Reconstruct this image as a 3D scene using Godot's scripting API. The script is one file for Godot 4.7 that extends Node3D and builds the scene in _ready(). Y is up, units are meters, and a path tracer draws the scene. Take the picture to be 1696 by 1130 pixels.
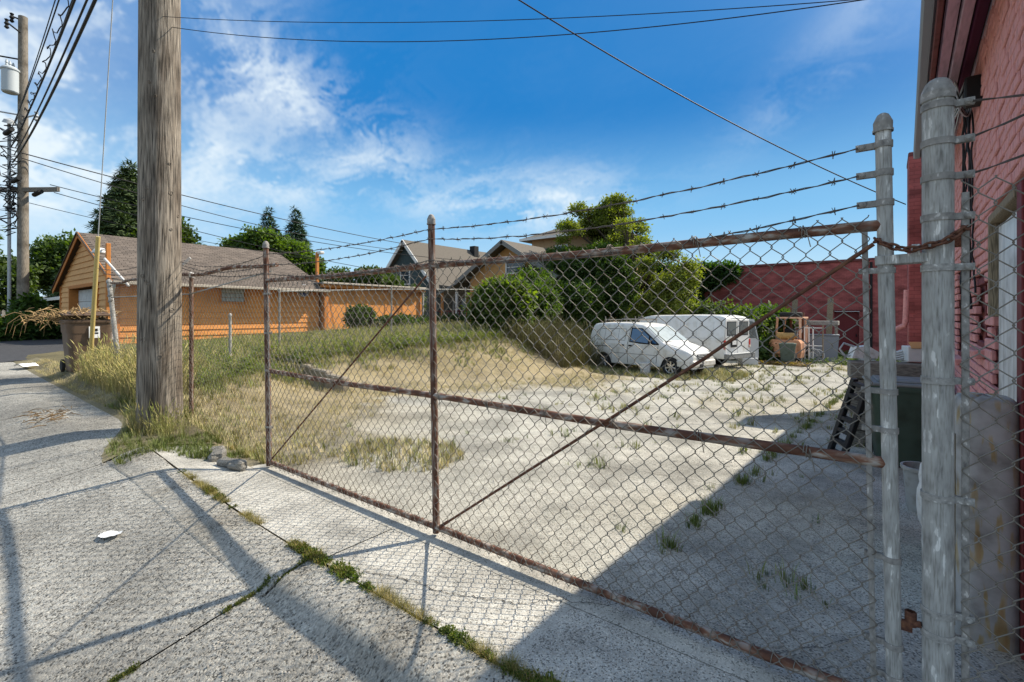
extends Node3D
# An alley with a rusty chain-link gate in front of a weedy lot. x = along the gate, -z = into the lot, metres.

class B:
	var v := PackedVector3Array()
	var n := PackedVector3Array()
	var c := PackedColorArray()
	var i := PackedInt32Array()
	var col := Color.WHITE
	func vert(p: Vector3, nn: Vector3) -> int:
		v.push_back(p); n.push_back(nn); c.push_back(col)
		return v.size() - 1
	func t3(a: int, b: int, d: int) -> void:
		var g := (v[d] - v[a]).cross(v[b] - v[a])
		if g.dot(n[a] + n[b] + n[d]) >= 0.0:
			i.push_back(a); i.push_back(b); i.push_back(d)
		else:
			i.push_back(a); i.push_back(d); i.push_back(b)
	func face(p: Array, nn: Vector3) -> void:
		var s := v.size()
		for q in p: vert(q, nn)
		for k in range(1, p.size() - 1): t3(s, s + k, s + k + 1)
	func box(x: Transform3D, s: Vector3, bev := 0.0) -> void:
		var h := s * 0.5
		var e := minf(bev, minf(h.x, minf(h.y, h.z)) * 0.9)
		var bs := x.basis
		for ax in 3:
			var a1 := (ax + 1) % 3
			var a2 := (ax + 2) % 3
			for sg in [-1.0, 1.0]:
				var nn := Vector3.ZERO; nn[ax] = sg
				var q := []
				for k in [[-1, -1], [1, -1], [1, 1], [-1, 1]]:
					var p := Vector3.ZERO
					p[ax] = sg * h[ax]; p[a1] = k[0] * (h[a1] - e); p[a2] = k[1] * (h[a2] - e)
					q.push_back(x * p)
				face(q, (bs * nn).normalized())
		if e <= 0.0: return
		for ax in 3:
			var a1 := (ax + 1) % 3
			var a2 := (ax + 2) % 3
			for s1 in [-1.0, 1.0]:
				for s2 in [-1.0, 1.0]:
					var q := []
					for k in [[-1, 0], [1, 0], [1, 1], [-1, 1]]:
						var p := Vector3.ZERO
						p[ax] = k[0] * (h[ax] - e)
						p[a1] = s1 * (h[a1] - (e if k[1] == 1 else 0.0))
						p[a2] = s2 * (h[a2] - (0.0 if k[1] == 1 else e))
						q.push_back(x * p)
					var nn := Vector3.ZERO; nn[a1] = s1; nn[a2] = s2
					face(q, (bs * nn).normalized())
		for sx in [-1.0, 1.0]:
			for sy in [-1.0, 1.0]:
				for sz in [-1.0, 1.0]:
					var o := Vector3(sx, sy, sz)
					var q := []
					for ax in 3:
						var p := Vector3.ZERO
						for k in 3: p[k] = o[k] * (h[k] - (0.0 if k == ax else e))
						q.push_back(x * p)
					face(q, (bs * o).normalized())
	func tube(p: PackedVector3Array, r: Variant, sides := 8, caps := true) -> void:
		var m := p.size()
		var d0 := (p[1] - p[0]).normalized()
		var up := Vector3.UP if absf(d0.y) < 0.9 else Vector3.RIGHT
		var x := up.cross(d0).normalized()
		var s := v.size()
		for k in m:
			var d := (p[mini(k + 1, m - 1)] - p[maxi(k - 1, 0)]).normalized()
			x = (x - d * x.dot(d)).normalized()
			var y := d.cross(x)
			var rr: float = r if r is float else r[k]
			for j in sides:
				var a := TAU * j / sides
				var nn := x * cos(a) + y * sin(a)
				vert(p[k] + nn * rr, nn)
		for k in m - 1:
			for j in sides:
				var j2 := (j + 1) % sides
				var a := s + k * sides + j
				var b := s + k * sides + j2
				t3(a, b, a + sides); t3(b, b + sides, a + sides)
		if caps:
			for e in [0, m - 1]:
				var nn: Vector3 = (p[0] - p[1]).normalized() if e == 0 else (p[m - 1] - p[m - 2]).normalized()
				var q := []
				for j in sides: q.push_back(v[s + e * sides + j])
				face(q, nn)
	func cyl(a: Vector3, b: Vector3, r: float, sides := 12) -> void:
		tube(PackedVector3Array([a, b]), r, sides)
	func lathe(x: Transform3D, pr: Array, sides := 20) -> void: # profile of (r, y), sharp between segments
		for k in pr.size() - 1:
			var a: Vector2 = pr[k]
			var b: Vector2 = pr[k + 1]
			var t := b - a
			var nr := Vector2(t.y, -t.x).normalized()
			var s := v.size()
			for j in sides + 1:
				var an := TAU * j / sides
				var dr := Vector3(cos(an), 0, sin(an))
				var nn := (x.basis * (dr * nr.x + Vector3.UP * nr.y)).normalized()
				vert(x * (dr * a.x + Vector3.UP * a.y), nn)
				vert(x * (dr * b.x + Vector3.UP * b.y), nn)
			for j in sides:
				var q := s + j * 2
				t3(q, q + 2, q + 1); t3(q + 2, q + 3, q + 1)
	func prism(poly: PackedVector2Array, x: Transform3D, depth: float) -> void: # polygon in xy, from z=0 to z=depth
		var tr := Geometry2D.triangulate_polygon(poly)
		for sd in 2:
			var nn := (x.basis * Vector3(0, 0, 1.0 if sd == 1 else -1.0)).normalized() * signf(depth)
			var s := v.size()
			for q in poly: vert(x * Vector3(q.x, q.y, depth * sd), nn)
			for k in range(0, tr.size(), 3): t3(s + tr[k], s + tr[k + 1], s + tr[k + 2])
		var cw := Geometry2D.is_polygon_clockwise(poly)
		for k in poly.size():
			var a := poly[k]
			var b := poly[(k + 1) % poly.size()]
			var e := b - a
			var o := Vector2(e.y, -e.x).normalized() * (-1.0 if cw else 1.0)
			face([x * Vector3(a.x, a.y, 0), x * Vector3(b.x, b.y, 0), x * Vector3(b.x, b.y, depth), x * Vector3(a.x, a.y, depth)], (x.basis * Vector3(o.x, o.y, 0)).normalized())
	func grid(rows: Array, hint: Callable, cols: Array = []) -> void: # rows of points, smooth; hint(p) points outwards
		var s := v.size()
		var m: int = rows.size()
		var w: int = rows[0].size()
		for a in m:
			for b in w:
				var p: Vector3 = rows[a][b]
				var du: Vector3 = rows[mini(a + 1, m - 1)][b] - rows[maxi(a - 1, 0)][b]
				var dv: Vector3 = rows[a][mini(b + 1, w - 1)] - rows[a][maxi(b - 1, 0)]
				var nn := du.cross(dv)
				nn = nn.normalized() if nn.length() > 1e-9 else Vector3.UP
				var h: Vector3 = hint.call(p)
				if nn.dot(h) < 0.0: nn = -nn
				if cols: col = cols[a][b]
				vert(p, nn)
		for a in m - 1:
			for b in w - 1:
				var q := s + a * w + b
				t3(q, q + 1, q + w); t3(q + 1, q + w + 1, q + w)
	func add(o: B, x: Transform3D) -> void:
		var s := v.size()
		for k in o.v.size():
			v.push_back(x * o.v[k]); n.push_back((x.basis * o.n[k]).normalized()); c.push_back(o.c[k])
		for k in o.i: i.push_back(k + s)
	func mesh() -> ArrayMesh:
		var a := []
		a.resize(Mesh.ARRAY_MAX)
		a[Mesh.ARRAY_VERTEX] = v; a[Mesh.ARRAY_NORMAL] = n; a[Mesh.ARRAY_COLOR] = c; a[Mesh.ARRAY_INDEX] = i
		var m := ArrayMesh.new()
		m.add_surface_from_arrays(Mesh.PRIMITIVE_TRIANGLES, a)
		return m

var used := {}
var R := RandomNumberGenerator.new()
var K := {}     # materials
var soft := FastNoiseLite.new()

func P(u: float, y: float, v: float) -> Vector3: return Vector3(u, y, -v)
func T(p: Vector3, ry := 0.0, rx := 0.0, rz := 0.0) -> Transform3D: return Transform3D(Basis.from_euler(Vector3(rx, ry, rz)), p)
func lin(r: float, g: float, b: float) -> Color: return Color(r, g, b).linear_to_srgb()
func pv(a: Array) -> PackedVector3Array: return PackedVector3Array(a)
func rn(a: float, b: float) -> float: return R.randf_range(a, b)

func numbered(called: String) -> String:
	if not used.has(called):
		used[called] = 0
		return called
	used[called] += 1
	return "%s_%03d" % [called, used[called]]

func tag(o: Node, label: String, category := "", group := "", kind := "") -> Node:
	if label: o.set_meta("label", label)
	if category: o.set_meta("category", category)
	if group: o.set_meta("group", group)
	if kind: o.set_meta("kind", kind)
	return o

func thing(called: String, label: String, category: String, x := Transform3D(), group := "") -> Node3D:
	var o := Node3D.new()
	o.name = numbered(called)
	o.transform = x
	add_child(o, true)
	tag(o, label, category, group)
	return o

func nameit(o: Node, called: String, parent: Node) -> void:
	if parent == self or parent == null:
		o.name = numbered(called); add_child(o, true)
		return
	var nm := called
	var k := 0
	while parent.has_node(NodePath(nm)):
		k += 1
		nm = "%s_%03d" % [called, k]
	o.name = nm
	parent.add_child(o, true)

func put(called: String, b: B, m: Material, parent: Node = null, x := Transform3D()) -> MeshInstance3D:
	var o := MeshInstance3D.new()
	o.mesh = b.mesh()
	o.material_override = null
	o.mesh.surface_set_material(0, m)
	o.transform = x
	nameit(o, called, parent)
	return o

func part(called: String, mesh: Mesh, m: Material, parent: Node, x: Transform3D, idx := -1) -> MeshInstance3D:
	var o := MeshInstance3D.new()
	o.mesh = mesh
	o.set_surface_override_material(0, m)
	o.transform = x
	if idx >= 0:
		o.name = called if idx == 0 else "%s_%03d" % [called, idx]
		parent.add_child(o, true)
	else:
		nameit(o, called, parent)
	return o

func many(called: String, mesh: Mesh, m: Material, xs: Array, cs: Array, parent: Node = null) -> MultiMeshInstance3D:
	var mm := MultiMesh.new()
	mm.transform_format = MultiMesh.TRANSFORM_3D
	mm.use_colors = true
	mm.mesh = mesh
	mm.instance_count = xs.size()
	for k in xs.size():
		mm.set_instance_transform(k, xs[k])
		mm.set_instance_color(k, cs[k])
	var o := MultiMeshInstance3D.new()
	o.multimesh = mm
	o.material_override = m
	nameit(o, called, parent)
	return o

func box1(called: String, m: Material, parent: Node, c: Vector3, s: Vector3, bev := 0.005, rot := Vector3.ZERO) -> MeshInstance3D:
	var b := B.new()
	b.box(Transform3D(), s, bev)
	return put(called, b, m, parent, Transform3D(Basis.from_euler(rot), c))

func ntex(seed_: int, freq: float, size: int, stops: Array, type := FastNoiseLite.TYPE_SIMPLEX_SMOOTH, oct := 4, ret := -1) -> NoiseTexture2D:
	var f := FastNoiseLite.new()
	f.seed = seed_
	f.frequency = freq
	f.noise_type = type
	f.fractal_octaves = oct
	f.fractal_type = FastNoiseLite.FRACTAL_FBM if oct > 1 else FastNoiseLite.FRACTAL_NONE
	if ret >= 0: f.cellular_return_type = ret
	var t := NoiseTexture2D.new()
	t.width = size; t.height = size
	t.seamless = true
	t.normalize = true
	var g := Gradient.new()
	var off := PackedFloat32Array()
	var cc := PackedColorArray()
	for s in stops:
		off.push_back(s[0]); cc.push_back((s[1] if s[1] is Color else Color(s[1], s[1], s[1])).linear_to_srgb())
	g.offsets = off; g.colors = cc
	t.color_ramp = g
	t.noise = f
	return t

func M(c: Color, rough: float, o := {}) -> StandardMaterial3D: # c is linear
	var m := StandardMaterial3D.new()
	m.albedo_color = Color(c.r, c.g, c.b).linear_to_srgb()
	m.roughness = rough
	m.metallic = o.get("metal", 0.0)
	m.metallic_specular = o.get("spec", 0.4)
	m.vertex_color_use_as_albedo = o.get("vc", false)
	if o.has("tex"):
		m.albedo_texture = o.tex
	if o.has("tex") or o.has("bump"):
		m.uv1_triplanar = true
		m.uv1_world_triplanar = o.get("world", false)
		var s = o.get("scale", 1.0)
		m.uv1_scale = s if s is Vector3 else Vector3(s, s, s)
	if o.has("bump"):
		m.heightmap_enabled = true
		m.heightmap_texture = o.bump
		m.heightmap_scale = o.get("height", 0.5)
	if o.has("rtex"):
		m.roughness_texture = o.rtex
	if o.has("detail"):
		m.detail_enabled = true
		m.detail_albedo = o.detail
		m.detail_blend_mode = BaseMaterial3D.BLEND_MODE_MUL
		m.detail_uv_layer = BaseMaterial3D.DETAIL_UV_2
		m.uv2_triplanar = true
		m.uv2_world_triplanar = o.get("world", false)
		var s2 = o.get("dscale", 0.3)
		m.uv2_scale = s2 if s2 is Vector3 else Vector3(s2, s2, s2)
	if o.has("back"):
		m.backlight_enabled = true
		m.backlight = o.back
	if o.has("coat"):
		m.clearcoat_enabled = true
		m.clearcoat = o.coat
		m.clearcoat_roughness = 0.15
	return m

# ---------------------------------------------------------------- the lie of the land (u = x, v = -z)
func pl(t: float, pts: Array) -> float:
	if t <= pts[0][0]: return pts[0][1]
	for k in pts.size() - 1:
		if t <= pts[k + 1][0]:
			return lerpf(pts[k][1], pts[k + 1][1], (t - pts[k][0]) / (pts[k + 1][0] - pts[k][0]))
	return pts[-1][1]

const TOE := [[2.0, -5.3], [4.0, -7.4], [7.0, -9.3], [11.0, -7.6], [15.0, -7.8], [20.0, -8.6], [30.0, -10.0]]
const TOP := [[2.0, -8.4], [4.0, -10.5], [7.0, -12.4], [11.0, -12.0], [20.0, -12.4], [30.0, -13.5]]
const HIGH := [[2.0, 0.40], [4.0, 0.44], [7.0, 0.5], [11.0, 0.68], [15.0, 0.82], [40.0, 0.95]]
const GUT := [[-45.0, 1.1], [-14.0, 0.24], [-8.0, 0.12], [-5.3, 0.06], [-2.8, -0.11], [5.0, -0.13]]

func bank(u: float, v: float) -> float: # 0 on the lot, 1 on the terrace
	return smoothstep(pl(v, TOE), pl(v, TOP), u)

func lot_y(u: float, v: float) -> float:
	var f := -clampf((v - 2.35) * 0.043, 0.0, 0.62)
	var t := bank(u, v)
	var y := lerpf(f, pl(v, HIGH), t)
	y -= 0.30 * smoothstep(-12.3, -11.6, u) * smoothstep(-9.0, -9.8, u) * smoothstep(4.6, 5.4, v) * smoothstep(6.12, 5.98, v)
	y += soft.get_noise_2d(u * 9.0, v * 9.0) * lerpf(0.008, 0.09, t) * smoothstep(2.4, 4.0, v)
	return y

func seam_y(u: float) -> float: return 0.16 * pow(clampf((-u - 3.2) / 2.8, 0.0, 1.0), 1.5)
func alley_y(u: float, v: float) -> float:
	return pl(u, GUT) - 0.19 * clampf(1.32 - v, 0.0, 1.2) + 0.004 * soft.get_noise_2d(u * 14.0, v * 14.0)
func edge_v(u: float) -> float: return lerpf(1.32, 1.98, smoothstep(-5.9, -8.2, u))
func land(u: float, v: float) -> float:
	if v >= 2.3: return lot_y(u, v)
	var e := edge_v(u)
	if v <= e: return alley_y(u, v)
	if u > -6.1:
		if v < 1.63: return lerpf(alley_y(u, 1.32), seam_y(u), (v - 1.32) / 0.31)
		return lerpf(seam_y(u), lot_y(u, 2.3), (v - 1.63) / 0.67)
	return lerpf(alley_y(u, e), lot_y(u, 2.3), smoothstep(e, 2.35, v))

# ---------------------------------------------------------------- materials
func speckle(size: int, cell: float, seed_: int, lo: float, hi: float, pit: float) -> Array: # exposed aggregate: [colour, relief]
	var f := FastNoiseLite.new()
	f.noise_type = FastNoiseLite.TYPE_CELLULAR
	f.seed = seed_
	f.frequency = 1.0 / cell
	f.fractal_type = FastNoiseLite.FRACTAL_NONE
	f.cellular_jitter = 1.0
	f.cellular_return_type = FastNoiseLite.RETURN_CELL_VALUE
	var a := f.get_seamless_image(size, size, false, false, 0.1, false).get_data()
	f.cellular_return_type = FastNoiseLite.RETURN_DISTANCE
	var d := f.get_seamless_image(size, size, false, false, 0.1, true).get_data()
	f.noise_type = FastNoiseLite.TYPE_SIMPLEX_SMOOTH
	f.fractal_type = FastNoiseLite.FRACTAL_FBM
	f.fractal_octaves = 5
	f.frequency = 5.0 / size
	var g := f.get_seamless_image(size, size, false, false, 0.1, true).get_data()
	var lut := PackedByteArray()
	for k in 256: lut.push_back(int(255.0 * Color(k / 255.0, 0, 0).linear_to_srgb().r))
	var o := PackedByteArray(); o.resize(size * size * 3)
	var h := PackedByteArray(); h.resize(size * size)
	for k in size * size:
		var q := a[k]
		var e := d[k] / 255.0
		var l := lerpf(lo, hi, q / 255.0) * (0.80 + 0.40 * g[k] / 255.0)
		var up := 1.0 - e * 1.15
		if q < 38:
			l *= pit
			up *= 0.35
		elif q > 236: l *= 1.22
		l *= 1.06 - 0.34 * e
		l = clampf(l, 0.02, 1.0)
		var t := (q * 7 % 13 - 6) * 0.006
		o[k * 3] = lut[int(clampf(l * (1.0 + t), 0, 1) * 255.0)]
		o[k * 3 + 1] = lut[int(l * 255.0)]
		o[k * 3 + 2] = lut[int(clampf(l * (1.0 - t), 0, 1) * 255.0)]
		h[k] = int(clampf(up, 0, 1) * 200.0 + g[k] * 0.2)
	var ci := Image.create_from_data(size, size, false, Image.FORMAT_RGB8, o)
	var hi2 := Image.create_from_data(size, size, false, Image.FORMAT_L8, h)
	return [ImageTexture.create_from_image(ci), ImageTexture.create_from_image(hi2)]

func brick_print() -> ImageTexture: # courses of far painted brick with chips of bare paint, 1 px = 1 cm
	var w := 1024
	var hh := 512
	var f := FastNoiseLite.new()
	f.seed = 5; f.frequency = 0.012; f.fractal_octaves = 4
	var im := Image.create(w, hh, false, Image.FORMAT_RGB8)
	var r := RandomNumberGenerator.new()
	r.seed = 77
	for y in hh:
		var row := y / 8
		for x in w:
			var xx := (x + (row % 2) * 11) % w
			var b := xx / 22 + row * 47
			var t := 0.72 + 0.16 * fmod(absf(sin(b * 12.9898) * 43758.5), 1.0) + 0.22 * f.get_noise_2d(x, y * 1.6)
			if y % 8 == 0 or xx % 22 == 0: t *= 0.62
			var c := Color(t, t, t)
			var k := f.get_noise_2d(x * 2.3 + 900, y * 5.0)
			if k > 0.46 and fmod(absf(sin(b * 78.233) * 9631.7), 1.0) > 0.6: c = Color(1.0, 1.6 * t, 1.5 * t) * 1.0
			im.set_pixel(x, y, c.clamp().linear_to_srgb())
	return ImageTexture.create_from_image(im)

func materials() -> void:
	var conc := speckle(1024, 9.0, 3, 0.40, 0.90, 0.24)
	var conc2 := speckle(1024, 7.0, 9, 0.55, 0.86, 0.5)
	var blot := ntex(21, 0.006, 512, [[0.0, 0.52], [0.4, 0.80], [0.62, 0.98], [1.0, 1.0]], FastNoiseLite.TYPE_SIMPLEX_SMOOTH, 5)
	var stain := ntex(22, 0.004, 512, [[0.0, Color(0.55, 0.52, 0.48)], [0.35, Color(0.86, 0.85, 0.83)], [0.7, Color(1, 1, 1)], [1.0, Color(1, 0.97, 0.92)]], FastNoiseLite.TYPE_SIMPLEX_SMOOTH, 6)
	K.alley = M(Color(0.64, 0.615, 0.545), 0.92, {tex = conc[0], bump = conc[1], height = 0.34, scale = 1.05, world = true, detail = blot, dscale = 0.17, vc = true})
	K.kerb = M(Color(0.58, 0.555, 0.49), 0.93, {tex = conc[0], bump = conc[1], height = 0.22, scale = 1.05, world = true, detail = stain, dscale = 0.5})
	K.apron = M(Color(0.70, 0.675, 0.60), 0.92, {tex = conc2[0], bump = conc2[1], height = 0.1, scale = 1.1, world = true, detail = blot, dscale = 0.4})
	K.lot = M(Color(1, 1, 1), 0.95, {tex = conc2[0], bump = conc2[1], height = 0.13, scale = 0.9, world = true, detail = blot, dscale = 0.23, vc = true})
	K.asphalt = M(Color(0.085, 0.085, 0.09), 0.9, {tex = conc2[0], scale = 0.9, world = true})
	K.dirt = M(Color(0.20, 0.17, 0.10), 1.0, {tex = conc2[0], scale = 0.3, world = true, detail = stain, dscale = 0.05})
	var grain := ntex(31, 0.03, 512, [[0.0, 0.30], [0.38, 0.52], [0.55, 0.84], [1.0, 1.0]], FastNoiseLite.TYPE_SIMPLEX_SMOOTH, 5)
	var crack := ntex(32, 0.022, 1024, [[0.0, 0.05], [0.33, 0.16], [0.41, 0.5], [0.5, 0.8], [0.7, 1.0], [1.0, 0.7]], FastNoiseLite.TYPE_SIMPLEX_SMOOTH, 6)
	var aged := ntex(33, 0.007, 512, [[0.0, Color(0.34, 0.30, 0.27)], [0.4, Color(0.62, 0.58, 0.54)], [0.6, Color(0.92, 0.90, 0.87)], [1.0, Color(1.0, 0.95, 0.88)]], FastNoiseLite.TYPE_SIMPLEX_SMOOTH, 5)
	K.pole = M(Color(0.42, 0.375, 0.32), 0.95, {tex = crack, bump = crack, height = 1.1, scale = Vector3(4.6, 0.09, 4.6), detail = aged, dscale = Vector3(1.3, 0.28, 1.3)})
	K.pole2 = M(Color(0.33, 0.29, 0.24), 0.95, {tex = grain, scale = Vector3(4.5, 0.28, 4.5), detail = stain, dscale = 0.7})
	K.timber = M(Color(0.30, 0.27, 0.23), 0.95, {tex = grain, bump = grain, height = 0.3, scale = Vector3(0.6, 6.0, 6.0)})
	K.plank = M(Color(0.34, 0.27, 0.18), 0.95, {tex = grain, scale = Vector3(8.0, 0.5, 8.0)})
	var rust := ntex(41, 0.016, 512, [[0.0, Color(0.055, 0.026, 0.018)], [0.34, Color(0.105, 0.047, 0.03)], [0.52, Color(0.17, 0.08, 0.05)], [0.60, Color(0.24, 0.17, 0.13)], [0.7, Color(0.33, 0.31, 0.285)], [1.0, Color(0.4, 0.39, 0.37)]], FastNoiseLite.TYPE_SIMPLEX_SMOOTH, 6)
	K.rust = M(Color(1.1, 1.05, 1.0), 0.78, {tex = rust, bump = rust, height = 0.06, scale = Vector3(0.75, 2.4, 2.4)})
	var rust2 := ntex(42, 0.02, 512, [[0.0, Color(0.05, 0.022, 0.016)], [0.5, Color(0.12, 0.05, 0.03)], [0.8, Color(0.19, 0.085, 0.045)], [1.0, Color(0.26, 0.16, 0.1)]], FastNoiseLite.TYPE_SIMPLEX_SMOOTH, 6)
	K.rusty = M(Color(1, 1, 1), 0.85, {tex = rust2, bump = rust2, height = 0.05, scale = 4.0})
	K.rod = M(Color(0.95, 0.95, 0.95), 0.85, {tex = rust2, scale = 2.0})
	var zinc := ntex(43, 0.014, 512, [[0.0, Color(0.17, 0.165, 0.16)], [0.25, Color(0.34, 0.335, 0.325)], [0.5, Color(0.42, 0.415, 0.40)], [0.76, Color(0.48, 0.475, 0.46)], [0.79, Color(0.80, 0.79, 0.77)], [1.0, Color(0.86, 0.85, 0.83)]], FastNoiseLite.TYPE_SIMPLEX_SMOOTH, 6)
	var scuff := ntex(45, 0.05, 512, [[0.0, Color(0.42, 0.40, 0.38)], [0.3, Color(0.74, 0.73, 0.71)], [0.5, Color(0.92, 0.92, 0.92)], [1.0, Color(1, 1, 1)]], FastNoiseLite.TYPE_SIMPLEX_SMOOTH, 6)
	K.zinc = M(Color(1.0, 0.99, 0.96), 0.82, {tex = zinc, bump = zinc, height = 0.04, scale = Vector3(4.0, 0.9, 4.0), spec = 0.3, detail = scuff, dscale = Vector3(5.0, 0.45, 5.0)})
	K.zincband = M(Color(0.80, 0.78, 0.75), 0.8, {tex = zinc, bump = scuff, height = 0.05, scale = 6.0, spec = 0.3})
	K.zincdark = M(Color(0.66, 0.63, 0.60), 0.8, {tex = zinc, bump = scuff, height = 0.05, scale = Vector3(5.0, 3.0, 5.0), spec = 0.3})
	K.postmix = M(Color(0.92, 0.86, 0.82), 0.7, {tex = rust, bump = rust, height = 0.04, scale = Vector3(6.0, 0.55, 6.0), detail = stain, dscale = Vector3(4.0, 0.7, 4.0)})
	K.wire = M(Color(0.28, 0.26, 0.23), 0.55, {metal = 0.25, tex = ntex(44, 0.02, 256, [[0.0, Color(0.35, 0.28, 0.22)], [0.5, Color(0.8, 0.78, 0.74)], [1.0, Color(1, 1, 1)]]), scale = 0.9})
	K.barb = M(Color(0.10, 0.085, 0.075), 0.7)
	K.cable = M(Color(0.018, 0.018, 0.02), 0.6)
	K.black = M(Color(0.012, 0.012, 0.013), 0.7)
	K.rubber = M(Color(0.025, 0.024, 0.023), 0.85)
	K.blackplastic = M(Color(0.03, 0.03, 0.032), 0.5)
	var paint := ntex(51, 0.02, 512, [[0.0, 0.55], [0.32, 0.80], [0.6, 0.95], [1.0, 1.0]], FastNoiseLite.TYPE_SIMPLEX_SMOOTH, 6)
	K.brick = M(Color(0.78, 0.36, 0.34), 0.85, {tex = paint, bump = paint, height = 0.25, scale = 1.4, detail = stain, dscale = Vector3(2.0, 0.4, 0.5)})
	K.mortar = M(Color(0.26, 0.085, 0.08), 0.95, {tex = paint, scale = 3.0})
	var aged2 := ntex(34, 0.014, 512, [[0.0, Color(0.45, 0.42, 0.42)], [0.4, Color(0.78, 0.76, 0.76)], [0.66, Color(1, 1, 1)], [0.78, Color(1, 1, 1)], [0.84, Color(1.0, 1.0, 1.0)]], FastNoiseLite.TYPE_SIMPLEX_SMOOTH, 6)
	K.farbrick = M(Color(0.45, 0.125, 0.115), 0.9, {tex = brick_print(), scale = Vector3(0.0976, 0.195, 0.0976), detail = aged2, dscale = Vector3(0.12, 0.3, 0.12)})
	K.coping = M(Color(0.16, 0.05, 0.05), 0.8, {tex = paint, scale = 1.0})
	K.redtrim = M(Color(0.18, 0.028, 0.03), 0.7, {tex = paint, scale = 2.0})
	K.purple = M(Color(0.78, 0.62, 0.72), 0.8, {tex = paint, scale = Vector3(3, 3, 0.4)})
	K.plum = M(Color(0.10, 0.02, 0.06), 0.8)
	K.whitedoor = M(Color(0.74, 0.75, 0.75), 0.45, {tex = paint, scale = 0.5, detail = stain, dscale = Vector3(3, 0.4, 3)})
	K.gutter = M(Color(0.24, 0.27, 0.31), 0.5)
	var peel := ntex(52, 0.012, 512, [[0.0, 0.74], [0.4, 0.92], [1.0, 1.0]], FastNoiseLite.TYPE_SIMPLEX_SMOOTH, 5)
	K.orange = M(Color(0.84, 0.36, 0.105), 0.85, {tex = peel, scale = 0.5, detail = stain, dscale = 0.2})
	K.orangepale = M(Color(0.80, 0.44, 0.18), 0.85, {tex = peel, scale = 0.6})
	K.orangetrim = M(Color(0.60, 0.23, 0.06), 0.8, {tex = peel, scale = 0.8})
	K.white = M(Color(0.74, 0.73, 0.70), 0.7, {tex = peel, scale = 0.7})
	K.shingle = M(Color(1, 1, 1), 0.95, {tex = peel, scale = 2.5, vc = true})
	K.roofbrown = M(Color(0.10, 0.08, 0.065), 0.95, {tex = peel, scale = 1.0})
	K.roofgrey = M(Color(0.26, 0.255, 0.24), 0.95, {tex = ntex(53, 0.05, 256, [[0.0, 0.6], [0.5, 0.85], [1.0, 1.0]]), scale = Vector3(0.6, 2.0, 0.6)})
	K.rooftan = M(Color(0.165, 0.145, 0.12), 0.95, {tex = ntex(54, 0.05, 256, [[0.0, 0.6], [0.5, 0.85], [1.0, 1.0]]), scale = Vector3(0.6, 2.0, 0.6)})
	K.teal = M(Color(0.055, 0.085, 0.09), 0.85, {tex = peel, scale = 0.5})
	K.tan = M(Color(0.64, 0.36, 0.15), 0.85, {tex = peel, scale = 0.4})
	K.tan2 = M(Color(0.52, 0.34, 0.19), 0.85, {tex = peel, scale = 0.4})
	K.glassdark = M(Color(0.03, 0.045, 0.06), 0.06, {spec = 0.6})
	K.windowpane = M(Color(0.36, 0.38, 0.36), 0.2, {tex = peel, scale = 1.2})
	var dirty := ntex(55, 0.008, 512, [[0.0, Color(0.62, 0.58, 0.52)], [0.35, Color(0.88, 0.87, 0.84)], [0.6, Color(1, 1, 1)], [1.0, Color(1, 1, 1)]], FastNoiseLite.TYPE_SIMPLEX_SMOOTH, 5)
	K.van = M(Color(0.72, 0.72, 0.70), 0.38, {tex = dirty, scale = 0.5, coat = 0.25, spec = 0.5})
	K.vandirty = M(Color(0.62, 0.60, 0.55), 0.6, {tex = dirty, scale = 1.1})
	K.bumper = M(Color(0.24, 0.24, 0.235), 0.6, {tex = dirty, scale = 1.5})
	K.carglass = M(Color(0.10, 0.12, 0.13), 0.08, {spec = 0.7})
	K.blueglass = M(Color(0.035, 0.11, 0.23), 0.1, {spec = 0.7})
	K.screen = M(Color(0.44, 0.49, 0.47), 0.12, {spec = 0.7, tex = dirty, scale = 0.8})
	K.lampred = M(Color(0.45, 0.03, 0.02), 0.25)
	K.lampclear = M(Color(0.62, 0.58, 0.46), 0.2)
	K.chrome = M(Color(0.6, 0.6, 0.6), 0.3, {metal = 0.8})
	K.lift = M(Color(0.60, 0.30, 0.17), 0.75, {tex = dirty, scale = 1.2})
	K.liftpale = M(Color(0.72, 0.42, 0.28), 0.8, {tex = dirty, scale = 1.0})
	K.gastank = M(Color(0.46, 0.27, 0.09), 0.6, {tex = dirty, scale = 2.0})
	K.greenbin = M(Color(0.055, 0.085, 0.062), 0.65, {tex = stain, scale = 1.2})
	K.greenbin2 = M(Color(0.10, 0.13, 0.105), 0.75, {tex = dirty, scale = 1.4})
	K.greylid = M(Color(0.22, 0.23, 0.225), 0.7, {tex = dirty, scale = 1.3})
	K.brownbin = M(Color(0.135, 0.088, 0.058), 0.6, {tex = dirty, scale = 1.2})
	K.bucket = M(Color(0.72, 0.72, 0.70), 0.5, {tex = dirty, scale = 3.0})
	K.greybucket = M(Color(0.34, 0.35, 0.34), 0.6, {tex = dirty, scale = 3.0})
	var blockt := ntex(61, 0.010, 512, [[0.0, Color(0.16, 0.155, 0.14)], [0.33, Color(0.34, 0.33, 0.31)], [0.6, Color(0.45, 0.445, 0.43)], [1.0, Color(0.52, 0.51, 0.49)]], FastNoiseLite.TYPE_SIMPLEX_SMOOTH, 6)
	var ochre := ntex(62, 0.011, 512, [[0.0, Color(1, 1, 1)], [0.62, Color(1, 1, 1)], [0.74, Color(1.0, 0.78, 0.42)], [1.0, Color(0.85, 0.5, 0.2)]], FastNoiseLite.TYPE_SIMPLEX_SMOOTH, 5)
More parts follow.
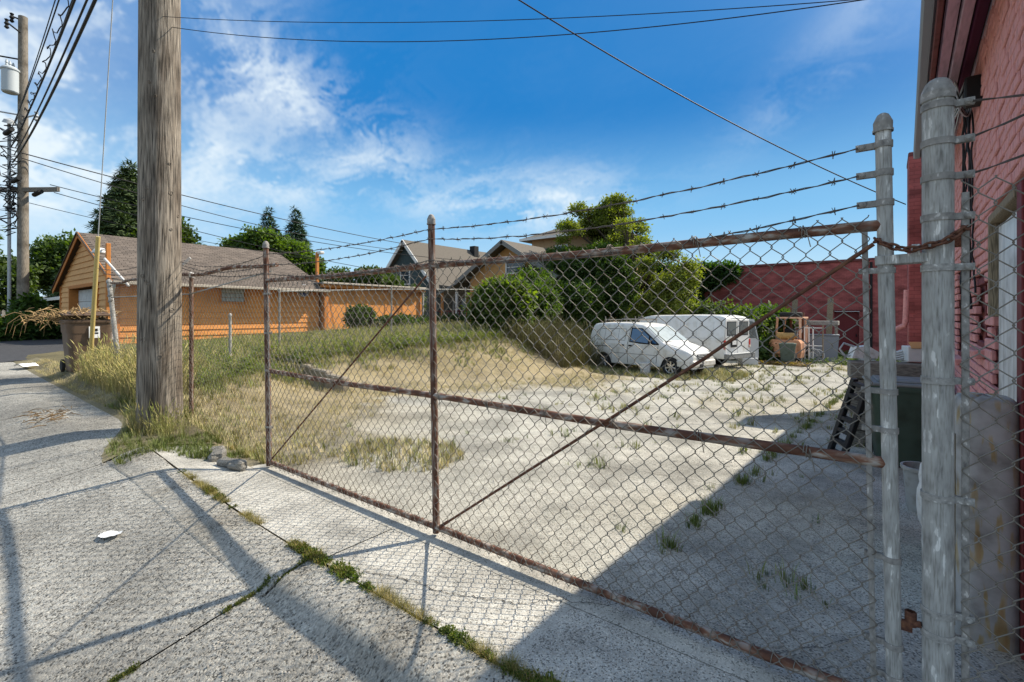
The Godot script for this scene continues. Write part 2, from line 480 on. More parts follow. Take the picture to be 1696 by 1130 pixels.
	K.block = M(Color(1, 1, 1), 0.95, {tex = blockt, bump = blockt, height = 0.4, scale = 1.0, detail = ochre, dscale = Vector3(2.2, 0.4, 2.2)})
	K.rubble = M(Color(0.42, 0.40, 0.36), 0.95, {tex = conc2[0], bump = conc2[1], height = 0.8, scale = 1.2, detail = stain, dscale = 0.8})
	K.paper = M(Color(0.8, 0.8, 0.79), 0.8)
	K.yellow = M(Color(0.52, 0.40, 0.15), 0.55)
	K.greypipe = M(Color(0.42, 0.44, 0.45), 0.6)
	K.transf = M(Color(0.46, 0.50, 0.52), 0.5)
	K.signblue = M(Color(0.05, 0.09, 0.30), 0.5)
	K.fence = M(Color(0.40, 0.37, 0.33), 0.9, {tex = grain, scale = Vector3(3, 0.4, 3)})
	K.bark = M(Color(0.10, 0.075, 0.05), 0.95, {tex = grain, scale = Vector3(5, 0.6, 5)})
	K.leaf = M(Color(1, 1, 1), 0.55, {vc = true, back = Color(0.95, 1.0, 0.4)})
	K.needle = M(Color(1, 1, 1), 0.75, {vc = true, back = Color(0.5, 0.55, 0.25)})
	K.blade = M(Color(1, 1, 1), 0.7, {vc = true, back = Color(0.5, 0.5, 0.25)})
	K.straw = M(Color(0.46, 0.33, 0.17), 0.85)
	K.twig = M(Color(0.22, 0.16, 0.09), 0.95)
	K.weedcrack = M(Color(0.05, 0.045, 0.04), 1.0)
	K.cream = M(Color(0.50, 0.44, 0.36), 0.7, {tex = peel, scale = 0.7})
	K.hose = M(Color(0.55, 0.56, 0.55), 0.5)

# ---------------------------------------------------------------- sky
func sky_image() -> Image: # bright summer air with thin cirrus; sun glow and rear haze added for shade fill
	var w := 2048
	var h := 1024
	var f := FastNoiseLite.new()
	f.seed = 12; f.frequency = 1.0; f.fractal_octaves = 6; f.fractal_gain = 0.55
	f.domain_warp_enabled = true
	f.domain_warp_amplitude = 0.55
	f.domain_warp_frequency = 1.6
	f.domain_warp_fractal_octaves = 3
	var g := FastNoiseLite.new()
	g.seed = 4; g.frequency = 1.0; g.fractal_octaves = 3
	var d := PackedFloat32Array(); d.resize(w * h * 3)
	# clouds: azimuth (degrees right of the way the gate opens), height, half sizes, tilt, strength
	var puffs := [[-68, 24.5, 9, 4.6, -18, 0.55], [-57, 20.5, 15, 5.0, -28, 0.34], [-35.5, 13.0, 12, 4.2, 3, 0.62], [-62, 14.5, 18, 4, 4, 0.34], [-83, 30, 17, 16, 10, 0.40], [-88, 14, 22, 7, 0, 0.50], [2, 30, 15, 2.6, 36, 0.16], [-8, 20, 12, 2.4, 30, 0.12],
		[75, 35, 26, 9, 20, 0.35], [130, 25, 40, 10, 5, 0.35], [-150, 40, 35, 12, -15, 0.35], [-120, 20, 30, 8, 5, 0.4], [170, 60, 40, 12, 0, 0.3], [95, 15, 30, 6, 0, 0.4]]
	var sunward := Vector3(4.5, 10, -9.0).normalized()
	for y in h:
		var el := (0.5 - (y + 0.5) / h) * PI
		var eld := rad_to_deg(el)
		var e := maxf(sin(el), 0.0)
		for x in w:
			var azd := fposmod((x + 0.5) / w * 360.0 + 180.0, 360.0) - 180.0     # 0 = -z, positive to the right
			var az := deg_to_rad(azd)
			var cl := Vector3(0.006, 0.165, 0.50).lerp(Vector3(0.003, 0.195, 0.56), smoothstep(0.75, 0.42, e))
			cl = cl.lerp(Vector3(0.20, 0.50, 0.82), smoothstep(0.40, 0.17, e))
			cl = cl.lerp(Vector3(0.52, 0.76, 0.91), smoothstep(0.20, 0.03, e))
			if eld > -2.0:
				var dx := sin(az) * cos(el)
				var dz := cos(az) * cos(el)
				var q := 1.0 / (e + 0.22)
				var n1 := f.get_noise_3d(dx * q * 1.5, e * 1.2, dz * q * 2.3) * 0.5 + 0.5
				var n2 := g.get_noise_3d(dx * 1.6 + 7.0, e * 2.0, dz * 1.6) * 0.5 + 0.5
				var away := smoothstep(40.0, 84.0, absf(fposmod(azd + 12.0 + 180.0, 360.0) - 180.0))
				var haze_fill := (0.04 + 0.58 * away) * (0.5 + n2)  # pale left sky, carried on behind the camera as added fill for shade
				var env := 0.0
				for p in puffs:
					var da := fposmod(azd - p[0] + 180.0, 360.0) - 180.0
					if absf(da) > 3.6 * p[2]: continue
					da *= cos(el)
					var de: float = eld - p[1]
					var t := deg_to_rad(p[4])
					var a = (da * cos(t) + de * sin(t)) / p[2]
					var b = (-da * sin(t) + de * cos(t)) / p[3]
					env += p[5] * exp(-1.6 * (a * a + b * b))
				var wisp := clampf(env * clampf((n1 - 0.36) * 3.9, 0.0, 2.2) + haze_fill * (0.25 + 0.9 * n1), 0.0, 0.92)
				cl = cl.lerp(Vector3(0.82, 0.91, 0.96), wisp)
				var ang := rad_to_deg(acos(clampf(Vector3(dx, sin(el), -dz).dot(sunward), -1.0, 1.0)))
				cl += Vector3(1.0, 0.94, 0.82) * (2.2 * exp(-pow(ang / 15.0, 2.0)) + 0.20 * exp(-ang / 15.0))  # wide glow round the out-of-view sun, added to brighten the shade
			cl /= 1.55
			var o := (y * w + x) * 3
			d[o] = cl.x; d[o + 1] = cl.y; d[o + 2] = cl.z
	return Image.create_from_data(w, h, false, Image.FORMAT_RGBF, d.to_byte_array())

func world() -> void:
	var cam := Camera3D.new()
	cam.name = "camera"
	cam.position = Vector3(0, 1.534, 0)
	cam.rotation.y = asin(0.614)
	cam.projection = Camera3D.PROJECTION_FRUSTUM
	cam.near = 0.1
	cam.far = 1500.0
	cam.size = 0.1 * 1130.0 / 800.0
	cam.frustum_offset = Vector2(0, -0.1 * 44.0 / 800.0)
	add_child(cam)
	cam.current = true
	var env := Environment.new()
	env.background_mode = Environment.BG_SKY
	var sk := Sky.new()
	var pm := PanoramaSkyMaterial.new()
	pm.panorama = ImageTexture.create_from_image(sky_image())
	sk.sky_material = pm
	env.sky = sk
	env.tonemap_mode = Environment.TONE_MAPPER_LINEAR
	env.tonemap_exposure = 1.68
	env.sdfgi_enabled = true
	env.ssao_enabled = true
	env.ssil_enabled = true
	var we := WorldEnvironment.new()
	we.name = "world_environment"
	we.environment = env
	add_child(we)
	var sun := DirectionalLight3D.new()
	sun.name = "sun"
	sun.light_energy = 1.3
	sun.light_color = Color(1.0, 0.955, 0.88)
	sun.light_angular_distance = 0.53
	sun.shadow_enabled = true
	add_child(sun)
	sun.look_at_from_position(Vector3(4.5, 10, -9.0), Vector3.ZERO)

# ---------------------------------------------------------------- ground
func lines(segs: Array) -> PackedFloat32Array: # [from, to, step] runs, then growing steps handled by caller
	var a := PackedFloat32Array()
	for s in segs:
		var t: float = s[0]
		while t < s[1] - 1e-4:
			a.push_back(t)
			t += s[2]
	a.push_back(segs[-1][1])
	return a

func sheet(called: String, us: PackedFloat32Array, vs: PackedFloat32Array, fn: Callable, m: Material, tint = null) -> MeshInstance3D:
	var b := B.new()
	var rows := []
	var cols := []
	for v in vs:
		var r := PackedVector3Array()
		var c := PackedColorArray()
		for u in us:
			r.push_back(P(u, fn.call(u, v), v))
			c.push_back(tint.call(u, v) if tint != null else Color.WHITE)
		rows.push_back(r)
		cols.push_back(c)
	b.grid(rows, func(_p): return Vector3.UP, cols)
	return put(called, b, m)

var patch := FastNoiseLite.new()

func dryness(u: float, v: float) -> float: # how much dry grass mats the concrete of the lot
	var toe := pl(v, TOE)
	var s := smoothstep(toe + 3.2, toe - 0.2, u + 1.6 * patch.get_noise_2d(u * 5.0, v * 5.0))
	s *= smoothstep(-0.25, 0.2, patch.get_noise_2d(u * 9.0 + 50.0, v * 9.0) + 0.9 * smoothstep(toe + 1.8, toe - 0.4, u))
	return clampf(s, 0.0, 1.0)

func lot_tint(u: float, v: float) -> Color:
	var c := Color(0.61, 0.59, 0.51)
	c = c.lerp(Color(0.56, 0.545, 0.50), 0.0)
	var n := patch.get_noise_2d(u * 2.0 + 9.0, v * 2.0)
	var n3 := patch.get_noise_2d(u * 7.0 + 40.0, v * 7.0 + 11.0)
	c = c * (1.0 + 0.24 * n + 0.22 * n3)
	c = c.lerp(Color(0.50, 0.44, 0.30), clampf(2.0 * patch.get_noise_2d(u * 3.3 + 77.0, v * 2.6) - 0.1, 0.0, 0.55) * smoothstep(2.8, 5.0, v))
	var d := dryness(u, v)
	c = c.lerp(Color(0.50, 0.395, 0.21), 0.8 * d)
	var t := bank(u, v)
	c = c.lerp(Color(0.47, 0.385, 0.22), smoothstep(0.05, 0.35, t))
	c = c.lerp(Color(0.17, 0.16, 0.06), smoothstep(0.6, 0.95, t + 0.25 * n))
	if v < 4.0 and u < -4.6: c = c.lerp(Color(0.27, 0.225, 0.125), 0.6)
	return c

func build_ground() -> void:
	var b := B.new()
	b.face([Vector3(-700, -0.95, -700), Vector3(700, -0.95, -700), Vector3(700, -0.95, 700), Vector3(-700, -0.95, 700)], Vector3.UP)
	tag(put("ground", b, K.dirt), "flat dry ground reaching to the horizon", "", "", "structure")
	var us := lines([[-70, -30, 2.5], [-30, -16, 0.7], [-16, -5, 0.22], [-5, 1.2, 0.25]])
	var vs := lines([[2.18, 8, 0.16], [8, 20, 0.3], [20, 34, 1.0], [34, 74, 4.0]])
	tag(sheet("lot_ground", us, vs, land, K.lot, lot_tint), "cracked pale concrete lot with a dry grassy bank rising to its left", "", "", "structure")
	# alley of exposed aggregate, cast in slabs whose joints run square to the kerb
	var joints := [-70.0, -17.5]
	var ak := [-17.5, -13.4, -9.6, -6.1, -2.93, 0.25, 4.0]
	for k in ak.size() - 1:
		var a: float = ak[k] + 0.006
		var e: float = ak[k + 1] - 0.006
		var rows := []
		var acol := []
		for j in 30:
			var r := PackedVector3Array()
			var cr := PackedColorArray()
			for q in 33:
				var u := lerpf(a, e, q / 32.0)
				var v := lerpf(-4.5, edge_v(u), pow(j / 29.0, 0.6))
				r.push_back(P(u, alley_y(u, v), v))
				cr.push_back(Color(1, 1, 1) * (0.94 + 0.05 * k - 0.07 * (k % 2) + 0.22 * patch.get_noise_2d(u * 5.0, v * 5.0 + 60.0) + 0.2 * minf(0.0, patch.get_noise_2d(u * 14.0 + 30.0, v * 14.0))))
			rows.push_back(r)
			acol.push_back(cr)
		b = B.new()
		b.grid(rows, func(_p): return Vector3.UP, acol)
		tag(put("alley_slab", b, K.alley), "slab of worn exposed-aggregate concrete in the alley", "", "alley slabs", "structure")
	us = lines([[-17.5, 4.0, 0.5]])
	vs = lines([[-4.5, 1.66, 0.28]])
	b = B.new()
	var bed := []
	for v in vs:
		var r := PackedVector3Array()
		for u in us:
			r.push_back(P(u, (alley_y(u, minf(v, 1.31)) - 0.02) if v < 1.4 else minf(seam_y(u), land(u, 1.63)) - 0.014, v))
		bed.push_back(r)
	b.grid(bed, func(_p): return Vector3.UP)
	tag(put("alley_bed", b, K.dirt), "dark soil showing in the joints of the alley", "", "", "structure")
	b = B.new()
	var rows2 := []
	for q in 20:
		var u := -17.4 - q * 0.52
		var r := PackedVector3Array()
		for j in 8:
			var v := -4.5 + 9.0 * j / 7.0
			r.push_back(P(u, maxf(alley_y(u, minf(v, 1.5)), 0.0) + 0.03 - 0.0 * v, v))
		rows2.push_back(r)
	b.grid(rows2, func(_p): return Vector3.UP)
	tag(put("asphalt_road", b, K.asphalt), "dark asphalt road surface crossing beyond the brown cart", "", "", "structure")
	# verge left of the kerb
	us = lines([[-17.4, -6.1, 0.2]])
	var rows3 := []
	var cols3 := []
	for j in 8:
		var r := PackedVector3Array()
		var c := PackedColorArray()
		for u in us:
			var v := lerpf(edge_v(u) - 0.12, 2.31, j / 7.0)
			r.push_back(P(u, (land(u, maxf(v, edge_v(u) + 0.001)) if v > edge_v(u) else alley_y(u, v)) + (0.02 if j > 0 else -0.01), v))
			c.push_back(Color(0.33, 0.285, 0.17) * (1.0 + 0.3 * patch.get_noise_2d(u * 12.0, v * 12.0)))
		rows3.push_back(r)
		cols3.push_back(c)
	b = B.new()
	b.grid(rows3, func(_p): return Vector3.UP, cols3)
	tag(put("grass_verge", b, K.lot), "dry earth verge between the alley and the fence", "", "", "structure")
	# driveway apron, two slabs with a wandering crack, and the strip below the gate
	for s in [[-6.1, -2.795], [-2.785, 1.1]]:
		us = lines([[s[0], s[1], 0.1]])
		vs = lines([[1.640, 2.19, 0.09]])
		tag(sheet("driveway_apron", us, vs, func(u, v): return land(u, v) + 0.004, K.apron), "concrete apron slab between the kerb and the gate", "", "driveway apron slabs", "structure")
	us = lines([[-5.0, 1.1, 0.1]])
	vs = lines([[2.1915, 2.44, 0.06]])
	tag(sheet("gate_threshold", us, vs, func(u, v): return land(u, v) + 0.006 + 0.008 * smoothstep(2.2, 2.25, v), K.apron), "smooth concrete strip under the gate", "", "", "structure")
	# kerb: a sloping lip cast in lengths
	var kk := [-6.1, -2.86, -0.2, 2.2]
	var prof := [[1.285, 0.0, -0.03], [1.31, 0.0, 0.003], [1.335, 0.06, 0.0], [1.37, 0.26, 0.0], [1.42, 0.56, 0.0], [1.455, 0.70, 0.0], [1.50, 0.79, 0.0], [1.56, 0.91, 0.0], [1.605, 0.98, 0.0], [1.622, 1.0, 0.0], [1.635, 1.0, -0.02]]
	for k in kk.size() - 1:
		var a: float = kk[k] + 0.012
		var e: float = kk[k + 1] - 0.012
		var rows := []
		for pr in prof:
			var r := PackedVector3Array()
			for q in 25:
				var u := lerpf(a, e, q / 24.0)
				var lo := alley_y(u, 1.32)
				var hi := seam_y(u) + 0.006
				var y: float = lerpf(lo, hi, pr[1]) + pr[2]
				r.push_back(P(u, y + 0.006 * soft.get_noise_2d(u * 60.0, pr[0] * 200.0), pr[0] + 0.010 * soft.get_noise_2d(u * 45.0 + 70.0, pr[0] * 30.0)))
			rows.push_back(r)
		b = B.new()
		b.grid(rows, func(_p): return Vector3(0, 1, 0.5))
		for sd in [0, 24]:
			var q := []
			for r in rows: q.push_back(r[sd])
			b.face(q, Vector3(-1 if sd == 0 else 1, 0, 0))
		tag(put("kerb", b, K.kerb), "rough rounded concrete kerb beside the alley", "", "kerb lengths", "structure")
	# cracks in the apron and lot
	for c in [[[-2.55, 1.66], [-2.2, 1.83], [-1.85, 1.9], [-1.55, 2.04], [-1.4, 2.19]], [[-1.4, 2.2], [-1.15, 2.28], [-1.0, 2.43]], [[-0.4, 2.45], [-0.1, 2.9], [0.05, 3.3], [0.3, 3.7]], [[-6.6, 7.6], [-4.2, 7.0], [-2.6, 7.3], [-0.3, 6.9]], [[-4.9, 4.9], [-3.0, 4.6], [-1.4, 4.9], [0.2, 4.7]]]:
		b = B.new()
		var left := []
		var right := []
		var wu := 0.0
		var wv := 0.0
		for k in c.size() - 1:
			for s in 26:
				var t := s / 26.0
				wu = wu * 0.86 + rn(-0.009, 0.009)
				wv = wv * 0.86 + rn(-0.012, 0.012)
				var u := lerpf(c[k][0], c[k + 1][0], t) + wu
				var v := lerpf(c[k][1], c[k + 1][1], t) + wv
				var w := rn(0.001, 0.0042)
				var y := land(u, v) + (0.02 if v > 2.19 and v < 2.45 else 0.0085 if v < 2.2 else 0.005)
				left.push_back(P(u, y, v - w)); right.push_back(P(u, y, v + w))
		b.grid([PackedVector3Array(left), PackedVector3Array(right)], func(_p): return Vector3.UP)
		tag(put("crack", b, K.weedcrack), "thin dark crack wandering across the concrete", "", "cracks in the concrete", "structure")

# ---------------------------------------------------------------- chain link
func chain_mesh(b: B, w: float, y0: Callable, y1: Callable, p: float, h: float, r: float, sides: int, place: Callable) -> void: # zigzag wires hooked into each other
	var half := p * 0.5
	var nw := int(w / half)
	for k in nw:
		var x := k * half
		var lo: float = y0.call(x)
		var hi: float = y1.call(x)
		var steps := int((hi - lo) / (h * 0.5))
		var pts := PackedVector3Array()
		for s in steps + 1:
			var y := lo + s * h * 0.5
			var side := (s + k) % 2
			var xx := x + half * side
			var z := r * 1.25 * (1.0 if side == 0 else -1.0)
			var e := h * 0.075
			var inx := -half * 0.02 if side == 1 else half * 0.02
			var jx := 0.004 * soft.get_noise_2d(k * 37.0, s * 53.0)
			if s > 0: pts.push_back(place.call(Vector3(xx + inx + jx, y - e, z)))
			pts.push_back(place.call(Vector3(xx + (r * 1.1 if side == 1 else -r * 1.1) + jx, y, 0.0)))
			if s < steps: pts.push_back(place.call(Vector3(xx + inx + jx, y + e, -z)))
		if pts.size() > 1: b.tube(pts, r, sides, false)

func barbed(b: B, pts: Array, sag: Array, every := 0.125) -> void: # two twisted strands with four-point barbs
	var path := PackedVector3Array()
	for k in pts.size() - 1:
		var n := maxi(4, int((pts[k + 1] - pts[k]).length() / 0.045))
		for s in n:
			var t := float(s) / n
			path.push_back(pts[k].lerp(pts[k + 1], t) - Vector3(0, sag[k] * 4.0 * t * (1.0 - t), 0) + Vector3(0, 0.006 * soft.get_noise_2d(s * 21.0, k * 99.0 + pts[0].y * 700.0), 0))
	path.push_back(pts[-1])
	for st in 2:
		var q := PackedVector3Array()
		for k in path.size():
			var a := k * 1.3 + st * PI
			q.push_back(path[k] + Vector3(0, cos(a), sin(a)) * 0.0026)
		b.tube(q, 0.0021, 4, false)
	var acc := 0.05
	for k in range(1, path.size() - 1):
		acc += (path[k] - path[k - 1]).length()
		if acc < every: continue
		acc = 0.0
		var d := (path[k + 1] - path[k - 1]).normalized()
		for j in 3:
			var dir := Vector3(rn(-0.5, 0.5), rn(-1, 1), rn(-1, 1)).normalized()
			b.tube(PackedVector3Array([path[k] + d * (j * 0.004) - dir * 0.016, path[k] + d * (j * 0.004 + 0.006) + dir * 0.016]), 0.0016, 4)
		b.tube(PackedVector3Array([path[k] - d * 0.01, path[k] + d * 0.012]), 0.0048, 5)

func cap_on(b: B, x: Transform3D, r: float) -> void:
	b.lathe(x, [Vector2(r + 0.004, -0.035), Vector2(r + 0.005, 0.0), Vector2(r * 0.92, 0.016), Vector2(r * 0.7, 0.027), Vector2(r * 0.36, 0.033), Vector2(0.0, 0.035)], 20)
	b.lathe(x, [Vector2(r + 0.007, -0.038), Vector2(r + 0.007, -0.028)], 20)

func band(b: B, x: Transform3D, r: float, ear: float, side: float, hgt := 0.022) -> void: # pressed strap round a post with bolted ears on one side
	b.lathe(x, [Vector2(r + 0.0005, -hgt / 2), Vector2(r + 0.004, -hgt / 2), Vector2(r + 0.004, hgt / 2), Vector2(r + 0.0005, hgt / 2)], 22)
	for z in [-0.007, 0.007]:
		b.box(x * T(Vector3(side * (r + ear / 2), 0, z)), Vector3(ear, hgt, 0.004), 0.001)
	b.tube(PackedVector3Array([x * Vector3(side * (r + ear * 0.68), 0, -0.018), x * Vector3(side * (r + ear * 0.68), 0, 0.02)]), 0.0065, 8)
	b.lathe(x * T(Vector3(side * (r + ear * 0.68), 0, 0.010), 0, PI / 2), [Vector2(0.012, 0), Vector2(0.011, 0.004), Vector2(0.006, 0.007), Vector2(0, 0.008)], 10)

func build_gate() -> void:
	var g := thing("chain_link_gate", "long rusty chain-link gate with three posts, diagonal braces and barbed wire", "gate", T(P(-4.87, 0, 2.3)))
	var L := 4.877
	var gx := func(p: Vector3) -> Vector3:
		var k := lerpf(0.030, 0.016, p.x / L)
		return Vector3(p.x - k * (p.y - 0.95), p.y, p.z)
	var posts := [[0.0, 2.23, 0.026, K.postmix], [2.40, 2.19, 0.024, K.postmix], [L, 2.255, 0.0255, K.zinc]]
	for k in 3:
		var q = posts[k]
		var b := B.new()
		b.tube(PackedVector3Array([gx.call(Vector3(q[0], 0.035, 0)), gx.call(Vector3(q[0], 1.0, 0)), gx.call(Vector3(q[0], q[1], 0))]), q[2], 18)
		var po := put("post", b, q[3], g)
		b = B.new()
		cap_on(b, T(gx.call(Vector3(q[0], q[1] + 0.005, 0))), q[2])
		put("post_cap", b, K.zincdark, po)
	for y in [0.075, 0.975, 1.872]:
		var b := B.new()
		var pts := PackedVector3Array()
		for s in 31:
			var x := L * s / 30.0
			pts.push_back(gx.call(Vector3(x, y - 0.012 * sin(PI * s / 15.0) * sin(PI * s / 15.0) * (1.0 if y > 0.5 else 0.3), 0)))
		b.tube(pts, 0.0215, 16)
		put({0.075: "bottom_rail", 0.975: "middle_rail", 1.872: "top_rail"}[y], b, K.rust, g)
	var br := B.new()
	br.tube(PackedVector3Array([gx.call(Vector3(0.06, 0.10, 0.012)), gx.call(Vector3(2.36, 1.80, 0.02))]), 0.007, 8)
	put("brace_rod", br, K.rusty, g)
	br = B.new()
	br.tube(PackedVector3Array([gx.call(Vector3(2.47, 0.105, 0.012)), gx.call(Vector3(4.2, 1.32, 0.03)), gx.call(Vector3(L - 0.035, 1.80, 0.022))]), 0.0080, 10)
	br.tube(PackedVector3Array([gx.call(Vector3(2.44, 0.085, 0.012)), gx.call(Vector3(2.54, 0.155, 0.014))]), 0.0105, 10)
	put("brace_rod", br, K.rod, g)
	var cm := B.new()
	chain_mesh(cm, L - 0.07, func(_x): return 0.045, func(_x): return 1.935, 0.082, 0.0905, 0.0021, 5, func(p: Vector3): return gx.call(p + Vector3(0.03, 0.006 * sin(p.x * 3.0) * p.y, 0.024 + 0.012 * sin(p.x * 2.1) * sin(p.y * 1.7))))
	tag(put("chain_link_mesh", cm, K.wire, g), "", "", "", "stuff")
	# ties that hold the mesh: wrapped hooks along the bottom rail, twists along the others
	var tie := B.new()
	for s in 58:
		var x := 0.09 + s * 0.0823
		var q := PackedVector3Array()
		for k in 9:
			var a := -0.6 + k * 0.62
			q.push_back(gx.call(Vector3(x + 0.02 * (k / 8.0) + 0.012, 0.075 + sin(a) * 0.025, cos(a) * 0.026)))
		tie.tube(q, 0.002, 5)
	for y in [0.975, 1.872]:
		for s in 11:
			var x := 0.3 + s * 0.43
			var q := PackedVector3Array()
			for k in 15:
				var a := k * 0.95
				q.push_back(gx.call(Vector3(x + 0.0016 * k, y + sin(a) * 0.026, cos(a) * 0.027 + 0.004)))
			q.push_back(gx.call(Vector3(x + 0.04, y - 0.05 - rn(0, 0.03), 0.03)))
			tie.tube(q, 0.002, 5)
	tag(put("tie_wires", tie, K.wire, g), "", "", "", "stuff")
	# tension bar and bands at both ends
	var ub := B.new()
	ub.box(T(gx.call(Vector3(L - 0.062, 0.97, 0.012)), 0, 0, 0.016), Vector3(0.019, 1.76, 0.008), 0.002)
	put("tension_bar", ub, K.zincdark, g)
	for y in [0.18, 0.30, 0.62, 1.10, 1.245, 1.70]:
		var b := B.new()
		band(b, T(gx.call(Vector3(L, y, 0))), 0.0255, 0.058, -1.0, 0.021)
		put("tension_band", b, K.zincdark if y < 1.6 else K.zincband, g)
	var lb := B.new()
	lb.box(T(gx.call(Vector3(0.052, 0.97, 0.012)), 0, 0, 0.03), Vector3(0.019, 1.76, 0.006), 0.002)
	put("tension_bar", lb, K.zincdark, g)
	for y in [0.42, 0.98, 1.35, 1.74]:
		var b := B.new()
		band(b, T(gx.call(Vector3(0, y, 0))), 0.026, 0.05, 1.0, 0.02)
		put("tension_band", b, K.zincdark, g)
	# barbed wire: three strands clamped to the posts
	var ys := [2.175, 2.068, 1.955]
	var yl := [2.135, 2.03, 1.945]
	var ym := [2.12, 2.055, 1.905]
	for k in 3:
		var b := B.new()
		band(b, T(gx.call(Vector3(L, ys[k], 0))), 0.0255, 0.06, -1.0, 0.024)
		put("wire_clamp", b, K.zincdark, g)
		b = B.new()
		barbed(b, [gx.call(Vector3(0, yl[k], 0.027)), gx.call(Vector3(2.40, ym[k], 0.026)), gx.call(Vector3(L - 0.075, ys[k], 0.01))], [0.035 + 0.015 * k, 0.055 + 0.015 * k])
		put("barbed_wire", b, K.barb, g)

func build_gate_post() -> void:
	var g := thing("gate_post", "thick galvanised steel post with domed cap at the right end of the gate", "post", T(P(0.142, 0, 2.3)))
	var r := 0.0445
	var b := B.new()
	b.cyl(Vector3(0, -0.1, 0), Vector3(0, 2.325, 0), r, 28)
	put("pipe", b, K.zinc, g)
	b = B.new()
	b.lathe(T(Vector3(0, 2.325, 0)), [Vector2(r + 0.004, -0.03), Vector2(r + 0.005, 0.0), Vector2(r * 0.98, 0.016), Vector2(r * 0.82, 0.034), Vector2(r * 0.55, 0.047), Vector2(r * 0.25, 0.053), Vector2(0.0, 0.055)], 28)
	put("post_cap", b, K.zincdark, g)
	for y in [2.275, 2.145, 2.02, 1.878, 1.70, 1.30, 0.885, 0.475, 0.395]:
		b = B.new()
		band(b, T(Vector3(0, y, 0), 0.12 * sin(y * 40.0)), r, 0.052, 1.0, 0.024)
		put("strap_band", b, K.zincdark if y > 1.8 else K.zincband, g)
	b = B.new()
	b.box(T(Vector3(0.072, 0.97, 0.004)), Vector3(0.021, 1.98, 0.008), 0.002)
	put("tension_bar", b, K.zincdark, g)
	# fork latch between the gate and the post
	b = B.new()
	b.box(T(Vector3(-0.085, 1.738, 0.030), 0, 0, 0.02), Vector3(0.19, 0.034, 0.008), 0.002)
	b.box(T(Vector3(-0.085, 1.738, -0.030), 0, 0, 0.02), Vector3(0.19, 0.034, 0.008), 0.002)
	b.box(T(Vector3(-0.062, 1.765, 0.03)), Vector3(0.026, 0.045, 0.012), 0.003)
	put("latch_fork", b, K.zinc, g)
	b = B.new()
	b.cyl(Vector3(-0.10, 0.395, 0.0), Vector3(-0.045, 0.41, 0.01), 0.011, 10)
	b.lathe(T(Vector3(-0.075, 0.42, 0.0)), [Vector2(0.014, -0.03), Vector2(0.018, -0.028), Vector2(0.018, 0.022), Vector2(0.013, 0.024)], 14)
	b.box(T(Vector3(-0.095, 0.385, 0.0)), Vector3(0.05, 0.035, 0.02), 0.003)
	put("hinge", b, K.rusty, g)
	# wires that run on to the building
	# chain
	var c := thing("rusty_chain", "heavy rusty chain slung between the gate and the thick post", "chain", T(P(0.01, 1.79, 2.3)))
	var path := [Vector3(-0.045, 0.03, -0.02), Vector3(-0.035, 0.015, 0.042), Vector3(0.0, -0.005, 0.047), Vector3(0.05, -0.022, 0.056), Vector3(0.10, -0.015, 0.062), Vector3(0.15, 0.0, 0.060), Vector3(0.185, 0.028, 0.045), Vector3(0.205, 0.045, 0.01), Vector3(0.19, 0.03, -0.04)]
	var cv := Curve3D.new()
	cv.bake_interval = 0.004
	for k in path.size():
		var tang = (path[mini(k + 1, path.size() - 1)] - path[maxi(k - 1, 0)]) * 0.18
		cv.add_point(path[k], -tang, tang)
	var lk := B.new()
	var ring := PackedVector3Array()
	for k in 15:
		var a := TAU * k / 14.0
		ring.push_back(Vector3(cos(a) * 0.0185, sin(a) * 0.0105, 0))
	lk.tube(ring, 0.0048, 8, false)
	var lm := lk.mesh()
	var len := cv.get_baked_length()
	var nl := int(len / 0.0255)
	for k in nl:
		var d := (k + 0.5) * len / nl
		var p := cv.sample_baked(d)
		var t := (cv.sample_baked(d + 0.005) - cv.sample_baked(d - 0.005)).normalized()
		var up := Vector3.UP if absf(t.y) < 0.9 else Vector3.RIGHT
		var z := t.cross(up).normalized()
		var y := z.cross(t)
		var bs := Basis(t, y, z).rotated(t, (PI / 2 if k % 2 else 0.0) + 0.6)
		part("link", lm, K.rusty, c, Transform3D(bs, p), k)

func build_side_fence() -> void:
	var g := thing("side_fence", "short chain-link panel between the thick post and the red brick wall", "fence", T(P(0.0, 0, 2.3)))
	var b := B.new()
	chain_mesh(b, 0.46, func(_x): return -0.02, func(_x): return 2.02, 0.084, 0.092, 0.0023, 6, func(p: Vector3): return Vector3(p.x + 0.205, p.y, -p.z + 0.012 + 0.02 * sin(p.y * 3.0) * p.x))
	tag(put("chain_link_mesh", b, K.wire, g), "", "", "", "stuff")
	var ws := [[2.275, 2.245, 0.012], [2.145, 2.34, 0.01], [2.02, 2.2, 0.012]]
	for w in ws:
		b = B.new()
		barbed(b, [Vector3(0.225, w[0], 0.01), Vector3(0.68, w[1], 0.0)], [w[2]], 0.2)
		put("barbed_wire", b, K.barb, g)

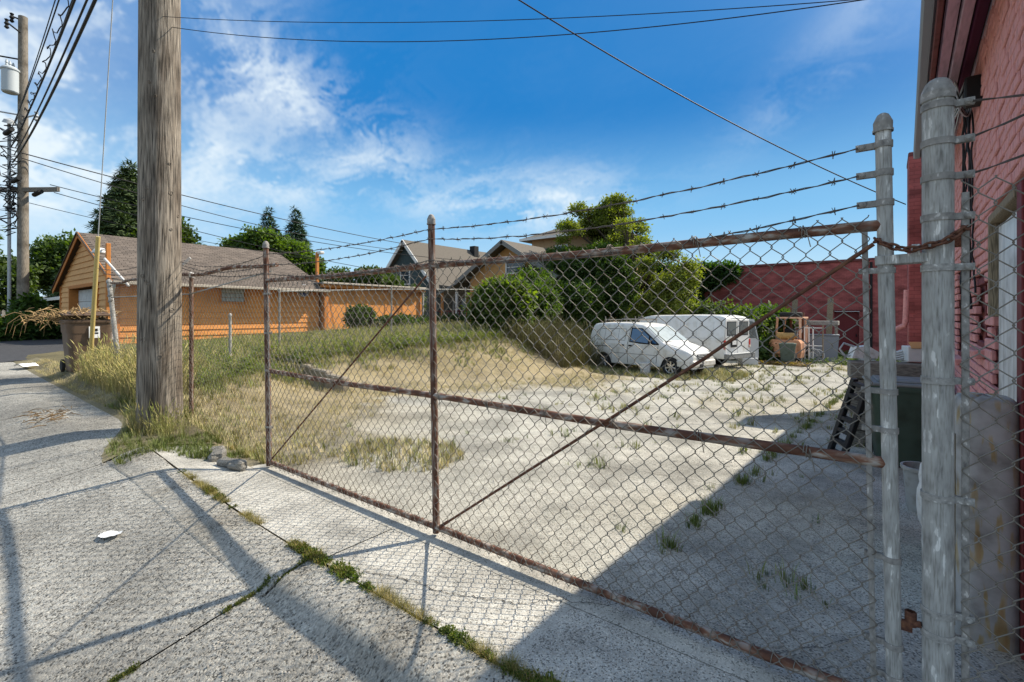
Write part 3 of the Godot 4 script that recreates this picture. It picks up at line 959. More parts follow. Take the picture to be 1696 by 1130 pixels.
func build_left_fence() -> void:
	var base := func(x: float) -> float: return land(x, 2.4) + 0.02
	var g := thing("chain_link_fence", "rusty chain-link fence running on left of the gate behind the big pole", "fence", T(P(0, 0, 2.42)))
	var ty := func(x: float) -> float: return pl(x, [[-11.0, 2.10], [-7.2, 2.06], [-4.9, 2.06]])
	var b := B.new()
	for q in [[-7.22, 2.06]]:
		b = B.new()
		b.cyl(Vector3(q[0], base.call(q[0]) - 0.4, 0), Vector3(q[0], q[1] - 0.0, 0), 0.026, 12)
		var po := put("post", b, K.postmix, g)
		b = B.new()
		b.box(T(Vector3(q[0] - 0.10, q[1] + 0.10, 0.09), 0.75, 0, -0.8), Vector3(0.035, 0.34, 0.012), 0.003)
		b.lathe(T(Vector3(q[0], q[1], 0)), [Vector2(0.03, -0.04), Vector2(0.03, 0.02), Vector2(0.0, 0.035)], 12)
		put("barb_arm", b, K.white, po)
	var pts := PackedVector3Array()
	for k in 20:
		var x := lerpf(-11.0, -4.93, k / 19.0)
		pts.push_back(Vector3(x, ty.call(x) + 0.0 - 0.02 * sin(k * 1.1), 0))
	b = B.new()
	b.tube(pts, 0.021, 10)
	put("top_rail", b, K.rust, g)
	b = B.new()
	b.tube(pv([Vector3(-10.9, 1.84, 0.02), Vector3(-7.22, 1.80, 0.02), Vector3(-5.0, 1.98, 0.02)]), 0.009, 8)
	put("tension_rod", b, K.zinc, g)
	b = B.new()
	chain_mesh(b, 6.0, func(x): return base.call(x - 10.95) - 0.02, func(x): return ty.call(x - 10.95) + 0.07, 0.082, 0.09, 0.0019, 4, func(p: Vector3): return Vector3(p.x - 10.95, p.y, 0.024 + 0.015 * sin(p.x * 2.3)))
	tag(put("chain_link_mesh", b, K.wire, g), "", "", "", "stuff")
	for k in 3:
		b = B.new()
		var a := 0.12 + 0.11 * k
		barbed(b, [Vector3(-10.9, 2.1 + a * 0.7, a * 0.6), Vector3(-7.27 - a * 0.5, 2.06 + a * 0.7, a * 0.6), Vector3(-4.9, [2.13, 2.03, 1.95][2 - k], 0.12)], [0.09, 0.07 + 0.03 * k])
		put("barbed_wire", b, K.barb, g)
	# the corner post has been knocked over
	var c := thing("leaning_post", "white-flaked corner fence post leaning over the tall grass", "post", T(P(-11.0, 0.42, 2.5)))
	b = B.new()
	b.cyl(Vector3(0.32, -0.2, 0.0), Vector3(-0.26, 1.72, 0.05), 0.038, 14)
	put("pipe", b, K.zinc, c)
	b = B.new()
	cap_on(b, T(Vector3(-0.262, 1.725, 0.05), 0, 0, 0.3), 0.038)
	put("post_cap", b, K.zinc, c)
	b = B.new()
	for y in [1.62, 1.45, 1.35]:
		band(b, T(Vector3(-0.26 + (1.72 - y) * 0.302, y, 0.05), 0, 0, 0.3), 0.038, 0.05, 1.0, 0.03)
	put("bands", b, K.zincdark, c)
	b = B.new()
	b.cyl(Vector3(0.33, 1.62, -0.1), Vector3(-0.1, 2.12, 0.15), 0.02, 8)
	put("barb_arm", b, K.white, c)
	# back fence along the terrace
	var f := thing("back_fence", "galvanised chain-link fence along the top of the grassy bank", "fence", T(P(-13.9, 0, 0)))
	var vs := [6.9, 10.9, 14.7, 18.5, 22.0]
	var fy := func(v: float) -> float: return lot_y(-13.9, v)
	for v in vs:
		b = B.new()
		b.cyl(Vector3(0, fy.call(v) - 0.2, -v), Vector3(0, fy.call(v) + 1.78, -v), 0.028, 10)
		cap_on(b, T(Vector3(0, fy.call(v) + 1.79, -v)), 0.028)
		put("post", b, K.zincdark, f)
	pts = PackedVector3Array()
	for v in vs: pts.push_back(Vector3(0, fy.call(v) + 1.74, -v))
	b = B.new()
	b.tube(pts, 0.02, 8)
	put("top_rail", b, K.zinc, f)
	b = B.new()
	chain_mesh(b, 15.1, func(x): return fy.call(x + 6.9) + 0.1, func(x): return fy.call(x + 6.9) + 1.76, 0.11, 0.12, 0.0018, 3, func(p: Vector3): return Vector3(p.z + 0.025, p.y, -p.x - 6.9))
	tag(put("chain_link_mesh", b, K.wire, f), "", "", "", "stuff")
	b = B.new()
	b.cyl(P(-11.6, 0.2, 4.65), P(-11.6, 1.52, 4.65), 0.03, 10)
	cap_on(b, T(P(-11.6, 1.53, 4.65)), 0.03)
	tag(put("stub_post", b, K.zinc), "short lone grey fence post in the green weeds before the orange garage", "post")

# ---------------------------------------------------------------- red building on the right
func build_red_building() -> void:
	# local axes: wall face at x = 0 looking to -x, length along -z, origin at the near corner
	var turn := -0.022
	var g := thing("red_brick_building", "tall pink-red painted brick building along the right side of the lot", "building", T(P(0.510, -0.75, 2.42), turn))
	var H := 4.42       # wall top over the origin
	var L := 11.8
	var EL := 5.0
	var doors := [[1.28, 2.22, 0.0, 2.84]]       # along the wall, heights
	var holes := [[2.36, 2.74, 2.08, 2.56], [4.0, 4.5, 1.9, 2.7], [7.0, 7.9, 1.4, 2.8]]
	var b := B.new()
	b.box(T(Vector3(4.03, H / 2, -0.43)), Vector3(8, H, 0.86), 0.0)
	b.box(T(Vector3(4.03, (H + 2.84) / 2, -1.30)), Vector3(8, H - 2.84, 0.88), 0.0)
	b.box(T(Vector3(4.2, 1.42, -1.30)), Vector3(7.66, 2.84, 0.88), 0.0)
	var z := 1.74
	for h in holes:
		b.box(T(Vector3(4.03, H / 2, -(z + h[0]) / 2)), Vector3(8, H, h[0] - z), 0.0)
		b.box(T(Vector3(4.03, h[2] / 2, -(h[0] + h[1]) / 2)), Vector3(8, h[2], h[1] - h[0]), 0.0)
		b.box(T(Vector3(4.03, (H + h[3]) / 2, -(h[0] + h[1]) / 2)), Vector3(8, H - h[3], h[1] - h[0]), 0.0)
		b.box(T(Vector3(4.2, (h[2] + h[3]) / 2, -(h[0] + h[1]) / 2)), Vector3(7.66, h[3] - h[2], h[1] - h[0]), 0.0)
		z = h[1]
	b.box(T(Vector3(4.03, H / 2, -(z + L) / 2)), Vector3(8, H, L - z), 0.0)
	b.box(T(Vector3(4.03, (H + 4.95) / 2, -(EL + L) / 2)), Vector3(8, 4.95 - H, L - EL), 0.0)
	put("wall", b, K.mortar, g)
	var wn := 0
	for h in holes:
		b = B.new()
		var zz: float = -(h[0] + h[1]) / 2
		for e in [[h[2] - 0.02, 0.05], [h[3] - 0.03, 0.05]]: b.box(T(Vector3(0.04, e[0], zz)), Vector3(0.12, e[1], h[1] - h[0] + 0.06), 0.004)
		for e in [-h[0] - 0.02, -h[1] + 0.02]: b.box(T(Vector3(0.07, (h[2] + h[3]) / 2, e)), Vector3(0.10, h[3] - h[2] - 0.02, 0.05), 0.004)
		var f := put("window", b, K.redtrim, g)
		b = B.new()
		b.box(T(Vector3(0.11, (h[2] + h[3]) / 2, zz)), Vector3(0.012, h[3] - h[2] - 0.04, h[1] - h[0] - 0.06), 0.0)
		put("pane", b, K.plum, f)
		b = B.new()
		b.box(T(Vector3(-0.03, h[2] - 0.075, zz), 0, 0, 0.2), Vector3(0.10, 0.06, h[1] - h[0] + 0.12), 0.008)
		put("sill", b, K.brick, f)
	# bricks: the nearest ones each a piece, the rest of the courses as one
	var meshes := []
	for k in 6:
		b = B.new()
		var s := Vector3(0.03 + 0.004 * (k % 3), 0.061 + 0.002 * (k % 2), 0.203)
		b.box(T(Vector3.ZERO, rn(-0.012, 0.012), 0, rn(-0.03, 0.03)), s, 0.006)
		meshes.push_back(b.mesh())
	var at := []
	var tr := g.transform
	var eye := Vector3(0, 1.534, 0)
	for row in int(4.93 / 0.076):
		var y := 0.038 + row * 0.076
		var z0 := 0.108 + (0.11 if row % 2 else 0.0)
		var k := 0
		while z0 + k * 0.219 < L - 0.1:
			var zc := z0 + k * 0.219
			k += 1
			var cut := false
			for h in holes + [[0.84, 1.76, -1, 2.9]]:
				if zc > h[0] - 0.11 and zc < h[1] + 0.11 and y > h[2] - 0.04 and y < h[3] + 0.04: cut = true
			if cut: continue
			var p := Vector3(-0.006 + rn(-0.003, 0.004), y + rn(-0.0015, 0.0015), -zc)
			var w := tr * p
			if w.y < -0.6 or (zc < EL + 0.1 and y > 4.39): continue
			var seen_ := (w.x * 0.79 - w.z * 0.0 + 0.0)
			at.push_back([(w - eye).length() + (40.0 if -w.z < 3.35 else 0.0), p])
	at.sort_custom(func(q, s): return q[0] < s[0])
	var xs := []
	var cs := []
	for k in at.size():
		var tint := 1.0 + rn(-0.16, 0.1)
		if k < 300:
			part("brick", meshes[k % 6], K.brick, g, T(at[k][1], rn(-0.01, 0.01)), k)
		else:
			xs.push_back(T(at[k][1]))
			cs.push_back(Color.WHITE)
	tag(many("brick_courses", meshes[0], K.brick, xs, cs, g), "", "", "", "stuff")
	# white steel door with its red jamb and weathered casing
	b = B.new()
	b.box(T(Vector3(0.012, 1.42, -1.30)), Vector3(0.05, 2.80, 0.86), 0.004)
	var d := put("door", b, K.whitedoor, g)
	b = B.new()
	b.box(T(Vector3(-0.024, 1.62, -1.30)), Vector3(0.02, 0.07, 0.82), 0.004)
	put("push_bar", b, K.liftpale, d)
	b = B.new()
	b.box(T(Vector3(-0.01, 1.45, -0.80)), Vector3(0.07, 2.9, 0.13), 0.004)
	put("door_jamb", b, K.redtrim, g)
	b = B.new()
	b.box(T(Vector3(-0.02, 2.58, -1.765)), Vector3(0.07, 0.62, 0.045), 0.004)
	b.box(T(Vector3(-0.02, 2.868, -1.32)), Vector3(0.07, 0.05, 0.90), 0.004)
	put("door_casing", b, K.plank, g)
	# eaves: sloping soffit boards, rafter tails, fascia and gutter
	b = B.new()
	b.prism(PackedVector2Array([Vector2(-0.31, 4.13), Vector2(-0.31, 4.20), Vector2(4.2, 5.55), Vector2(8.5, 4.3), Vector2(8.5, 4.2), Vector2(4.2, 5.44), Vector2(0.07, 4.46)]), T(Vector3(0, 0, 0.25)), -(EL + 0.25))
	put("roof", b, K.roofbrown, g)
	b = B.new()
	b.box(T(Vector3(-0.295, 4.155, -EL / 2 + 0.12)), Vector3(0.03, 0.16, EL + 0.25), 0.004)
	put("fascia", b, K.coping, g)
	b = B.new()
	b.box(T(Vector3(-0.345, 4.17, -EL / 2 + 0.12)), Vector3(0.07, 0.10, EL + 0.27), 0.012)
	put("gutter", b, K.gutter, g)
	for k in 4:
		b = B.new()
		b.box(T(Vector3(-0.235 + k * 0.080, 4.135 + k * 0.055, -EL / 2), 0, 0, 0.6), Vector3(0.075, 0.02, EL), 0.003)
		put("soffit_board", b, K.purple if k != 2 else K.plum, g)
	b = B.new()
	b.box(T(Vector3(-0.005, 4.30, -EL / 2)), Vector3(0.03, 0.14, EL), 0.004)
	put("frieze_board", b, K.purple, g)
	b = B.new()
	b.box(T(Vector3(-0.07, 2.95, -3.4)), Vector3(0.14, 0.13, 0.09), 0.01)
	put("rusty_bracket", b, K.rusty, g)
	# cables on the wall
	for k in 4:
		b = B.new()
		var pts := PackedVector3Array()
		for s in 22:
			var t := s / 21.0
			pts.push_back(Vector3(-0.035 - 0.012 * k - 0.03 * absf(soft.get_noise_2d(s * 30.0, k * 80.0)), lerpf(4.06, 2.45 - 0.12 * k, t), -2.92 - 0.05 * k + 0.10 * soft.get_noise_2d(s * 22.0, k * 60.0 + 9.0) - 0.25 * t * (k - 1.5) * 0.4))
		b.tube(pts, 0.007 + 0.003 * (k % 2), 6)
		put("cable", b, K.cable, g)
	for k in 5:
		b = B.new()
		var pts := PackedVector3Array()
		var r0 := 0.06 + 0.015 * k
		for s in 26:
			var a := s * 0.5
			pts.push_back(Vector3(-0.10 - 0.05 * sin(a * 0.7), 3.9 + r0 * sin(a) + 0.03 * k, -2.75 - r0 * 1.6 * cos(a) - 0.02 * k))
		b.tube(pts, 0.006, 5)
		put("cable", b, K.cable if k % 2 else K.greypipe, g)
	for k in 5:
		b = B.new()
		var pts := PackedVector3Array()
		for s in 14:
			var t := s / 13.0
			pts.push_back(Vector3(-0.10 - 0.035 * k, 4.02 - 0.25 * sin(PI * t) * (0.2 + 0.25 * k), lerpf(-2.7, -4.9, t)))
		b.tube(pts, 0.006, 5)
		put("cable", b, K.cable if k % 2 else K.greypipe, g)
	b = B.new()
	b.box(T(Vector3(-0.06, 3.95, -2.55)), Vector3(0.10, 0.2, 0.14), 0.01)
	put("junction_box", b, K.black, g)
	# lean board edge, chimney stack
	var c := thing("brick_chimney", "square red brick chimney stack at the far end of the building", "chimney", T(P(0.66, -0.85, 13.6)))
	b = B.new()
	b.box(T(Vector3(0, 2.85, 0)), Vector3(0.62, 5.7, 1.1), 0.01)
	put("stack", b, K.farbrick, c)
	b = B.new()
	b.box(T(Vector3(0, 5.72, 0)), Vector3(0.64, 0.10, 1.12), 0.02)
	put("crown", b, K.coping, c)
	b = B.new()
	b.tube(pv([Vector3(-0.34, 2.9, 0.5), Vector3(-0.36, 2.25, 0.5), Vector3(-0.38, 2.15, 0.45), Vector3(-0.75, 1.93, 0.3)]), 0.055, 10)
	put("drain_pipe", b, K.brick, c)

func build_far_wall() -> void:
	var g := thing("far_brick_wall", "long dark red brick wall closing the far end of the lot", "wall", T(P(0, -0.8, 32.0)))
	var b := B.new()
	var x0 := -14.0
	var x1 := 5.0
	var dl := -2.35
	var dr := -1.2
	b.box(T(Vector3((x0 + dl) / 2, 2.6, -0.3)), Vector3(dl - x0, 5.2, 0.6), 0.0)
	b.box(T(Vector3((x1 + dr) / 2, 2.6, -0.3)), Vector3(x1 - dr, 5.2, 0.6), 0.0)
	b.box(T(Vector3((dl + dr) / 2, 3.85, -0.3)), Vector3(dr - dl, 2.7, 0.6), 0.0)
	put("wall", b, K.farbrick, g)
	b = B.new()
	b.box(T(Vector3((x0 + x1) / 2, 5.27, -0.3)), Vector3(x1 - x0 + 0.1, 0.14, 0.75), 0.02)
	put("coping", b, K.coping, g)
	b = B.new()
	b.box(T(Vector3((dl + dr) / 2, 1.26, -0.22)), Vector3(dr - dl - 0.02, 2.46, 0.06), 0.004)
	var d := put("door", b, K.redtrim, g)
	b = B.new()
	b.box(T(Vector3(dr - 0.14, 1.2, -0.17)), Vector3(0.05, 0.14, 0.05), 0.01)
	put("handle", b, K.black, d)
	b = B.new()
	b.box(T(Vector3((dl + dr) / 2, 2.54, 0.015)), Vector3(dr - dl + 0.3, 0.09, 0.06), 0.004)
	put("lintel", b, K.coping, g)
	b = B.new()
	b.box(T(Vector3(-0.50, 2.6, 0.10)), Vector3(0.5, 5.2, 0.2), 0.01)
	put("pilaster", b, K.farbrick, g)
	b = B.new()
	b.cyl(Vector3(-0.68, 0, 0.26), Vector3(-0.68, 5.1, 0.26), 0.06, 10)
	put("downpipe", b, K.black, g)

# ---------------------------------------------------------------- orange garage
func siding(g: Node3D, m: Material, n: int, y0: float, step: float, fn: Callable) -> void: # lapped boards; fn(y_low, y_high) gives [[a, b] along wall] and x of the face
	for k in n:
		var lo := y0 + k * step
		for q in fn.call(lo, lo + step): # [transform, length low edge a..b, high edge a..b]
			var b := B.new()
			var al: float = q[1]
			var bl: float = q[2]
			var ah: float = q[3]
			var bh: float = q[4]
			var X: Transform3D = q[0]
			var w := [X * Vector3(al, lo, 0.05), X * Vector3(bl, lo, 0.05), X * Vector3(bh, lo + step + 0.01, 0.008), X * Vector3(ah, lo + step + 0.01, 0.008)]
			var bk := [X * Vector3(al, lo, -0.01), X * Vector3(bl, lo, -0.01), X * Vector3(bh, lo + step + 0.01, -0.01), X * Vector3(ah, lo + step + 0.01, -0.01)]
			b.face(w, (X.basis * Vector3(0, 0.13, 1)).normalized())
			b.face([w[0], w[1], bk[1], bk[0]], Vector3.DOWN)
			b.face([w[0], w[3], bk[3], bk[0]], X.basis * Vector3.LEFT)
			b.face([w[1], w[2], bk[2], bk[1]], X.basis * Vector3.RIGHT)
			part("plank", b.mesh(), m, g, Transform3D(), siding_n)
			siding_n += 1
var siding_n := 0

func shingle_roof(g: Node3D, x: Transform3D, w: float, l: float, c: Color) -> void: # shingle tabs on a plane: x along the eave, z up the slope
	var b := B.new()
	b.box(T(Vector3(0, 0.004, 0.0)), Vector3(0.30, 0.011, 0.2), 0.0)
	var xs := []
	var cs := []
	var rows := int(l / 0.145)
	for r in rows:
		var n := int(w / 0.32)
		for k in n:
			var px := -w / 2 + 0.16 + k * 0.32 + (0.16 if r % 2 else 0.0)
			if px > w / 2 - 0.1: continue
			xs.push_back(x * T(Vector3(px, 0.006 + rn(0, 0.004), 0.08 + r * 0.145), rn(-0.01, 0.01), -0.05))
			cs.push_back(c * rn(0.72, 1.2))
	tag(many("shingles", b.mesh(), K.shingle, xs, cs, g), "", "", "", "stuff")

func build_garage() -> void:
	var by := 0.52
	var g := thing("orange_garage", "orange lap-sided garage with brown shingle roof and white roll-up door", "garage", T(P(-22.2, by, 5.0)))
	# local: near corner at the origin, front along -x, side along -z
	var W := 9.1
	var D := 8.0
	var E := 2.42
	var RH := 4.42
	var b := B.new()
	var front := PackedVector2Array([Vector2(-W, -0.4), Vector2(-W, E), Vector2(-W / 2, RH - 0.12), Vector2(0, E), Vector2(0, -0.4), Vector2(-2.3, -0.4), Vector2(-2.3, 2.15), Vector2(-6.9, 2.15), Vector2(-6.9, -0.4)])
	b.prism(front, T(Vector3(0, 0, -0.02)), -0.14)
	b.prism(PackedVector2Array([Vector2(-W, -0.4), Vector2(-W, E), Vector2(-W / 2, RH - 0.12), Vector2(0, E), Vector2(0, -0.4)]), T(Vector3(0, 0, -D + 0.14)), -0.12)
	b.box(T(Vector3(-0.09, E / 2 - 0.2, -D / 2)), Vector3(0.14, E + 0.4, D - 0.3), 0.0)
	b.box(T(Vector3(-W + 0.07, E / 2 - 0.2, -D / 2)), Vector3(0.14, E + 0.4, D - 0.3), 0.0)
	put("wall", b, K.orange, g)
	siding_n = 0
	siding(g, K.orange, 11, -0.3, 0.235, func(lo, hi):
		var X := Transform3D(Basis(Vector3(0, 0, -1), Vector3.UP, Vector3(1, 0, 0)), Vector3(-0.02, 0, 0))
		if hi > 1.54 and lo < 2.34: return [[X, 0.03, 3.50, 0.03, 3.50], [X, 4.50, D - 0.05, 4.50, D - 0.05]]
		return [[X, 0.03, D - 0.05, 0.03, D - 0.05]])
	siding(g, K.orangepale, 19, -0.3, 0.235, func(lo, hi):
		var X := Transform3D(Basis.IDENTITY, Vector3(0, 0, -0.02))
		var half := func(y): return W / 2 * clampf((RH - 0.12 - y) / (RH - 0.12 - E), 0.0, 1.0) - 0.03
		if hi > RH - 0.2: return []
		if lo < 2.1: return [[X, -W + 0.03, -6.98, -W + 0.03, -6.98], [X, -2.22, -0.03, -2.22, -0.03]]
		return [[X, -W / 2 - half.call(lo), -W / 2 + half.call(lo), -W / 2 - half.call(hi), -W / 2 + half.call(hi)]])
	# door of wide panels, set back
	for k in 4:
		b = B.new()
		b.box(T(Vector3(-4.6, 0.26 + k * 0.535 - 0.02, -0.26)), Vector3(4.58, 0.525, 0.05), 0.012)
		var d := put("garage_door_panel", b, K.white, g)
		for j in 6:
			b = B.new()
			b.box(T(Vector3(-6.5 + j * 0.76, 0.26 + k * 0.535 - 0.02, -0.232)), Vector3(0.6, 0.34, 0.012), 0.006)
			put("raised_field", b, K.white, d)
	b = B.new()
	for x in [-6.94, -2.26]: b.box(T(Vector3(x, 0.9, -0.09)), Vector3(0.12, 2.6, 0.36), 0.006)
	b.box(T(Vector3(-4.6, 2.22, -0.07)), Vector3(4.8, 0.14, 0.32), 0.006)
	put("door_frame", b, K.orangetrim, g)
	# roof: two slopes running back, with overhang
	var sl := atan2(RH - E, W / 2)
	var run := W / 2 / cos(sl) + 0.66
	for s in [-1.0, 1.0]:
		b = B.new()
		var X := Transform3D(Basis(Vector3(0, 0, -1), Vector3(s * sin(sl), cos(sl), 0), Vector3(-s * cos(sl), sin(sl), 0)), Vector3(-W / 2 + s * (W / 2 + 0.60), E - 0.60 * tan(sl) + 0.04, -D / 2))
		b.box(X * T(Vector3(0, -0.055, run / 2)), Vector3(D + 0.4, 0.09, run), 0.004)
		var r := put("roof", b, K.roofbrown, g)
		if s > 0: shingle_roof(r, X, D + 0.4, run, Color(0.150, 0.122, 0.10))
		b = B.new()
		b.box(X * T(Vector3(-D / 2 - 0.21, -0.09, run / 2)), Vector3(0.03, 0.2, run), 0.004)
		put("barge_board", b, K.orangetrim, g)
		b = B.new()
		b.box(X * T(Vector3(-D / 2 - 0.25, -0.01, run / 2)), Vector3(0.05, 0.04, run + 0.05), 0.004)
		put("roof_edge", b, K.roofbrown, g)
		if s > 0:
			b = B.new()
			b.box(T(Vector3(0.64, E - 0.27, -D / 2)), Vector3(0.10, 0.11, D + 0.4), 0.015)
			put("gutter", b, K.cream, g)
			b = B.new()
			b.box(X * T(Vector3(0, -0.115, 0.32)), Vector3(D + 0.3, 0.02, 0.6), 0.0)
			put("soffit", b, K.orangetrim, g)
	b = B.new()
	b.tube(pv([Vector3(0.62, E - 0.3, 0.16), Vector3(0.60, E - 0.42, 0.16), Vector3(0.11, E - 0.66, 0.10), Vector3(0.09, E - 0.8, 0.10), Vector3(0.09, 0.1, 0.10)]), 0.05, 10)
	put("downspout", b, K.white, g)
	b = B.new()
	b.box(T(Vector3(-0.05, E / 2 - 0.2, 0.02)), Vector3(0.17, E + 0.3, 0.06), 0.006)
	b.box(T(Vector3(0.03, E / 2 - 0.2, -0.06)), Vector3(0.03, E + 0.3, 0.14), 0.006)
	b.box(T(Vector3(-W + 0.06, E / 2 - 0.2, 0.02)), Vector3(0.17, E + 0.3, 0.06), 0.006)
	put("corner_board", b, K.orangetrim, g)
	# glass-block window in the side wall
	b = B.new()
	for e in [1.53, 2.34]: b.box(T(Vector3(0.03, e, -4.0)), Vector3(0.09, 0.05, 1.0), 0.004)
	for e in [-3.51, -4.49]: b.box(T(Vector3(0.03, 1.935, e)), Vector3(0.09, 0.76, 0.05), 0.004)
	var w := put("window", b, K.orangetrim, g)
	for r in 4:
		for c in 5:
			b = B.new()
			b.box(T(Vector3(-0.005, 1.652 + r * 0.188, -3.632 - c * 0.184)), Vector3(0.08, 0.18, 0.176), 0.02)
			put("pane", b, K.windowpane, w)
	# yard light on an orange post
	var l := thing("yard_light", "small white yard light on an orange post at the garage corner", "lamp", T(P(-21.95, by, 4.75)))
	b = B.new()
	b.box(T(Vector3(0, 1.75, 0)), Vector3(0.13, 3.6, 0.13), 0.01)
	put("post", b, K.orangetrim, l)
	b = B.new()
	b.tube(pv([Vector3(-0.05, 3.3, 0), Vector3(-0.3, 3.34, 0.05), Vector3(-0.45, 3.34, 0.1)]), 0.022, 8)
	put("arm", b, K.greypipe, l)
	b = B.new()
	b.lathe(T(Vector3(-0.62, 3.28, 0.1)), [Vector2(0.0, 0.16), Vector2(0.12, 0.14), Vector2(0.2, 0.06), Vector2(0.24, -0.02), Vector2(0.23, -0.05), Vector2(0.0, -0.05)], 16)
	put("lamp_head", b, K.white, l)
	# lower flat-roofed addition
	var a := thing("orange_shed", "plain orange flat-roofed shed addition at the back of the orange garage", "shed", T(P(-22.0, 0.75, 13.15)))
	b = B.new()
	b.box(T(Vector3(-2.2, 1.05, -3.1)), Vector3(4.4, 2.5, 6.2), 0.0)
	put("wall", b, K.orange, a)
	for k in 6:
		b = B.new()
		b.box(T(Vector3(0.012, 1.0, -0.08 - k * 1.205)), Vector3(0.03, 2.36, 0.10), 0.004)
		put("batten", b, K.orange, a)
	b = B.new()
	b.box(T(Vector3(0.07, 1.1, -0.02)), Vector3(0.20, 2.5, 0.22), 0.006)
	b.box(T(Vector3(0.04, 1.1, -6.18)), Vector3(0.14, 2.5, 0.14), 0.006)
	put("corner_board", b, K.orangetrim, a)
	b = B.new()
	b.box(T(Vector3(0.18, 2.22, -3.05)), Vector3(0.32, 0.22, 6.6), 0.01)
	put("eave_board", b, K.orangetrim, a)
	b = B.new()
	b.box(T(Vector3(-2.0, 2.36, -3.05), 0, 0, -0.02), Vector3(4.9, 0.07, 6.8), 0.01)
	put("roof", b, K.roofgrey, a)
	b = B.new()
	b.box(T(Vector3(0.40, 2.33, -3.05)), Vector3(0.10, 0.09, 6.7), 0.015)
	put("gutter", b, K.cream, a)
	b = B.new()
	b.tube(pv([Vector3(0.40, 2.28, -6.3), Vector3(0.12, 2.05, -6.35), Vector3(0.10, 0.0, -6.35)]), 0.045, 8)
	put("downspout", b, K.white, a)
	var s := thing("round_sign", "round blue and white sign high on the orange side wall", "sign", T(P(-22.11, 2.68, 12.15)))
	b = B.new()
	b.lathe(T(Vector3(0, 0, 0), 0, 0, -PI / 2), [Vector2(0.30, 0.0), Vector2(0.30, 0.02), Vector2(0.27, 0.022)], 24)
	b.lathe(T(Vector3(0, 0, 0), 0, 0, -PI / 2), [Vector2(0.27, 0.022), Vector2(0.0, 0.022)], 24)
	put("disc", b, K.signblue, s)
	b = B.new()
	for q in [[0.06, 0.05, 0.26, 0.07, 0.5], [-0.07, -0.06, 0.24, 0.07, 0.4], [0.10, -0.10, 0.12, 0.06, -0.4], [-0.10, 0.10, 0.12, 0.06, -0.5]]:
		b.box(Transform3D(Basis.from_euler(Vector3(q[4], 0, 0)), Vector3(0.026, q[1], -q[0])), Vector3(0.006, q[3], q[2]), 0.0)
	b.lathe(T(Vector3(0, 0, 0), 0, 0, -PI / 2), [Vector2(0.295, 0.023), Vector2(0.275, 0.026), Vector2(0.262, 0.023)], 24)
	put("white_emblem", b, K.white, s)
	var p := thing("orange_pole", "thin orange pole with a lamp cap rising behind the shed roof", "pole", T(P(-22.55, 2.9, 13.1)))
	b = B.new()
	b.box(T(Vector3(0, 0.8, 0)), Vector3(0.13, 1.9, 0.13), 0.01)
	put("pole", b, K.orangetrim, p)
	b = B.new()
	b.box(T(Vector3(0.12, 1.72, -0.08)), Vector3(0.42, 0.14, 0.24), 0.03)
	put("lamp_head", b, K.white, p)

# ---------------------------------------------------------------- houses beyond
func gable_house(called: String, label: String, at: Vector3, w: float, d: float, e: float, r: float, wall: Material, roof: Material, trim: Material, over := 0.4) -> Node3D: # gable end faces +z
	var g := thing(called, label, "house", T(at))
	var b := B.new()
	b.prism(PackedVector2Array([Vector2(-w / 2, -1), Vector2(-w / 2, e), Vector2(0, r - 0.1), Vector2(w / 2, e), Vector2(w / 2, -1)]), T(Vector3.ZERO), -d)
	put("wall", b, wall, g)
	var sl := atan2(r - e, w / 2)
	var run := w / 2 / cos(sl) + over
	for s in [-1.0, 1.0]:
		b = B.new()
		var X := Transform3D(Basis(Vector3(0, 0, -1), Vector3(s * sin(sl), cos(sl), 0), Vector3(-s * cos(sl), sin(sl), 0)), Vector3(s * (w / 2 + over * cos(sl)), e - over * sin(sl) + 0.06, -d / 2))
		b.box(X * T(Vector3(0, 0, run / 2)), Vector3(d + 2 * over, 0.13, run + 0.04), 0.004)
		put("roof", b, roof, g)
		b = B.new()
		b.box(X * T(Vector3(-d / 2 - over - 0.03, -0.05, run / 2)), Vector3(0.06, 0.24, run + 0.04), 0.004)
		put("barge_board", b, trim, g)
	return g

func window_on(g: Node3D, c: Vector3, w: float, h: float, ry := 0.0, frame: Material = null) -> void:
	var b := B.new()
	var f: Material = frame if frame else K.white
	var X := T(c, ry)
	for s in [-1.0, 1.0]:
		b.box(X * T(Vector3(s * (w / 2 + 0.04), 0, 0.03)), Vector3(0.09, h + 0.18, 0.07), 0.004)
		b.box(X * T(Vector3(0, s * (h / 2 + 0.04), 0.03)), Vector3(w, 0.09, 0.07), 0.004)
	b.box(X * T(Vector3(0, 0, 0.03)), Vector3(w, 0.05, 0.04), 0.002)
	var o := put("window", b, f, g)
	b = B.new()
	b.box(X * T(Vector3(0, 0, 0.01)), Vector3(w, h, 0.02), 0.0)
	put("pane", b, K.glassdark, o)

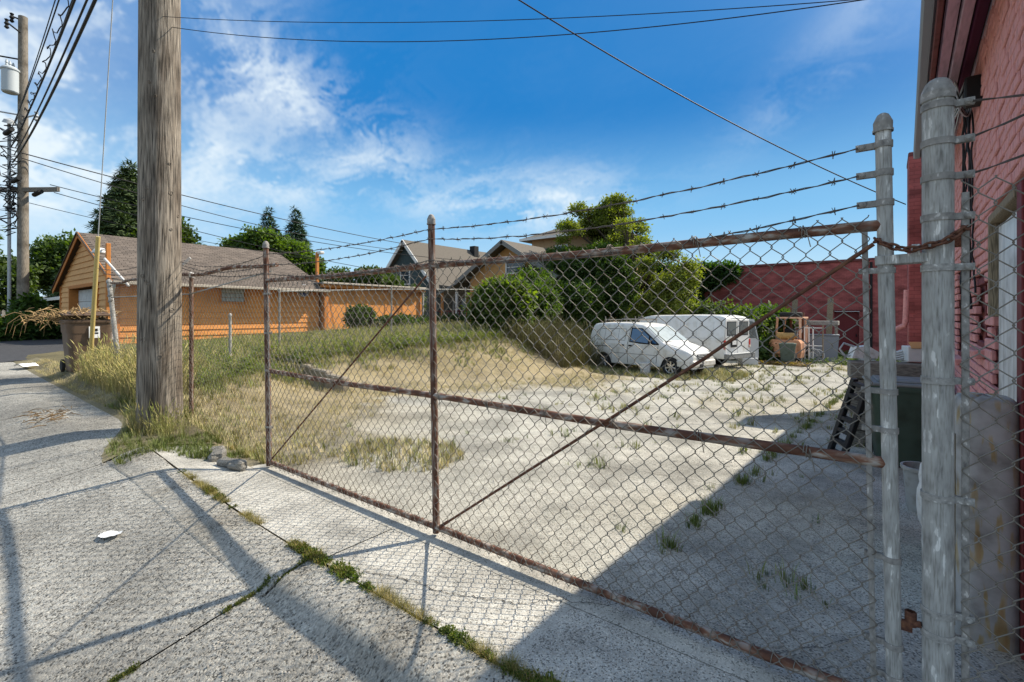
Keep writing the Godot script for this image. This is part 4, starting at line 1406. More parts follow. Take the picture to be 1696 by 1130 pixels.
func build_houses() -> void:
	var b: B
	var a := gable_house("dark_house", "dark teal steep-gabled house with tan shingle roof", P(-28.3, 0.9, 23.6), 6.6, 9.4, 2.6, 6.05, K.teal, K.rooftan, K.white)
	window_on(a, Vector3(-0.15, 3.55, 0), 0.95, 1.25)
	window_on(a, Vector3(3.3, 1.4, -2.2), 1.2, 1.2, PI / 2)
	b = B.new()
	b.box(T(Vector3(0.4, 6.0, -7.0)), Vector3(0.55, 0.9, 0.55), 0.01)
	put("chimney", b, K.black, a)
	b = B.new()
	b.box(T(Vector3(4.6, 2.5, -3.6), 0, 0, -0.14), Vector3(3.0, 0.12, 7.0), 0.01)
	put("porch_roof", b, K.rooftan, a)
	for k in 4:
		b = B.new()
		b.box(T(Vector3(5.9, 1.1, -0.3 - k * 2.2)), Vector3(0.14, 2.6, 0.14), 0.004)
		put("porch_post", b, K.white if k % 2 else K.orangetrim, a)
	b = B.new()
	for k in 22: b.box(T(Vector3(5.95, 0.65, -0.3 - k * 0.3)), Vector3(0.05, 0.85, 0.05), 0.0)
	b.box(T(Vector3(5.95, 1.1, -3.4)), Vector3(0.09, 0.07, 6.8), 0.004)
	b.box(T(Vector3(5.95, 0.22, -3.4)), Vector3(0.09, 0.12, 6.8), 0.004)
	put("porch_railing", b, K.coping, a)
	# tan house
	var h := gable_house("tan_house", "tan house with a wide white-trimmed front gable and brown roofs", P(-17.3, 0.9, 22.0), 6.2, 5.0, 2.9, 4.75, K.tan, K.rooftan, K.roofgrey, 0.7)
	window_on(h, Vector3(0.45, 3.35, 0), 1.25, 0.62)
	window_on(h, Vector3(-1.9, 1.2, 0), 1.0, 1.3)
	b = B.new()
	b.box(T(Vector3(1.0, 2.2, -7.5)), Vector3(5.8, 7.4, 5.2), 0.0)
	put("upper_storey", b, K.tan2, h)
	b = B.new()
	# hip roof over the upper storey
	var e := 5.75
	var q := [Vector3(-2.5, e, -4.3), Vector3(4.5, e, -4.3), Vector3(4.5, e, -10.7), Vector3(-2.5, e, -10.7), Vector3(0.2, e + 1.3, -7.5), Vector3(1.8, e + 1.3, -7.5)]
	b.face([q[0], q[1], q[5], q[4]], Vector3(0, 1, 0.4).normalized())
	b.face([q[2], q[3], q[4], q[5]], Vector3(0, 1, -0.4).normalized())
	b.face([q[0], q[4], q[3]], Vector3(-0.4, 1, 0).normalized())
	b.face([q[1], q[2], q[5]], Vector3(0.4, 1, 0).normalized())
	b.face([q[0], q[1], q[2], q[3]], Vector3.DOWN)
	put("hip_roof", b, K.rooftan, h)
	b = B.new()
	b.box(T(Vector3(1.0, e - 0.06, -4.28)), Vector3(7.0, 0.16, 0.06), 0.004)
	b.box(T(Vector3(-2.5, e - 0.06, -7.5)), Vector3(0.06, 0.16, 6.4), 0.004)
	put("fascia", b, K.white, h)
	window_on(h, Vector3(0.5, 4.6, -4.9), 0.8, 1.0)
	b = B.new()
	b.box(T(Vector3(-4.4, 2.35, -1.4), 0, 0, 0.36), Vector3(3.2, 0.12, 3.8), 0.01)
	put("porch_roof", b, K.roofgrey, h)
	for k in 3:
		b = B.new()
		b.box(T(Vector3(-5.2 + k * 1.3, 0.9, 0.35)), Vector3(0.13, 2.3, 0.13), 0.004)
		put("porch_post", b, K.orangetrim if k != 1 else K.white, h)
	b = B.new()
	b.box(T(Vector3(-4.2, 0.85, 0.36)), Vector3(2.8, 0.07, 0.08), 0.004)
	b.box(T(Vector3(-4.2, 0.12, 0.36)), Vector3(2.8, 0.12, 0.08), 0.004)
	for k in 12: b.box(T(Vector3(-5.4 + k * 0.22, 0.48, 0.36)), Vector3(0.05, 0.7, 0.05), 0.0)
	put("porch_railing", b, K.coping, h)
	# low grey house at the left end of the alley
	var l := thing("low_house", "low white house with grey hipped roof behind the picket fence", "house", T(P(-50.0, 0.9, 7.2)))
	b = B.new()
	b.box(T(Vector3(0, 0.7, -4.5)), Vector3(13, 2.6, 8.4), 0.0)
	put("wall", b, K.white, l)
	b = B.new()
	var y0 := 1.75
	q = [Vector3(-7.2, y0, 0.4), Vector3(7.2, y0, 0.4), Vector3(7.2, y0, -9.4), Vector3(-7.2, y0, -9.4), Vector3(-1.2, y0 + 1.75, -4.5), Vector3(1.2, y0 + 1.75, -4.5)]
	b.face([q[0], q[1], q[5], q[4]], Vector3(0, 1, 0.4).normalized())
	b.face([q[2], q[3], q[4], q[5]], Vector3(0, 1, -0.4).normalized())
	b.face([q[0], q[4], q[3]], Vector3(-0.4, 1, 0).normalized())
	b.face([q[1], q[2], q[5]], Vector3(0.4, 1, 0).normalized())
	b.face([q[0], q[1], q[2], q[3]], Vector3.DOWN)
	put("roof", b, K.roofgrey, l)
	b = B.new()
	b.box(T(Vector3(7.2, y0 - 0.05, -4.5)), Vector3(0.08, 0.2, 9.8), 0.01)
	b.box(T(Vector3(0, y0 - 0.05, 0.42)), Vector3(14.4, 0.2, 0.08), 0.01)
	put("fascia", b, K.white, l)
	b = B.new()
	b.box(T(Vector3(1.4, y0 + 1.45, -3.2), 0, 0.33), Vector3(0.6, 0.16, 0.4), 0.02)
	put("roof_vent", b, K.white, l)
	window_on(l, Vector3(6.5, 0.9, -3.0), 1.2, 0.9, PI / 2)
	# picket fence
	var f := thing("picket_fence", "weathered picket fence with lattice top beyond the leafy bush", "fence", T(P(-38.5, 0.55, 0)))
	for k in 30:
		b = B.new()
		var hh := 1.25
		b.prism(PackedVector2Array([Vector2(-0.07, 0), Vector2(0.07, 0), Vector2(0.07, hh - 0.08), Vector2(0.0, hh), Vector2(-0.07, hh - 0.08)]), Transform3D(Basis(Vector3(0, 0, -1), Vector3.UP, Vector3(1, 0, 0)), Vector3(0, 0, -1.0 - k * 0.2)), 0.025)
		part("picket", b.mesh(), K.fence, f, Transform3D(), k)
	for y in [0.3, 0.85]:
		b = B.new()
		b.box(T(Vector3(-0.03, y, -4.0)), Vector3(0.05, 0.1, 6.4), 0.004)
		put("rail", b, K.timber, f)
	for z in [-1.0, -4.0, -7.0]:
		b = B.new()
		b.box(T(Vector3(-0.06, 0.75, z)), Vector3(0.13, 1.5, 0.13), 0.01)
		put("post", b, K.timber, f)

# ---------------------------------------------------------------- vehicles (length along +x, front at high x, wheels on y = 0)
class Shell: # a van body described by curves along its length
	var top: Array
	var wid: Array
	var belt: float
	var low: float
	var tuck: float
	var arches: Array # [x, radius]
	func cv(t: float, p: Array) -> float:
		if t <= p[0][0]: return p[0][1]
		for k in p.size() - 1:
			if t <= p[k + 1][0]:
				return lerpf(p[k][1], p[k + 1][1], (t - p[k][0]) / (p[k + 1][0] - p[k][0]))
		return p[-1][1]
	func ring(x: float) -> PackedVector2Array: # half section, (y, z)
		var T := cv(x, top)
		var W := cv(x, wid)
		var lo := low
		for a in arches:
			var d: float = absf(x - a[0])
			if d < a[1]: lo = maxf(lo, 0.31 + sqrt(a[1] * a[1] - d * d))
		var b := minf(belt, T - 0.14)
		var k := clampf((T - 0.12 - b) / 0.7, 0.0, 1.2)
		var wt := W - tuck * k - 0.015
		return PackedVector2Array([Vector2(lo, W * 0.965), Vector2(lo + 0.05, W * 0.985), Vector2(maxf(lo + 0.06, lerpf(lo, b, 0.45)), W), Vector2(maxf(lo + 0.07, b - 0.03), W * 0.998), Vector2(maxf(lo + 0.08, b), W * 0.988), Vector2(T - 0.10, wt), Vector2(T - 0.045, wt - 0.016), Vector2(T - 0.012, wt - 0.05), Vector2(T, wt - 0.13), Vector2(T + 0.02, wt * 0.5), Vector2(T + 0.028, 0)])
	func side(x: float, y: float) -> float:
		var r := ring(x)
		for k in r.size() - 1:
			if y <= r[k + 1].x: return lerpf(r[k].y, r[k + 1].y, clampf((y - r[k].x) / maxf(r[k + 1].x - r[k].x, 1e-5), 0, 1))
		return 0.0

func shell_mesh(s: Shell, x0: float, x1: float) -> B:
	var b := B.new()
	var rows := []
	var n := int((x1 - x0) / 0.05)
	for k in n + 1:
		var x := lerpf(x0, x1, float(k) / n)
		var r := s.ring(x)
		var row := PackedVector3Array()
		for q in r: row.push_back(Vector3(x, q.x, q.y))
		for q in range(r.size() - 2, -1, -1): row.push_back(Vector3(x, r[q].x, -r[q].y))
		rows.push_back(row)
	b.grid(rows, func(p): return Vector3(0, p.y - 0.9, p.z))
	for e in [0, n]:
		b.face(Array(rows[e]), Vector3(-1 if e == 0 else 1, 0, 0))
	return b

func on_side(b: B, s: Shell, poly: PackedVector2Array, sg: float, off: float) -> void: # a panel laid on the flank
	var tr := Geometry2D.triangulate_polygon(poly)
	var st := b.v.size()
	for q in poly:
		var z := s.side(q.x, q.y)
		var dz := (s.side(q.x, q.y + 0.03) - s.side(q.x, q.y - 0.03)) / 0.06
		var nn := Vector3(0, -dz, 1).normalized()
		b.vert(Vector3(q.x, q.y, z) * Vector3(1, 1, sg) + Vector3(0, nn.y, nn.z * sg) * off, Vector3(0, nn.y, nn.z * sg))
	for k in range(0, tr.size(), 3): b.t3(st + tr[k], st + tr[k + 1], st + tr[k + 2])

func seam(b: B, s: Shell, pts: Array, sg: float, r := 0.010) -> void:
	var q := PackedVector3Array()
	for k in pts.size() - 1:
		for t in 6:
			var p: Vector2 = pts[k].lerp(pts[k + 1], t / 6.0)
			q.push_back(Vector3(p.x, p.y, s.side(p.x, p.y) * sg))
	q.push_back(Vector3(pts[-1].x, pts[-1].y, s.side(pts[-1].x, pts[-1].y) * sg))
	b.tube(q, r, 4)

func wheel(g: Node3D, x: Transform3D, r: float, w: float, spokes: bool, flat := 0.0) -> void: # axis along local z, outside at +z
	var b := B.new()
	var X := x * T(Vector3.ZERO, 0, PI / 2)
	b.lathe(X, [Vector2(r * 0.64, w * 0.40), Vector2(r * 0.70, w * 0.5), Vector2(r * 0.9, w * 0.5), Vector2(r * 0.98, w * 0.38), Vector2(r, w * 0.2), Vector2(r, -w * 0.3), Vector2(r * 0.95, -w * 0.45), Vector2(r * 0.6, -w * 0.5)], 28)
	var t := put("tyre", b, K.rubber, g)
	b = B.new()
	b.lathe(X, [Vector2(r * 0.66, w * 0.43), Vector2(r * 0.62, w * 0.47), Vector2(r * 0.58, w * 0.40), Vector2(r * 0.56, w * 0.18), Vector2(0.0, w * 0.16)], 24)
	put("rim_barrel", b, K.black if spokes else K.vandirty, t)
	b = B.new()
	if spokes:
		for k in 7:
			b.box(x * T(Vector3.ZERO, 0, 0, TAU * k / 7.0) * T(Vector3(0, r * 0.36, w * 0.36)), Vector3(r * 0.17, r * 0.5, 0.03), 0.008)
	b.lathe(X, [Vector2(r * 0.2, w * 0.3), Vector2(r * 0.18, w * 0.44), Vector2(0.0, w * 0.47)], 16)
	b.lathe(X, [Vector2(r * 0.66, w * 0.40), Vector2(r * 0.64, w * 0.46), Vector2(r * 0.57, w * 0.42)], 24)
	put("rim", b, K.chrome if spokes else K.greypipe, t)

func build_minivan() -> void:
	var y := lot_y(-5.8, 16.5)
	var g := thing("minivan", "white windowless-sided minivan with sloping nose, parked nose to the right in the grass", "van", T(P(-9.33, y + 0.0, 18.04), -0.215))
	var s := Shell.new()
	s.top = [[0.0, 1.02], [0.03, 1.14], [0.12, 1.45], [0.22, 1.70], [0.31, 1.785], [0.6, 1.815], [1.5, 1.825], [2.2, 1.81], [2.55, 1.765], [2.72, 1.69], [3.42, 1.17], [3.5, 1.125], [3.7, 1.07], [4.1, 0.96], [4.34, 0.875], [4.42, 0.80], [4.46, 0.68]]
	s.wid = [[0.0, 0.80], [0.12, 0.86], [0.5, 0.895], [1.5, 0.905], [3.2, 0.90], [3.9, 0.875], [4.3, 0.80], [4.46, 0.70]]
	s.belt = 1.06; s.low = 0.30; s.tuck = 0.12
	s.arches = [[0.80, 0.375], [3.72, 0.375]]
	var body := put("body", shell_mesh(s, 0.0, 4.46), K.van, g)
	var b := B.new()
	b.box(T(Vector3(2.2, 0.55, 0)), Vector3(4.1, 0.55, 1.45), 0.02)
	put("underbody", b, K.black, g)
	for sg in [1.0, -1.0]:
		b = B.new()
		on_side(b, s, PackedVector2Array([Vector2(2.02, 1.13), Vector2(2.08, 1.66), Vector2(2.56, 1.64), Vector2(3.0, 1.32), Vector2(3.3, 1.09), Vector2(3.26, 1.06), Vector2(2.5, 1.08)]), sg, 0.006)
		var f := put("door_window", b, K.black, g)
		b = B.new()
		on_side(b, s, PackedVector2Array([Vector2(2.08, 1.16), Vector2(2.13, 1.62), Vector2(2.53, 1.60), Vector2(2.86, 1.36), Vector2(2.86, 1.11)]), sg, 0.012)
		put("pane", b, K.blueglass, f)
		b = B.new()
		on_side(b, s, PackedVector2Array([Vector2(2.92, 1.12), Vector2(2.92, 1.32), Vector2(3.20, 1.12)]), sg, 0.012)
		put("pane", b, K.blueglass, f)
		b = B.new()
		seam(b, s, [Vector2(1.96, 0.36), Vector2(1.96, 1.05), Vector2(2.04, 1.70)], sg)
		seam(b, s, [Vector2(3.17, 0.42), Vector2(3.26, 1.05)], sg)
		seam(b, s, [Vector2(0.35, 0.93), Vector2(1.16, 0.93)], sg, 0.014)
		seam(b, s, [Vector2(1.2, 0.40), Vector2(1.2, 0.70), Vector2(3.2, 0.70)], sg, 0.007)
		seam(b, s, [Vector2(0.5, 1.18), Vector2(0.62, 1.60), Vector2(1.86, 1.60), Vector2(1.82, 1.18), Vector2(0.5, 1.18)], sg, 0.008)
		for x in [0.85, 1.15, 1.5]: seam(b, s, [Vector2(x, 1.2), Vector2(x + 0.03, 1.58)], sg, 0.006)
		put("door_seams", b, K.rubber, g)
		for x in [1.72, 2.1]:
			b = B.new()
			b.box(T(Vector3(x, 1.0, (s.side(x, 1.0) + 0.012) * sg)), Vector3(0.19, 0.05, 0.03), 0.012)
			put("door_handle", b, K.black, g)
		b = B.new()
		b.box(T(Vector3(2.98, 1.16, (0.90 + 0.08) * sg), 0.2 * sg), Vector3(0.10, 0.13, 0.18), 0.03)
		put("mirror", b, K.black, g)
		b = B.new()
		b.box(T(Vector3(4.33, 0.70, 0.60 * sg), -0.28 * sg, 0, 0.1), Vector3(0.10, 0.15, 0.30), 0.025)
		put("headlight", b, K.lampclear, g)
		b = B.new()
		b.box(T(Vector3(0.03, 0.85, 0.78 * sg)), Vector3(0.06, 0.4, 0.12), 0.02)
		put("tail_light", b, K.lampred, g)
	b = B.new()
	var rows := []
	for k in 7:
		var x := lerpf(2.74, 3.40, k / 6.0)
		var row := PackedVector3Array()
		for j in 9:
			var zz := lerpf(-1, 1, j / 8.0) * (s.side(x, s.cv(x, s.top) - 0.05) - 0.06)
			row.push_back(Vector3(x, s.cv(x, s.top) + 0.016 + 0.018 * (1.0 - absf(lerpf(-1, 1, j / 8.0))), zz))
		rows.push_back(row)
	b.grid(rows, func(_p): return Vector3(0.5, 1, 0))
	put("windscreen", b, K.screen, g)
	b = B.new()
	b.box(T(Vector3(3.42, 1.185, 0.15), 0.05, 0, -0.5), Vector3(0.02, 0.02, 1.2), 0.004)
	put("wiper", b, K.black, g)
	b = B.new()
	for sg in [1.0, -1.0]:
		b.tube(PackedVector3Array([Vector3(3.46, 1.15, 0.78 * sg), Vector3(3.8, 1.05, 0.74 * sg), Vector3(4.36, 0.87, 0.58 * sg)]), 0.006, 4)
	put("hood_seams", b, K.rubber, g)
	b = B.new()
	b.box(T(Vector3(4.44, 0.70, 0), 0, 0, 0.12), Vector3(0.05, 0.17, 0.80), 0.01)
	var gr := put("grille", b, K.black, g)
	for k in 3:
		b = B.new()
		b.box(T(Vector3(4.475, 0.65 + k * 0.052, 0), 0, 0, 0.12), Vector3(0.02, 0.018, 0.80), 0.004)
		put("grille_bar", b, K.greypipe, gr)
	for q in [["front_bumper", 4.40, 0.47, 0.22, 1.52], ["rear_bumper", -0.04, 0.45, 0.16, 1.62]]:
		b = B.new()
		b.box(T(Vector3(q[1], q[2], 0)), Vector3(q[3], 0.24, q[4]), 0.05)
		for sg in [-1.0, 1.0]:
			b.box(T(Vector3(q[1] - 0.24 * signf(q[1] - 2), q[2], sg * q[4] * 0.51), 0.33 * sg * signf(q[1] - 2)), Vector3(0.46, 0.24, 0.10), 0.035)
		put(q[0], b, K.vandirty if q[1] > 2 else K.bumper, g)
	b = B.new()
	b.box(T(Vector3(4.52, 0.40, 0.25)), Vector3(0.02, 0.12, 0.18), 0.003)
	put("licence_holder", b, K.black, g)
	for q in [[0.80, 0.76], [3.72, 0.77]]:
		for sg in [1.0, -1.0]:
			wheel(g, T(Vector3(q[0], 0.335, q[1] * sg), 0 if sg > 0 else PI), 0.335, 0.22, true)
	# roof ladder rack
	var rack := B.new()
	for x in [0.75, 2.15]:
		rack.cyl(Vector3(x, 1.93, -0.68), Vector3(x, 1.93, 0.68), 0.018, 6)
		for sg in [-1.0, 1.0]: rack.cyl(Vector3(x, 1.80, 0.66 * sg), Vector3(x, 2.07, 0.68 * sg), 0.018, 6)
	for sg in [-1.0, 1.0]: rack.cyl(Vector3(0.7, 1.95, 0.6 * sg), Vector3(2.2, 1.95, 0.6 * sg), 0.014, 6)
	for x in [1.35, 1.43, 1.50]: rack.cyl(Vector3(x, 1.93, -0.66), Vector3(x, 2.06, -0.66), 0.014, 6)
	rack.box(T(Vector3(1.45, 1.965, -0.55)), Vector3(1.6, 0.03, 0.15), 0.004)
	put("roof_rack", rack, K.fence, g)

func build_van() -> void:
	var y := lot_y(-4.7, 20.8)
	# rear at x = 0; the front points away
	var g := thing("cargo_van", "tall white cargo van seen from its rear doors, parked behind the minivan", "van", T(P(-4.75, y, 20.75), PI - 0.27))
	var s := Shell.new()
	s.top = [[0.0, 2.0], [0.06, 2.06], [0.3, 2.11], [1.5, 2.13], [3.6, 2.10], [3.9, 2.04], [4.05, 1.95], [4.65, 1.32], [4.75, 1.24], [5.3, 1.08], [5.42, 0.95], [5.45, 0.8]]
	s.wid = [[0.0, 0.975], [0.1, 0.99], [0.5, 1.0], [4.6, 1.0], [5.2, 0.95], [5.45, 0.85]]
	s.belt = 1.18; s.low = 0.42; s.tuck = 0.13
	s.arches = [[1.25, 0.43], [4.6, 0.43]]
	put("body", shell_mesh(s, 0.0, 5.45), K.van, g)
	var b := B.new()
	b.box(T(Vector3(2.7, 0.62, 0)), Vector3(5.0, 0.5, 1.6), 0.02)
	b.box(T(Vector3(0.45, 0.42, 0)), Vector3(0.6, 0.16, 1.1), 0.02)
	put("underbody", b, K.black, g)
	# rear doors
	for sg in [1.0, -1.0]:
		b = B.new()
		b.box(T(Vector3(-0.012, 1.24, 0.455 * sg), 0, 0, 0.015), Vector3(0.03, 1.42, 0.87), 0.012)
		var d := put("rear_door", b, K.van, g)
		b = B.new()
		b.box(T(Vector3(-0.030, 1.60, 0.46 * sg), 0, 0, 0.015), Vector3(0.02, 0.56, 0.70), 0.008)
		put("window_rubber", b, K.black, d)
		b = B.new()
		b.box(T(Vector3(-0.042, 1.60, 0.46 * sg), 0, 0, 0.015), Vector3(0.008, 0.48, 0.62), 0.002)
		put("pane", b, K.carglass, d)
		b = B.new()
		b.box(T(Vector3(-0.015, 0.98, 0.935 * sg)), Vector3(0.05, 0.36, 0.12), 0.015)
		put("tail_light", b, K.lampred, g)
		b = B.new()
		b.box(T(Vector3(-0.03, 0.87, 0.935 * sg)), Vector3(0.05, 0.09, 0.10), 0.01)
		put("reverse_light", b, K.lampclear, g)
		b = B.new()
		b.box(T(Vector3(-0.035, 0.62, 0.44 * sg), 0, 0), Vector3(0.02, 0.03, 0.3), 0.004)
		put("badge", b, K.greypipe, d)
		for k in 3:
			b = B.new()
			b.cyl(Vector3(-0.02, 0.75 + k * 0.5, 0.9 * sg), Vector3(-0.02, 0.85 + k * 0.5, 0.9 * sg), 0.018, 8)
			put("hinge", b, K.white, d)
		b = B.new()
		on_side(b, s, PackedVector2Array([Vector2(3.35, 1.26), Vector2(3.38, 1.82), Vector2(3.85, 1.80), Vector2(4.3, 1.32), Vector2(4.28, 1.26)]), sg, 0.006)
		put("cab_window", b, K.carglass, g)
		b = B.new()
		seam(b, s, [Vector2(0.25, 1.20), Vector2(4.4, 1.20)], sg, 0.007)
		seam(b, s, [Vector2(3.3, 0.55), Vector2(3.3, 1.95)], sg, 0.006)
		for x in [0.45, 1.2, 1.95, 2.7]: seam(b, s, [Vector2(x, 1.26), Vector2(x + 0.02, 1.86)], sg, 0.006)
		put("side_seams", b, K.greypipe, g)
	b = B.new()
	b.box(T(Vector3(-0.055, 1.02, -0.33)), Vector3(0.03, 0.32, 0.42), 0.01)
	var lp := put("licence_recess", b, K.black, g)
	b = B.new()
	b.box(T(Vector3(-0.075, 1.04, -0.33)), Vector3(0.008, 0.16, 0.30), 0.003)
	put("licence_plate", b, K.bucket, lp)
	b = B.new()
	b.box(T(Vector3(-0.13, 0.52, 0)), Vector3(0.22, 0.20, 2.0), 0.02)
	put("rear_bumper", b, K.bumper, g)
	b = B.new()
	b.box(T(Vector3(-0.15, 0.615, 0)), Vector3(0.20, 0.02, 1.9), 0.004)
	put("bumper_step", b, K.greypipe, g)
	b = B.new()
	b.box(T(Vector3(5.45, 0.6, 0)), Vector3(0.2, 0.24, 1.9), 0.05)
	put("front_bumper", b, K.bumper, g)
	for q in [1.25, 4.6]:
		for sg in [1.0, -1.0]: wheel(g, T(Vector3(q, 0.365, 0.86 * sg), 0 if sg > 0 else PI), 0.365, 0.24, false)
	# a loose glazed door standing behind it
	var o := thing("old_van_door", "old glazed van door standing upright at the ivy behind the cargo van", "door", T(P(-4.72, y, 22.4), 0.9))
	b = B.new()
	b.prism(PackedVector2Array([Vector2(-0.5, 0.3), Vector2(0.5, 0.3), Vector2(0.5, 1.1), Vector2(0.28, 1.95), Vector2(-0.3, 2.0), Vector2(-0.5, 1.1)]), T(Vector3(0, 0, 0)), 0.08)
	b.box(T(Vector3(0, 0.14, 0.04)), Vector3(0.8, 0.34, 0.3), 0.02)
	put("door_shell", b, K.greypipe, o)
	b = B.new()
	b.prism(PackedVector2Array([Vector2(-0.42, 1.15), Vector2(0.42, 1.15), Vector2(0.24, 1.85), Vector2(-0.26, 1.9)]), T(Vector3(0, 0, 0.075)), 0.012)
	put("pane", b, K.carglass, o)

func build_forklift() -> void:
	var y := lot_y(-3.5, 25.3)
	var g := thing("forklift", "old rusty orange forklift seen from behind with a gas tank on its counterweight", "forklift", T(P(-3.55, y, 25.2), -0.12))
	# rear towards +z
	var b := B.new()
	b.prism(PackedVector2Array([Vector2(-0.62, 0.22), Vector2(0.62, 0.22), Vector2(0.66, 0.45), Vector2(0.64, 0.86), Vector2(0.55, 1.0), Vector2(-0.55, 1.0), Vector2(-0.64, 0.86), Vector2(-0.66, 0.45)]), T(Vector3(0, 0.02, 0.15)), 0.55)
	b.box(T(Vector3(0, 0.62, 0.62)), Vector3(1.0, 0.6, 0.3), 0.08)
	put("counterweight", b, K.lift, g)
	b = B.new()
	b.box(T(Vector3(0, 0.5, -0.5)), Vector3(1.0, 0.55, 1.4), 0.03)
	b.box(T(Vector3(0, 0.82, -0.35)), Vector3(0.7, 0.25, 0.8), 0.03)
	put("chassis", b, K.lift, g)
	for q in [[-0.48, 0.10], [0.48, 0.10], [-0.46, -1.0], [0.46, -1.0]]:
		b = B.new()
		b.tube(pv([Vector3(q[0], 0.85, q[1] + 0.08), Vector3(q[0], 1.5, q[1] + 0.04), Vector3(q[0] * 0.95, 2.0, q[1])]), 0.052, 8)
		put("guard_post", b, K.liftpale if q[0] > 0 else K.lift, g)
	b = B.new()
	for e in [-0.48, 0.48]: b.box(T(Vector3(e, 2.0, -0.45)), Vector3(0.08, 0.08, 1.2), 0.01)
	for k in 6: b.box(T(Vector3(0, 2.0, 0.12 - k * 0.22)), Vector3(0.98, 0.07, 0.06), 0.008)
	put("overhead_guard", b, K.liftpale, g)
	b = B.new()
	b.tube(pv([Vector3(-0.40, 1.17, 0.42), Vector3(-0.36, 1.17, 0.42), Vector3(0.28, 1.17, 0.42), Vector3(0.34, 1.17, 0.42)]), [0.08, 0.165, 0.165, 0.09], 18)
	b.tube(pv([Vector3(0.34, 1.17, 0.42), Vector3(0.44, 1.17, 0.42)]), 0.05, 10)
	for x in [-0.2, 0.12]: b.box(T(Vector3(x, 1.1, 0.42)), Vector3(0.05, 0.26, 0.34), 0.01)
	put("gas_tank", b, K.gastank, g)
	b = B.new()
	b.box(T(Vector3(0, 1.12, -0.25)), Vector3(0.45, 0.12, 0.42), 0.03)
	b.box(T(Vector3(0, 1.32, -0.08), 0, 0.12), Vector3(0.42, 0.36, 0.09), 0.03)
	put("seat", b, K.black, g)
	b = B.new()
	var ring := PackedVector3Array()
	for k in 21: ring.push_back(Vector3(0.16 + cos(TAU * k / 20.0) * 0.18, 1.38 + sin(TAU * k / 20.0) * 0.17, -0.72 - sin(TAU * k / 20.0) * 0.06))
	b.tube(ring, 0.016, 6, false)
	b.cyl(Vector3(0.16, 1.38, -0.72), Vector3(0.1, 0.9, -0.9), 0.02, 6)
	b.box(T(Vector3(0.16, 1.38, -0.72)), Vector3(0.34, 0.03, 0.02), 0.004)
	put("steering_wheel", b, K.greypipe, g)
	b = B.new()
	for x in [-0.25, 0.25]: b.box(T(Vector3(x, 1.15, -1.25)), Vector3(0.10, 2.2, 0.12), 0.01)
	for yy in [0.4, 1.2, 2.1]: b.box(T(Vector3(0, yy, -1.25)), Vector3(0.6, 0.10, 0.08), 0.01)
	put("mast", b, K.rusty, g)
	for q in [[-0.5, -0.95, 0.33, PI], [0.5, -0.95, 0.33, 0.0], [-0.46, 0.28, 0.28, PI], [0.46, 0.28, 0.28, 0.0]]:
		wheel(g, T(Vector3(q[0] * 1.05, q[2], q[1]), PI / 2 if q[3] == 0.0 else -PI / 2), q[2], 0.2, false)
	var t := thing("old_tyre", "flat-lying black tyre on top of the forklift overhead guard", "tyre", T(P(-3.53, y + 2.04, 25.55)))
	b = B.new()
	b.lathe(T(Vector3.ZERO), [Vector2(0.22, 0.04), Vector2(0.28, 0.0), Vector2(0.42, 0.0), Vector2(0.47, 0.04), Vector2(0.48, 0.11), Vector2(0.47, 0.18), Vector2(0.42, 0.22), Vector2(0.28, 0.22), Vector2(0.22, 0.18), Vector2(0.22, 0.04)], 28)
	put("tyre", b, K.rubber, t)
	cart(T(P(-3.45, y - 0.02, 24.05), PI + 0.1), "small_bin", "faded green wheeled bin standing against the back of the forklift", K.greenbin2, K.greenbin2, 0.62, 0.86, 0.55)
	# junk between forklift and door
	var r := thing("metal_rack", "rusty upright tube rack beside the forklift", "rack", T(P(-2.72, lot_y(-2.7, 25.8), 25.4), 0.1))
	for x in [-0.25, -0.08, 0.08, 0.45]:
		b = B.new()
		b.cyl(Vector3(x, 0, 0), Vector3(x, 1.6 if x < 0.3 else 1.68, 0.0), 0.026, 8)
		put("upright", b, K.bucket if x < 0.3 else K.plank, r)
	b = B.new()
	for yy in [0.1, 0.75, 1.55]: b.cyl(Vector3(-0.25, yy, 0), Vector3(0.45, yy, 0), 0.02, 6)
	put("cross_tube", b, K.bucket, r)
	for q in [0.0, 0.2]:
		b = B.new()
		wheelring(b, Vector3(0.05 + q, 0.33, 0.05), 0.3 - q * 0.2)
		put("bicycle_wheel", b, K.greypipe, r)
	var tb := thing("work_table", "grey plank-topped table behind the tube rack", "table", T(P(-3.0, lot_y(-3.0, 27), 27.2)))
	b = B.new()
	b.box(T(Vector3(0.2, 1.75, 0)), Vector3(2.0, 0.2, 0.8), 0.02)
	put("tabletop", b, K.fence, tb)
	for q in [[-0.7, -0.3], [1.1, -0.3], [-0.7, 0.3], [1.1, 0.3]]:
		b = B.new()
		b.box(T(Vector3(q[0], 0.83, q[1])), Vector3(0.08, 1.66, 0.08), 0.004)
		put("leg", b, K.timber, tb)
	var tk := thing("grey_tub", "large grey plastic tub in the shade left of the dark red door", "tub", T(P(-2.35, lot_y(-2.3, 27), 26.8), 0.1))
	b = B.new()
	b.prism(PackedVector2Array([Vector2(-0.5, 0), Vector2(0.5, 0), Vector2(0.58, 1.2), Vector2(0.54, 1.2), Vector2(0.47, 0.05), Vector2(-0.47, 0.05), Vector2(-0.54, 1.2), Vector2(-0.58, 1.2)]), T(Vector3(0, 0, -0.4)), 0.8)
	for sg in [-1, 1]: b.prism(PackedVector2Array([Vector2(-0.49, 0), Vector2(0.49, 0), Vector2(0.56, 1.16), Vector2(-0.56, 1.16)]), T(Vector3(0, 0, 0.38 * sg)), 0.03)
	put("tub_body", b, M(Color(0.20, 0.22, 0.25), 0.7), tk)
	b = B.new()
